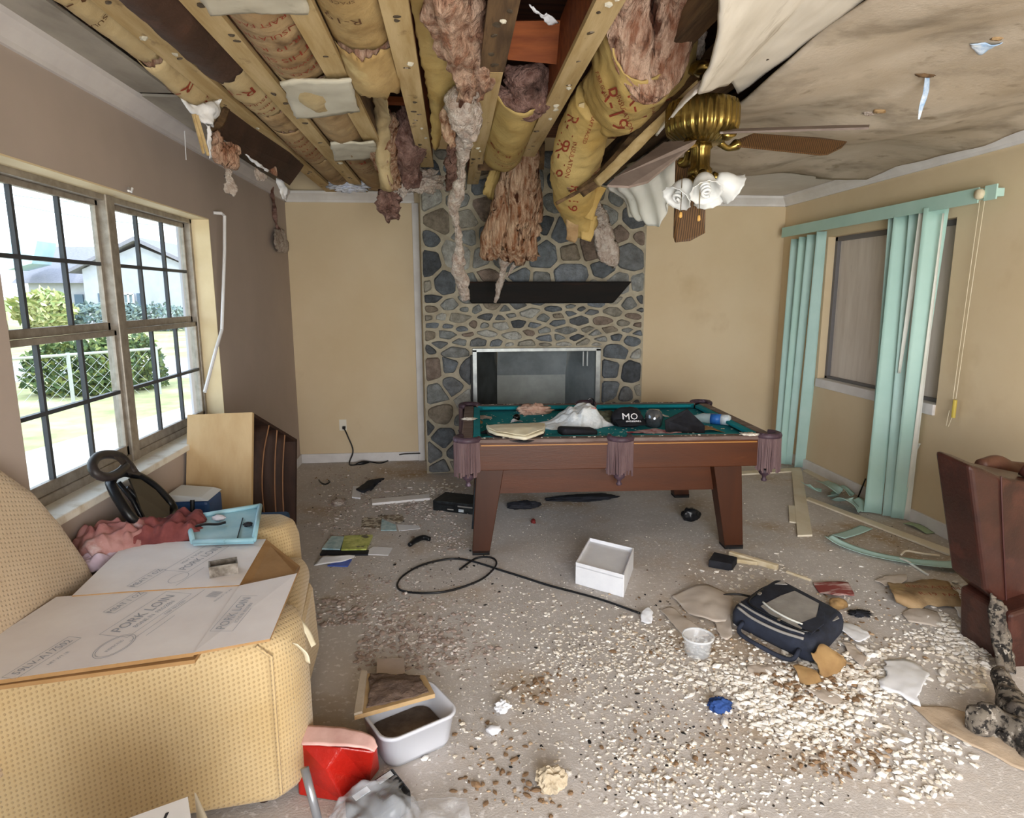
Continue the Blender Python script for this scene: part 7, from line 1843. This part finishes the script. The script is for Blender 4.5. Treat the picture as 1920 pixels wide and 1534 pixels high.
litter('drywall_slab', [(1660, 1240), (1700, 1238), (1742, 1262), (1655, 1290), (1690, 1305), (1720, 1318)], m_wbx, 'large white drywall slab among the crumbs at the right', 'drywall', seed=10, z=.014, rag=.03)
litter('drywall_slab', [(1562, 1172), (1590, 1168), (1618, 1180), (1600, 1200), (1615, 1204), (1632, 1192)], m_wbx, 'white drywall slab with grey edge behind the laptop bag', 'drywall', seed=11, z=.02)
litter('drywall_slab', [(1580, 1205), (1600, 1210), (1625, 1235), (1590, 1225), (1605, 1240), (1620, 1250)], m_gp, 'beige drywall piece right of the laptop bag', 'drywall', seed=12, z=.01)
ks = empty('kraft_scrap', ptz(1740, 1115), label='brown kraft scrap with red print on the floor by the recliner', cat='insulation')
KP = [[(1662, 1095), (1700, 1092), (1745, 1086), (1775, 1090)], [(1675, 1115), (1705, 1120), (1760, 1112), (1795, 1116)], [(1680, 1130), (1712, 1140), (1770, 1136), (1812, 1140)]]
put(sheet('kraft_facing', [[ptz(p[0], p[1], .012 if i != 1 else .05) for p in r] for i, r in enumerate(KP)], m_kraft_o, None, 30, 20, .004, .012, 8, .02, 14, 3), ks)
kp = MB(); o_ = ptz(1757, 1112, .058); dd = (ptz(1800, 1113, .05)-ptz(1725, 1109, .05)).normalized(); ee = Vector((-dd.y, dd.x, 0))
lettering(kp, 'INSULATION', .05, lambda u, v: o_+dd*u+ee*(v+.05)+Vector((0, 0, .012-.02*abs(v+.05))))
lettering(kp, 'R-19  FACED', .05, lambda u, v: o_+dd*(u+.03)+ee*(v-.03)+Vector((0, 0, .006)))
put(kp.build('print', m_redink), ks)
ws_ = empty('kraft_scrap', ptz(1562, 1104), label='red printed paper strip on the floor above the laptop bag', cat='paper')
put(sheet('strip', [[ptz(1523, 1092, .006), ptz(1560, 1090, .014), ptz(1592, 1094, .008)], [ptz(1535, 1112, .006), ptz(1570, 1116, .016), ptz(1601, 1117, .008)]], M('red_printed_paper', '#8d4440', '#c9b1ac', scale=10, rough=.8, ramp=(.5, .6), stretch=(.5, 2.4, 1)), None, 20, 10, .003, .004, 12, .01), ws_)
tag(blob('cardboard_tube', ptz(1572, 1132, .025), (.05, .035, .03), m_tan, None, 3, .3, 2, 51, flatten=.002), 'short brown cardboard roll beside the red printed strip', 'cardboard')
tag(blob('leaf_litter', ptz(1612, 1150, .008), (.05, .03, .01), m_blk, None, 4, .9, 5, 53, flatten=.001), 'black charred leaf litter patch right of the red strip', 'debris')
litter('drywall_sheet', [(1780, 1120), (1810, 1100), (1850, 1125), (1800, 1160), (1830, 1168), (1860, 1160)], m_wbx, 'white drywall sheet half under the recliner', 'drywall', seed=14)
litter('drywall_sheet', [(1640, 1090), (1660, 1082), (1700, 1078), (1660, 1100), (1680, 1098), (1700, 1090)], m_gp, 'thin grey drywall paper behind the brown kraft scrap', 'drywall', seed=15)
litter('drywall_sheet', [(1690, 1150), (1720, 1140), (1760, 1150), (1700, 1165), (1740, 1172), (1765, 1178)], m_gp, 'grey drywall paper in front of the brown kraft scrap', 'drywall', seed=16)

# ================================================================ rubble
CH_W = M('plaster_white', '#ffffff', '#e2ddd6', scale=30, rough=.9, island=['#efebe4', '#e4ded4', '#f4f2ee', '#d9d0c2', '#e9e4dc'])
CH_B = M('plaster_brown', '#ffffff', '#cfc5b8', scale=30, rough=.95, island=['#b59c80', '#9f8568', '#c2ad94', '#8a7056', '#c9b8a2', '#7a634c'])
CH_L = M('plaster_mauve', '#ffffff', '#d8d0cc', scale=30, rough=.95, island=['#c3b8b2', '#ada19a', '#d5ccc7', '#a3938a', '#dfd9d5', '#b5a8a2'])
CH_D = M('dark_bits', '#ffffff', '#bbbbbb', scale=30, rough=.8, island=['#2a2522', '#3b342f', '#1d1b1b', '#4a3c30', '#33333a'])
rnd = random.Random(99)
# avoid: rectangles in world xy of large things on the floor
def clear(p):
    if p.x < -.50 and p.y < 3.2: return False
    if p.x < -1.0 and p.y < 4.6: return False
    if p.x > 2.62 and p.y < 3.2: return False
    if p.x > 3.38 or p.x < -1.55 or p.y > 6.55: return False
    if -.36 < p.x < 1.9 and p.y > 6.0: return False
    return True
def sample(cx, cy, rx, ry):
    for _ in range(30):
        x, y = rnd.gauss(0, .5), rnd.gauss(0, .5)
        if x*x+y*y < 1.3:
            p = ptz(cx+x*rx, cy+y*ry)
            if clear(p): return p
    return None
# (kind, centre px, radius px, count, mean size in m)
CL = [('w', 1500, 1330, 150, 62, 760, .0135), ('w', 1420, 1275, 160, 52, 640, .0125), ('w', 1620, 1270, 110, 70, 520, .0145), ('w', 1270, 1225, 160, 70, 520, .0095), ('w', 1150, 1210, 140, 70, 380, .008),
      ('w', 1815, 1195, 80, 95, 480, .0145), ('w', 1740, 1190, 110, 60, 260, .010), ('w', 1560, 1385, 110, 50, 200, .011), ('w', 1720, 1435, 100, 70, 240, .012), ('w', 1650, 1360, 110, 60, 120, .010),
      ('w', 1230, 1430, 170, 110, 380, .008), ('w', 1340, 1470, 200, 90, 220, .008), ('w', 1050, 1260, 160, 90, 320, .0085), ('w', 1150, 1320, 260, 130, 420, .006), ('w', 1480, 1450, 260, 110, 260, .007),
      ('w', 1400, 1080, 130, 50, 160, .010), ('w', 1000, 1150, 150, 60, 180, .008), ('w', 1520, 1150, 120, 60, 140, .009), ('w', 1850, 1090, 50, 40, 60, .012), ('w', 850, 1380, 160, 110, 60, .008),
      ('l', 750, 1185, 130, 65, 620, .0105), ('l', 640, 1190, 70, 70, 220, .013), ('l', 700, 1100, 130, 60, 260, .008), ('l', 830, 1220, 110, 50, 240, .010), ('l', 880, 1130, 130, 60, 200, .006),
      ('l', 800, 950, 90, 35, 420, .012), ('l', 690, 930, 110, 50, 300, .011), ('l', 640, 985, 80, 40, 200, .009), ('l', 850, 1010, 70, 30, 160, .010), ('w', 830, 925, 50, 25, 120, .014),
      ('b', 1020, 1285, 70, 45, 50, .011), ('b', 1240, 1425, 110, 80, 80, .009), ('b', 1530, 1290, 110, 50, 120, .016), ('b', 1100, 1200, 260, 120, 120, .006), ('b', 930, 1420, 90, 90, 60, .009), ('b', 1000, 1490, 110, 40, 50, .010),
      ('b', 1300, 1200, 200, 60, 120, .010), ('b', 1580, 1420, 120, 60, 110, .011), ('b', 640, 900, 90, 40, 70, .007), ('b', 1600, 1180, 160, 80, 120, .010), ('b', 1350, 1330, 260, 110, 160, .006),
      ('d', 840, 1080, 130, 50, 60, .006), ('d', 1100, 1180, 380, 180, 160, .005), ('d', 1450, 1350, 320, 150, 110, .005), ('d', 700, 1000, 150, 90, 90, .006), ('d', 1200, 1400, 320, 120, 90, .006), ('d', 1620, 1000, 100, 60, 60, .005),
      ('w', 1200, 1000, 420, 60, 90, .006), ('l', 1200, 1050, 420, 80, 160, .005), ('w', 1100, 1250, 620, 260, 1800, .0035), ('l', 1000, 1220, 560, 260, 1100, .0035), ('w', 1640, 1100, 180, 60, 120, .006)]
items = []
for (kd, cx, cy, rx, ry, n_, s_) in CL:
    for _ in range(n_):
        p = sample(cx, cy, rx, ry)
        if p is None: continue
        items.append((kd, p, s_*rnd.uniform(.45, 1.0)*(1+.9*rnd.random()**4)))
# the largest in the picture become single objects, the rest one heap per kind
def seen(it): return it[2]/((it[1]-CAM).length)
kinds = {'w': ('plaster_chunk', CH_W, 'white plaster chunk scattered over the floor', 'white plaster chunks on the floor', 290),
         'l': ('plaster_flake', CH_L, 'mauve-grey plaster chunk scattered over the left part of the floor', 'mauve-grey plaster chunks on the floor', 150),
         'b': ('cardboard_crumb', CH_B, 'brown board crumb scattered over the floor', 'brown board crumbs on the floor', 150),
         'd': ('dark_crumb', CH_D, 'small black crumb scattered over the floor', 'black crumbs on the floor', 50)}
ICO = []
for sd in range(10):
    bm = bmesh.new(); bmesh.ops.create_icosphere(bm, subdivisions=1, radius=1); rn = random.Random(sd)
    st_ = (rn.uniform(.9, 1.7), rn.uniform(.6, 1.0), rn.uniform(.35, .65))
    for v in bm.verts:
        k_ = rn.uniform(.55, 1.2); v.co = Vector((v.co.x*st_[0], v.co.y*st_[1], v.co.z*st_[2]))*k_
    zmin = min(v.co.z for v in bm.verts)
    ICO.append(([v.co.copy()-Vector((0, 0, zmin*.9)) for v in bm.verts], [tuple(v.index for v in f.verts) for f in bm.faces])); bm.free()
heapnames = {'w': 'plaster_rubble', 'l': 'mauve_rubble', 'b': 'brown_rubble', 'd': 'black_rubble'}
for kd, (nm, mt_, lb, gr, cap) in kinds.items():
    its = sorted([i for i in items if i[0] == kd], key=seen, reverse=True)
    meshes = []
    for vs, fs in ICO:
        me = bpy.data.meshes.new(nm); me.from_pydata([tuple(v) for v in vs], [], fs); me.materials.append(mt_); meshes.append(me)
    for it in its[:cap]:
        o = bpy.data.objects.new(nm, meshes[rnd.randrange(10)]); COL.objects.link(o)
        o.location = (it[1].x, it[1].y, -.0005); s_ = it[2]; o.scale = (s_, s_, s_); o.rotation_euler = (0, 0, rnd.random()*6.28)
        tag(o, lb, 'plaster' if kd in 'wl' else 'crumb', gr)
    mb = MB(); V = []; Fc = []
    for it in its[cap:]:
        vs, fs = ICO[rnd.randrange(10)]; a = rnd.random()*6.28; c_, s__ = math.cos(a)*it[2], math.sin(a)*it[2]; b0_ = len(V)
        V += [(it[1].x+v.x*c_-v.y*s__, it[1].y+v.x*s__+v.y*c_, v.z*it[2]-.0005) for v in vs]
        Fc += [(f[0]+b0_, f[1]+b0_, f[2]+b0_) for f in fs]
    if V:
        me = bpy.data.meshes.new(heapnames[kd]); me.from_pydata(V, [], Fc)
        tag(link(heapnames[kd], me, mt_), {'w': 'fine white plaster crumbs all over the floor', 'l': 'fine mauve-grey plaster crumbs on the left of the floor', 'b': 'fine brown crumbs all over the floor', 'd': 'fine black specks all over the floor'}[kd], 'rubble', kind='stuff')
# crumbs on the pool table
for (u, v, s_, lb) in ((-.98, .0, .035, 'white plaster scrap on the left rail of the pool table'), (.86, -.66, .04, 'white plaster smear on the front rail near the right pocket')):
    tag(blob('plaster_scrap', tpt(u, v, .806), (s_*1.4, s_, .008), CH_W, None, 4, .6, 3, int(s_*1000), flatten=.8), lb, 'plaster')
tbv = []; tbf = []
for _ in range(420):
    u, v = rnd.uniform(-TA+.1, TA-.1), rnd.uniform(-TB+.1, TB-.1)
    on = rnd.random() < .3
    if on: v = rnd.choice((-TB+.03, TB-.03)); z = .8005
    else: z = BED
    s_ = rnd.uniform(.002, .009)*(1.8 if rnd.random() < .08 else 1); vs, fs = ICO[rnd.randrange(10)]; b0_ = len(tbv); p = tpt(u, v, z)
    tbv += [(p.x+q.x*s_, p.y+q.y*s_, p.z+q.z*s_*.6) for q in vs]; tbf += [tuple(i+b0_ for i in f) for f in fs]
me = bpy.data.meshes.new('table_crumbs'); me.from_pydata(tbv, [], tbf)
tag(link('table_crumbs', me, CH_W), 'white crumbs and dust flecks sprinkled over the pool table', 'rubble', kind='stuff')
for (u, v, s_, lb) in ((-.86, .28, .06, 'pale paper scrap at the far left of the table cloth'), (-.62, .12, .045, 'white torn tissue left of the plastic bag'), (-.92, .1, .05, 'brown leaf scrap at the left cushion of the table'), (.55, .25, .05, 'white paper scrap behind the black board on the table'), (.62, .1, .045, 'grey paper scrap left of the water bottle'), (.94, -.42, .05, 'torn white and purple paper by the right front pocket'), (.84, -.5, .03, 'white plaster bit by the right front corner of the table')):
    tag(sheet('paper_scrap', [[tpt(u-s_, v-s_*.5, BED+.003), tpt(u, v-s_*.7, BED+.014), tpt(u+s_, v-s_*.4, BED+.004)], [tpt(u-s_*.8, v+s_*.5, BED+.012), tpt(u, v+s_*.5, BED+.02), tpt(u+s_*.9, v+s_*.6, BED+.003)]], m_tan if 'brown' in lb else m_fluff if 'pale' in lb else m_wbx, None, 12, 10, .002, .012, 16, .012, 20, int(s_*999)), lb, 'paper')
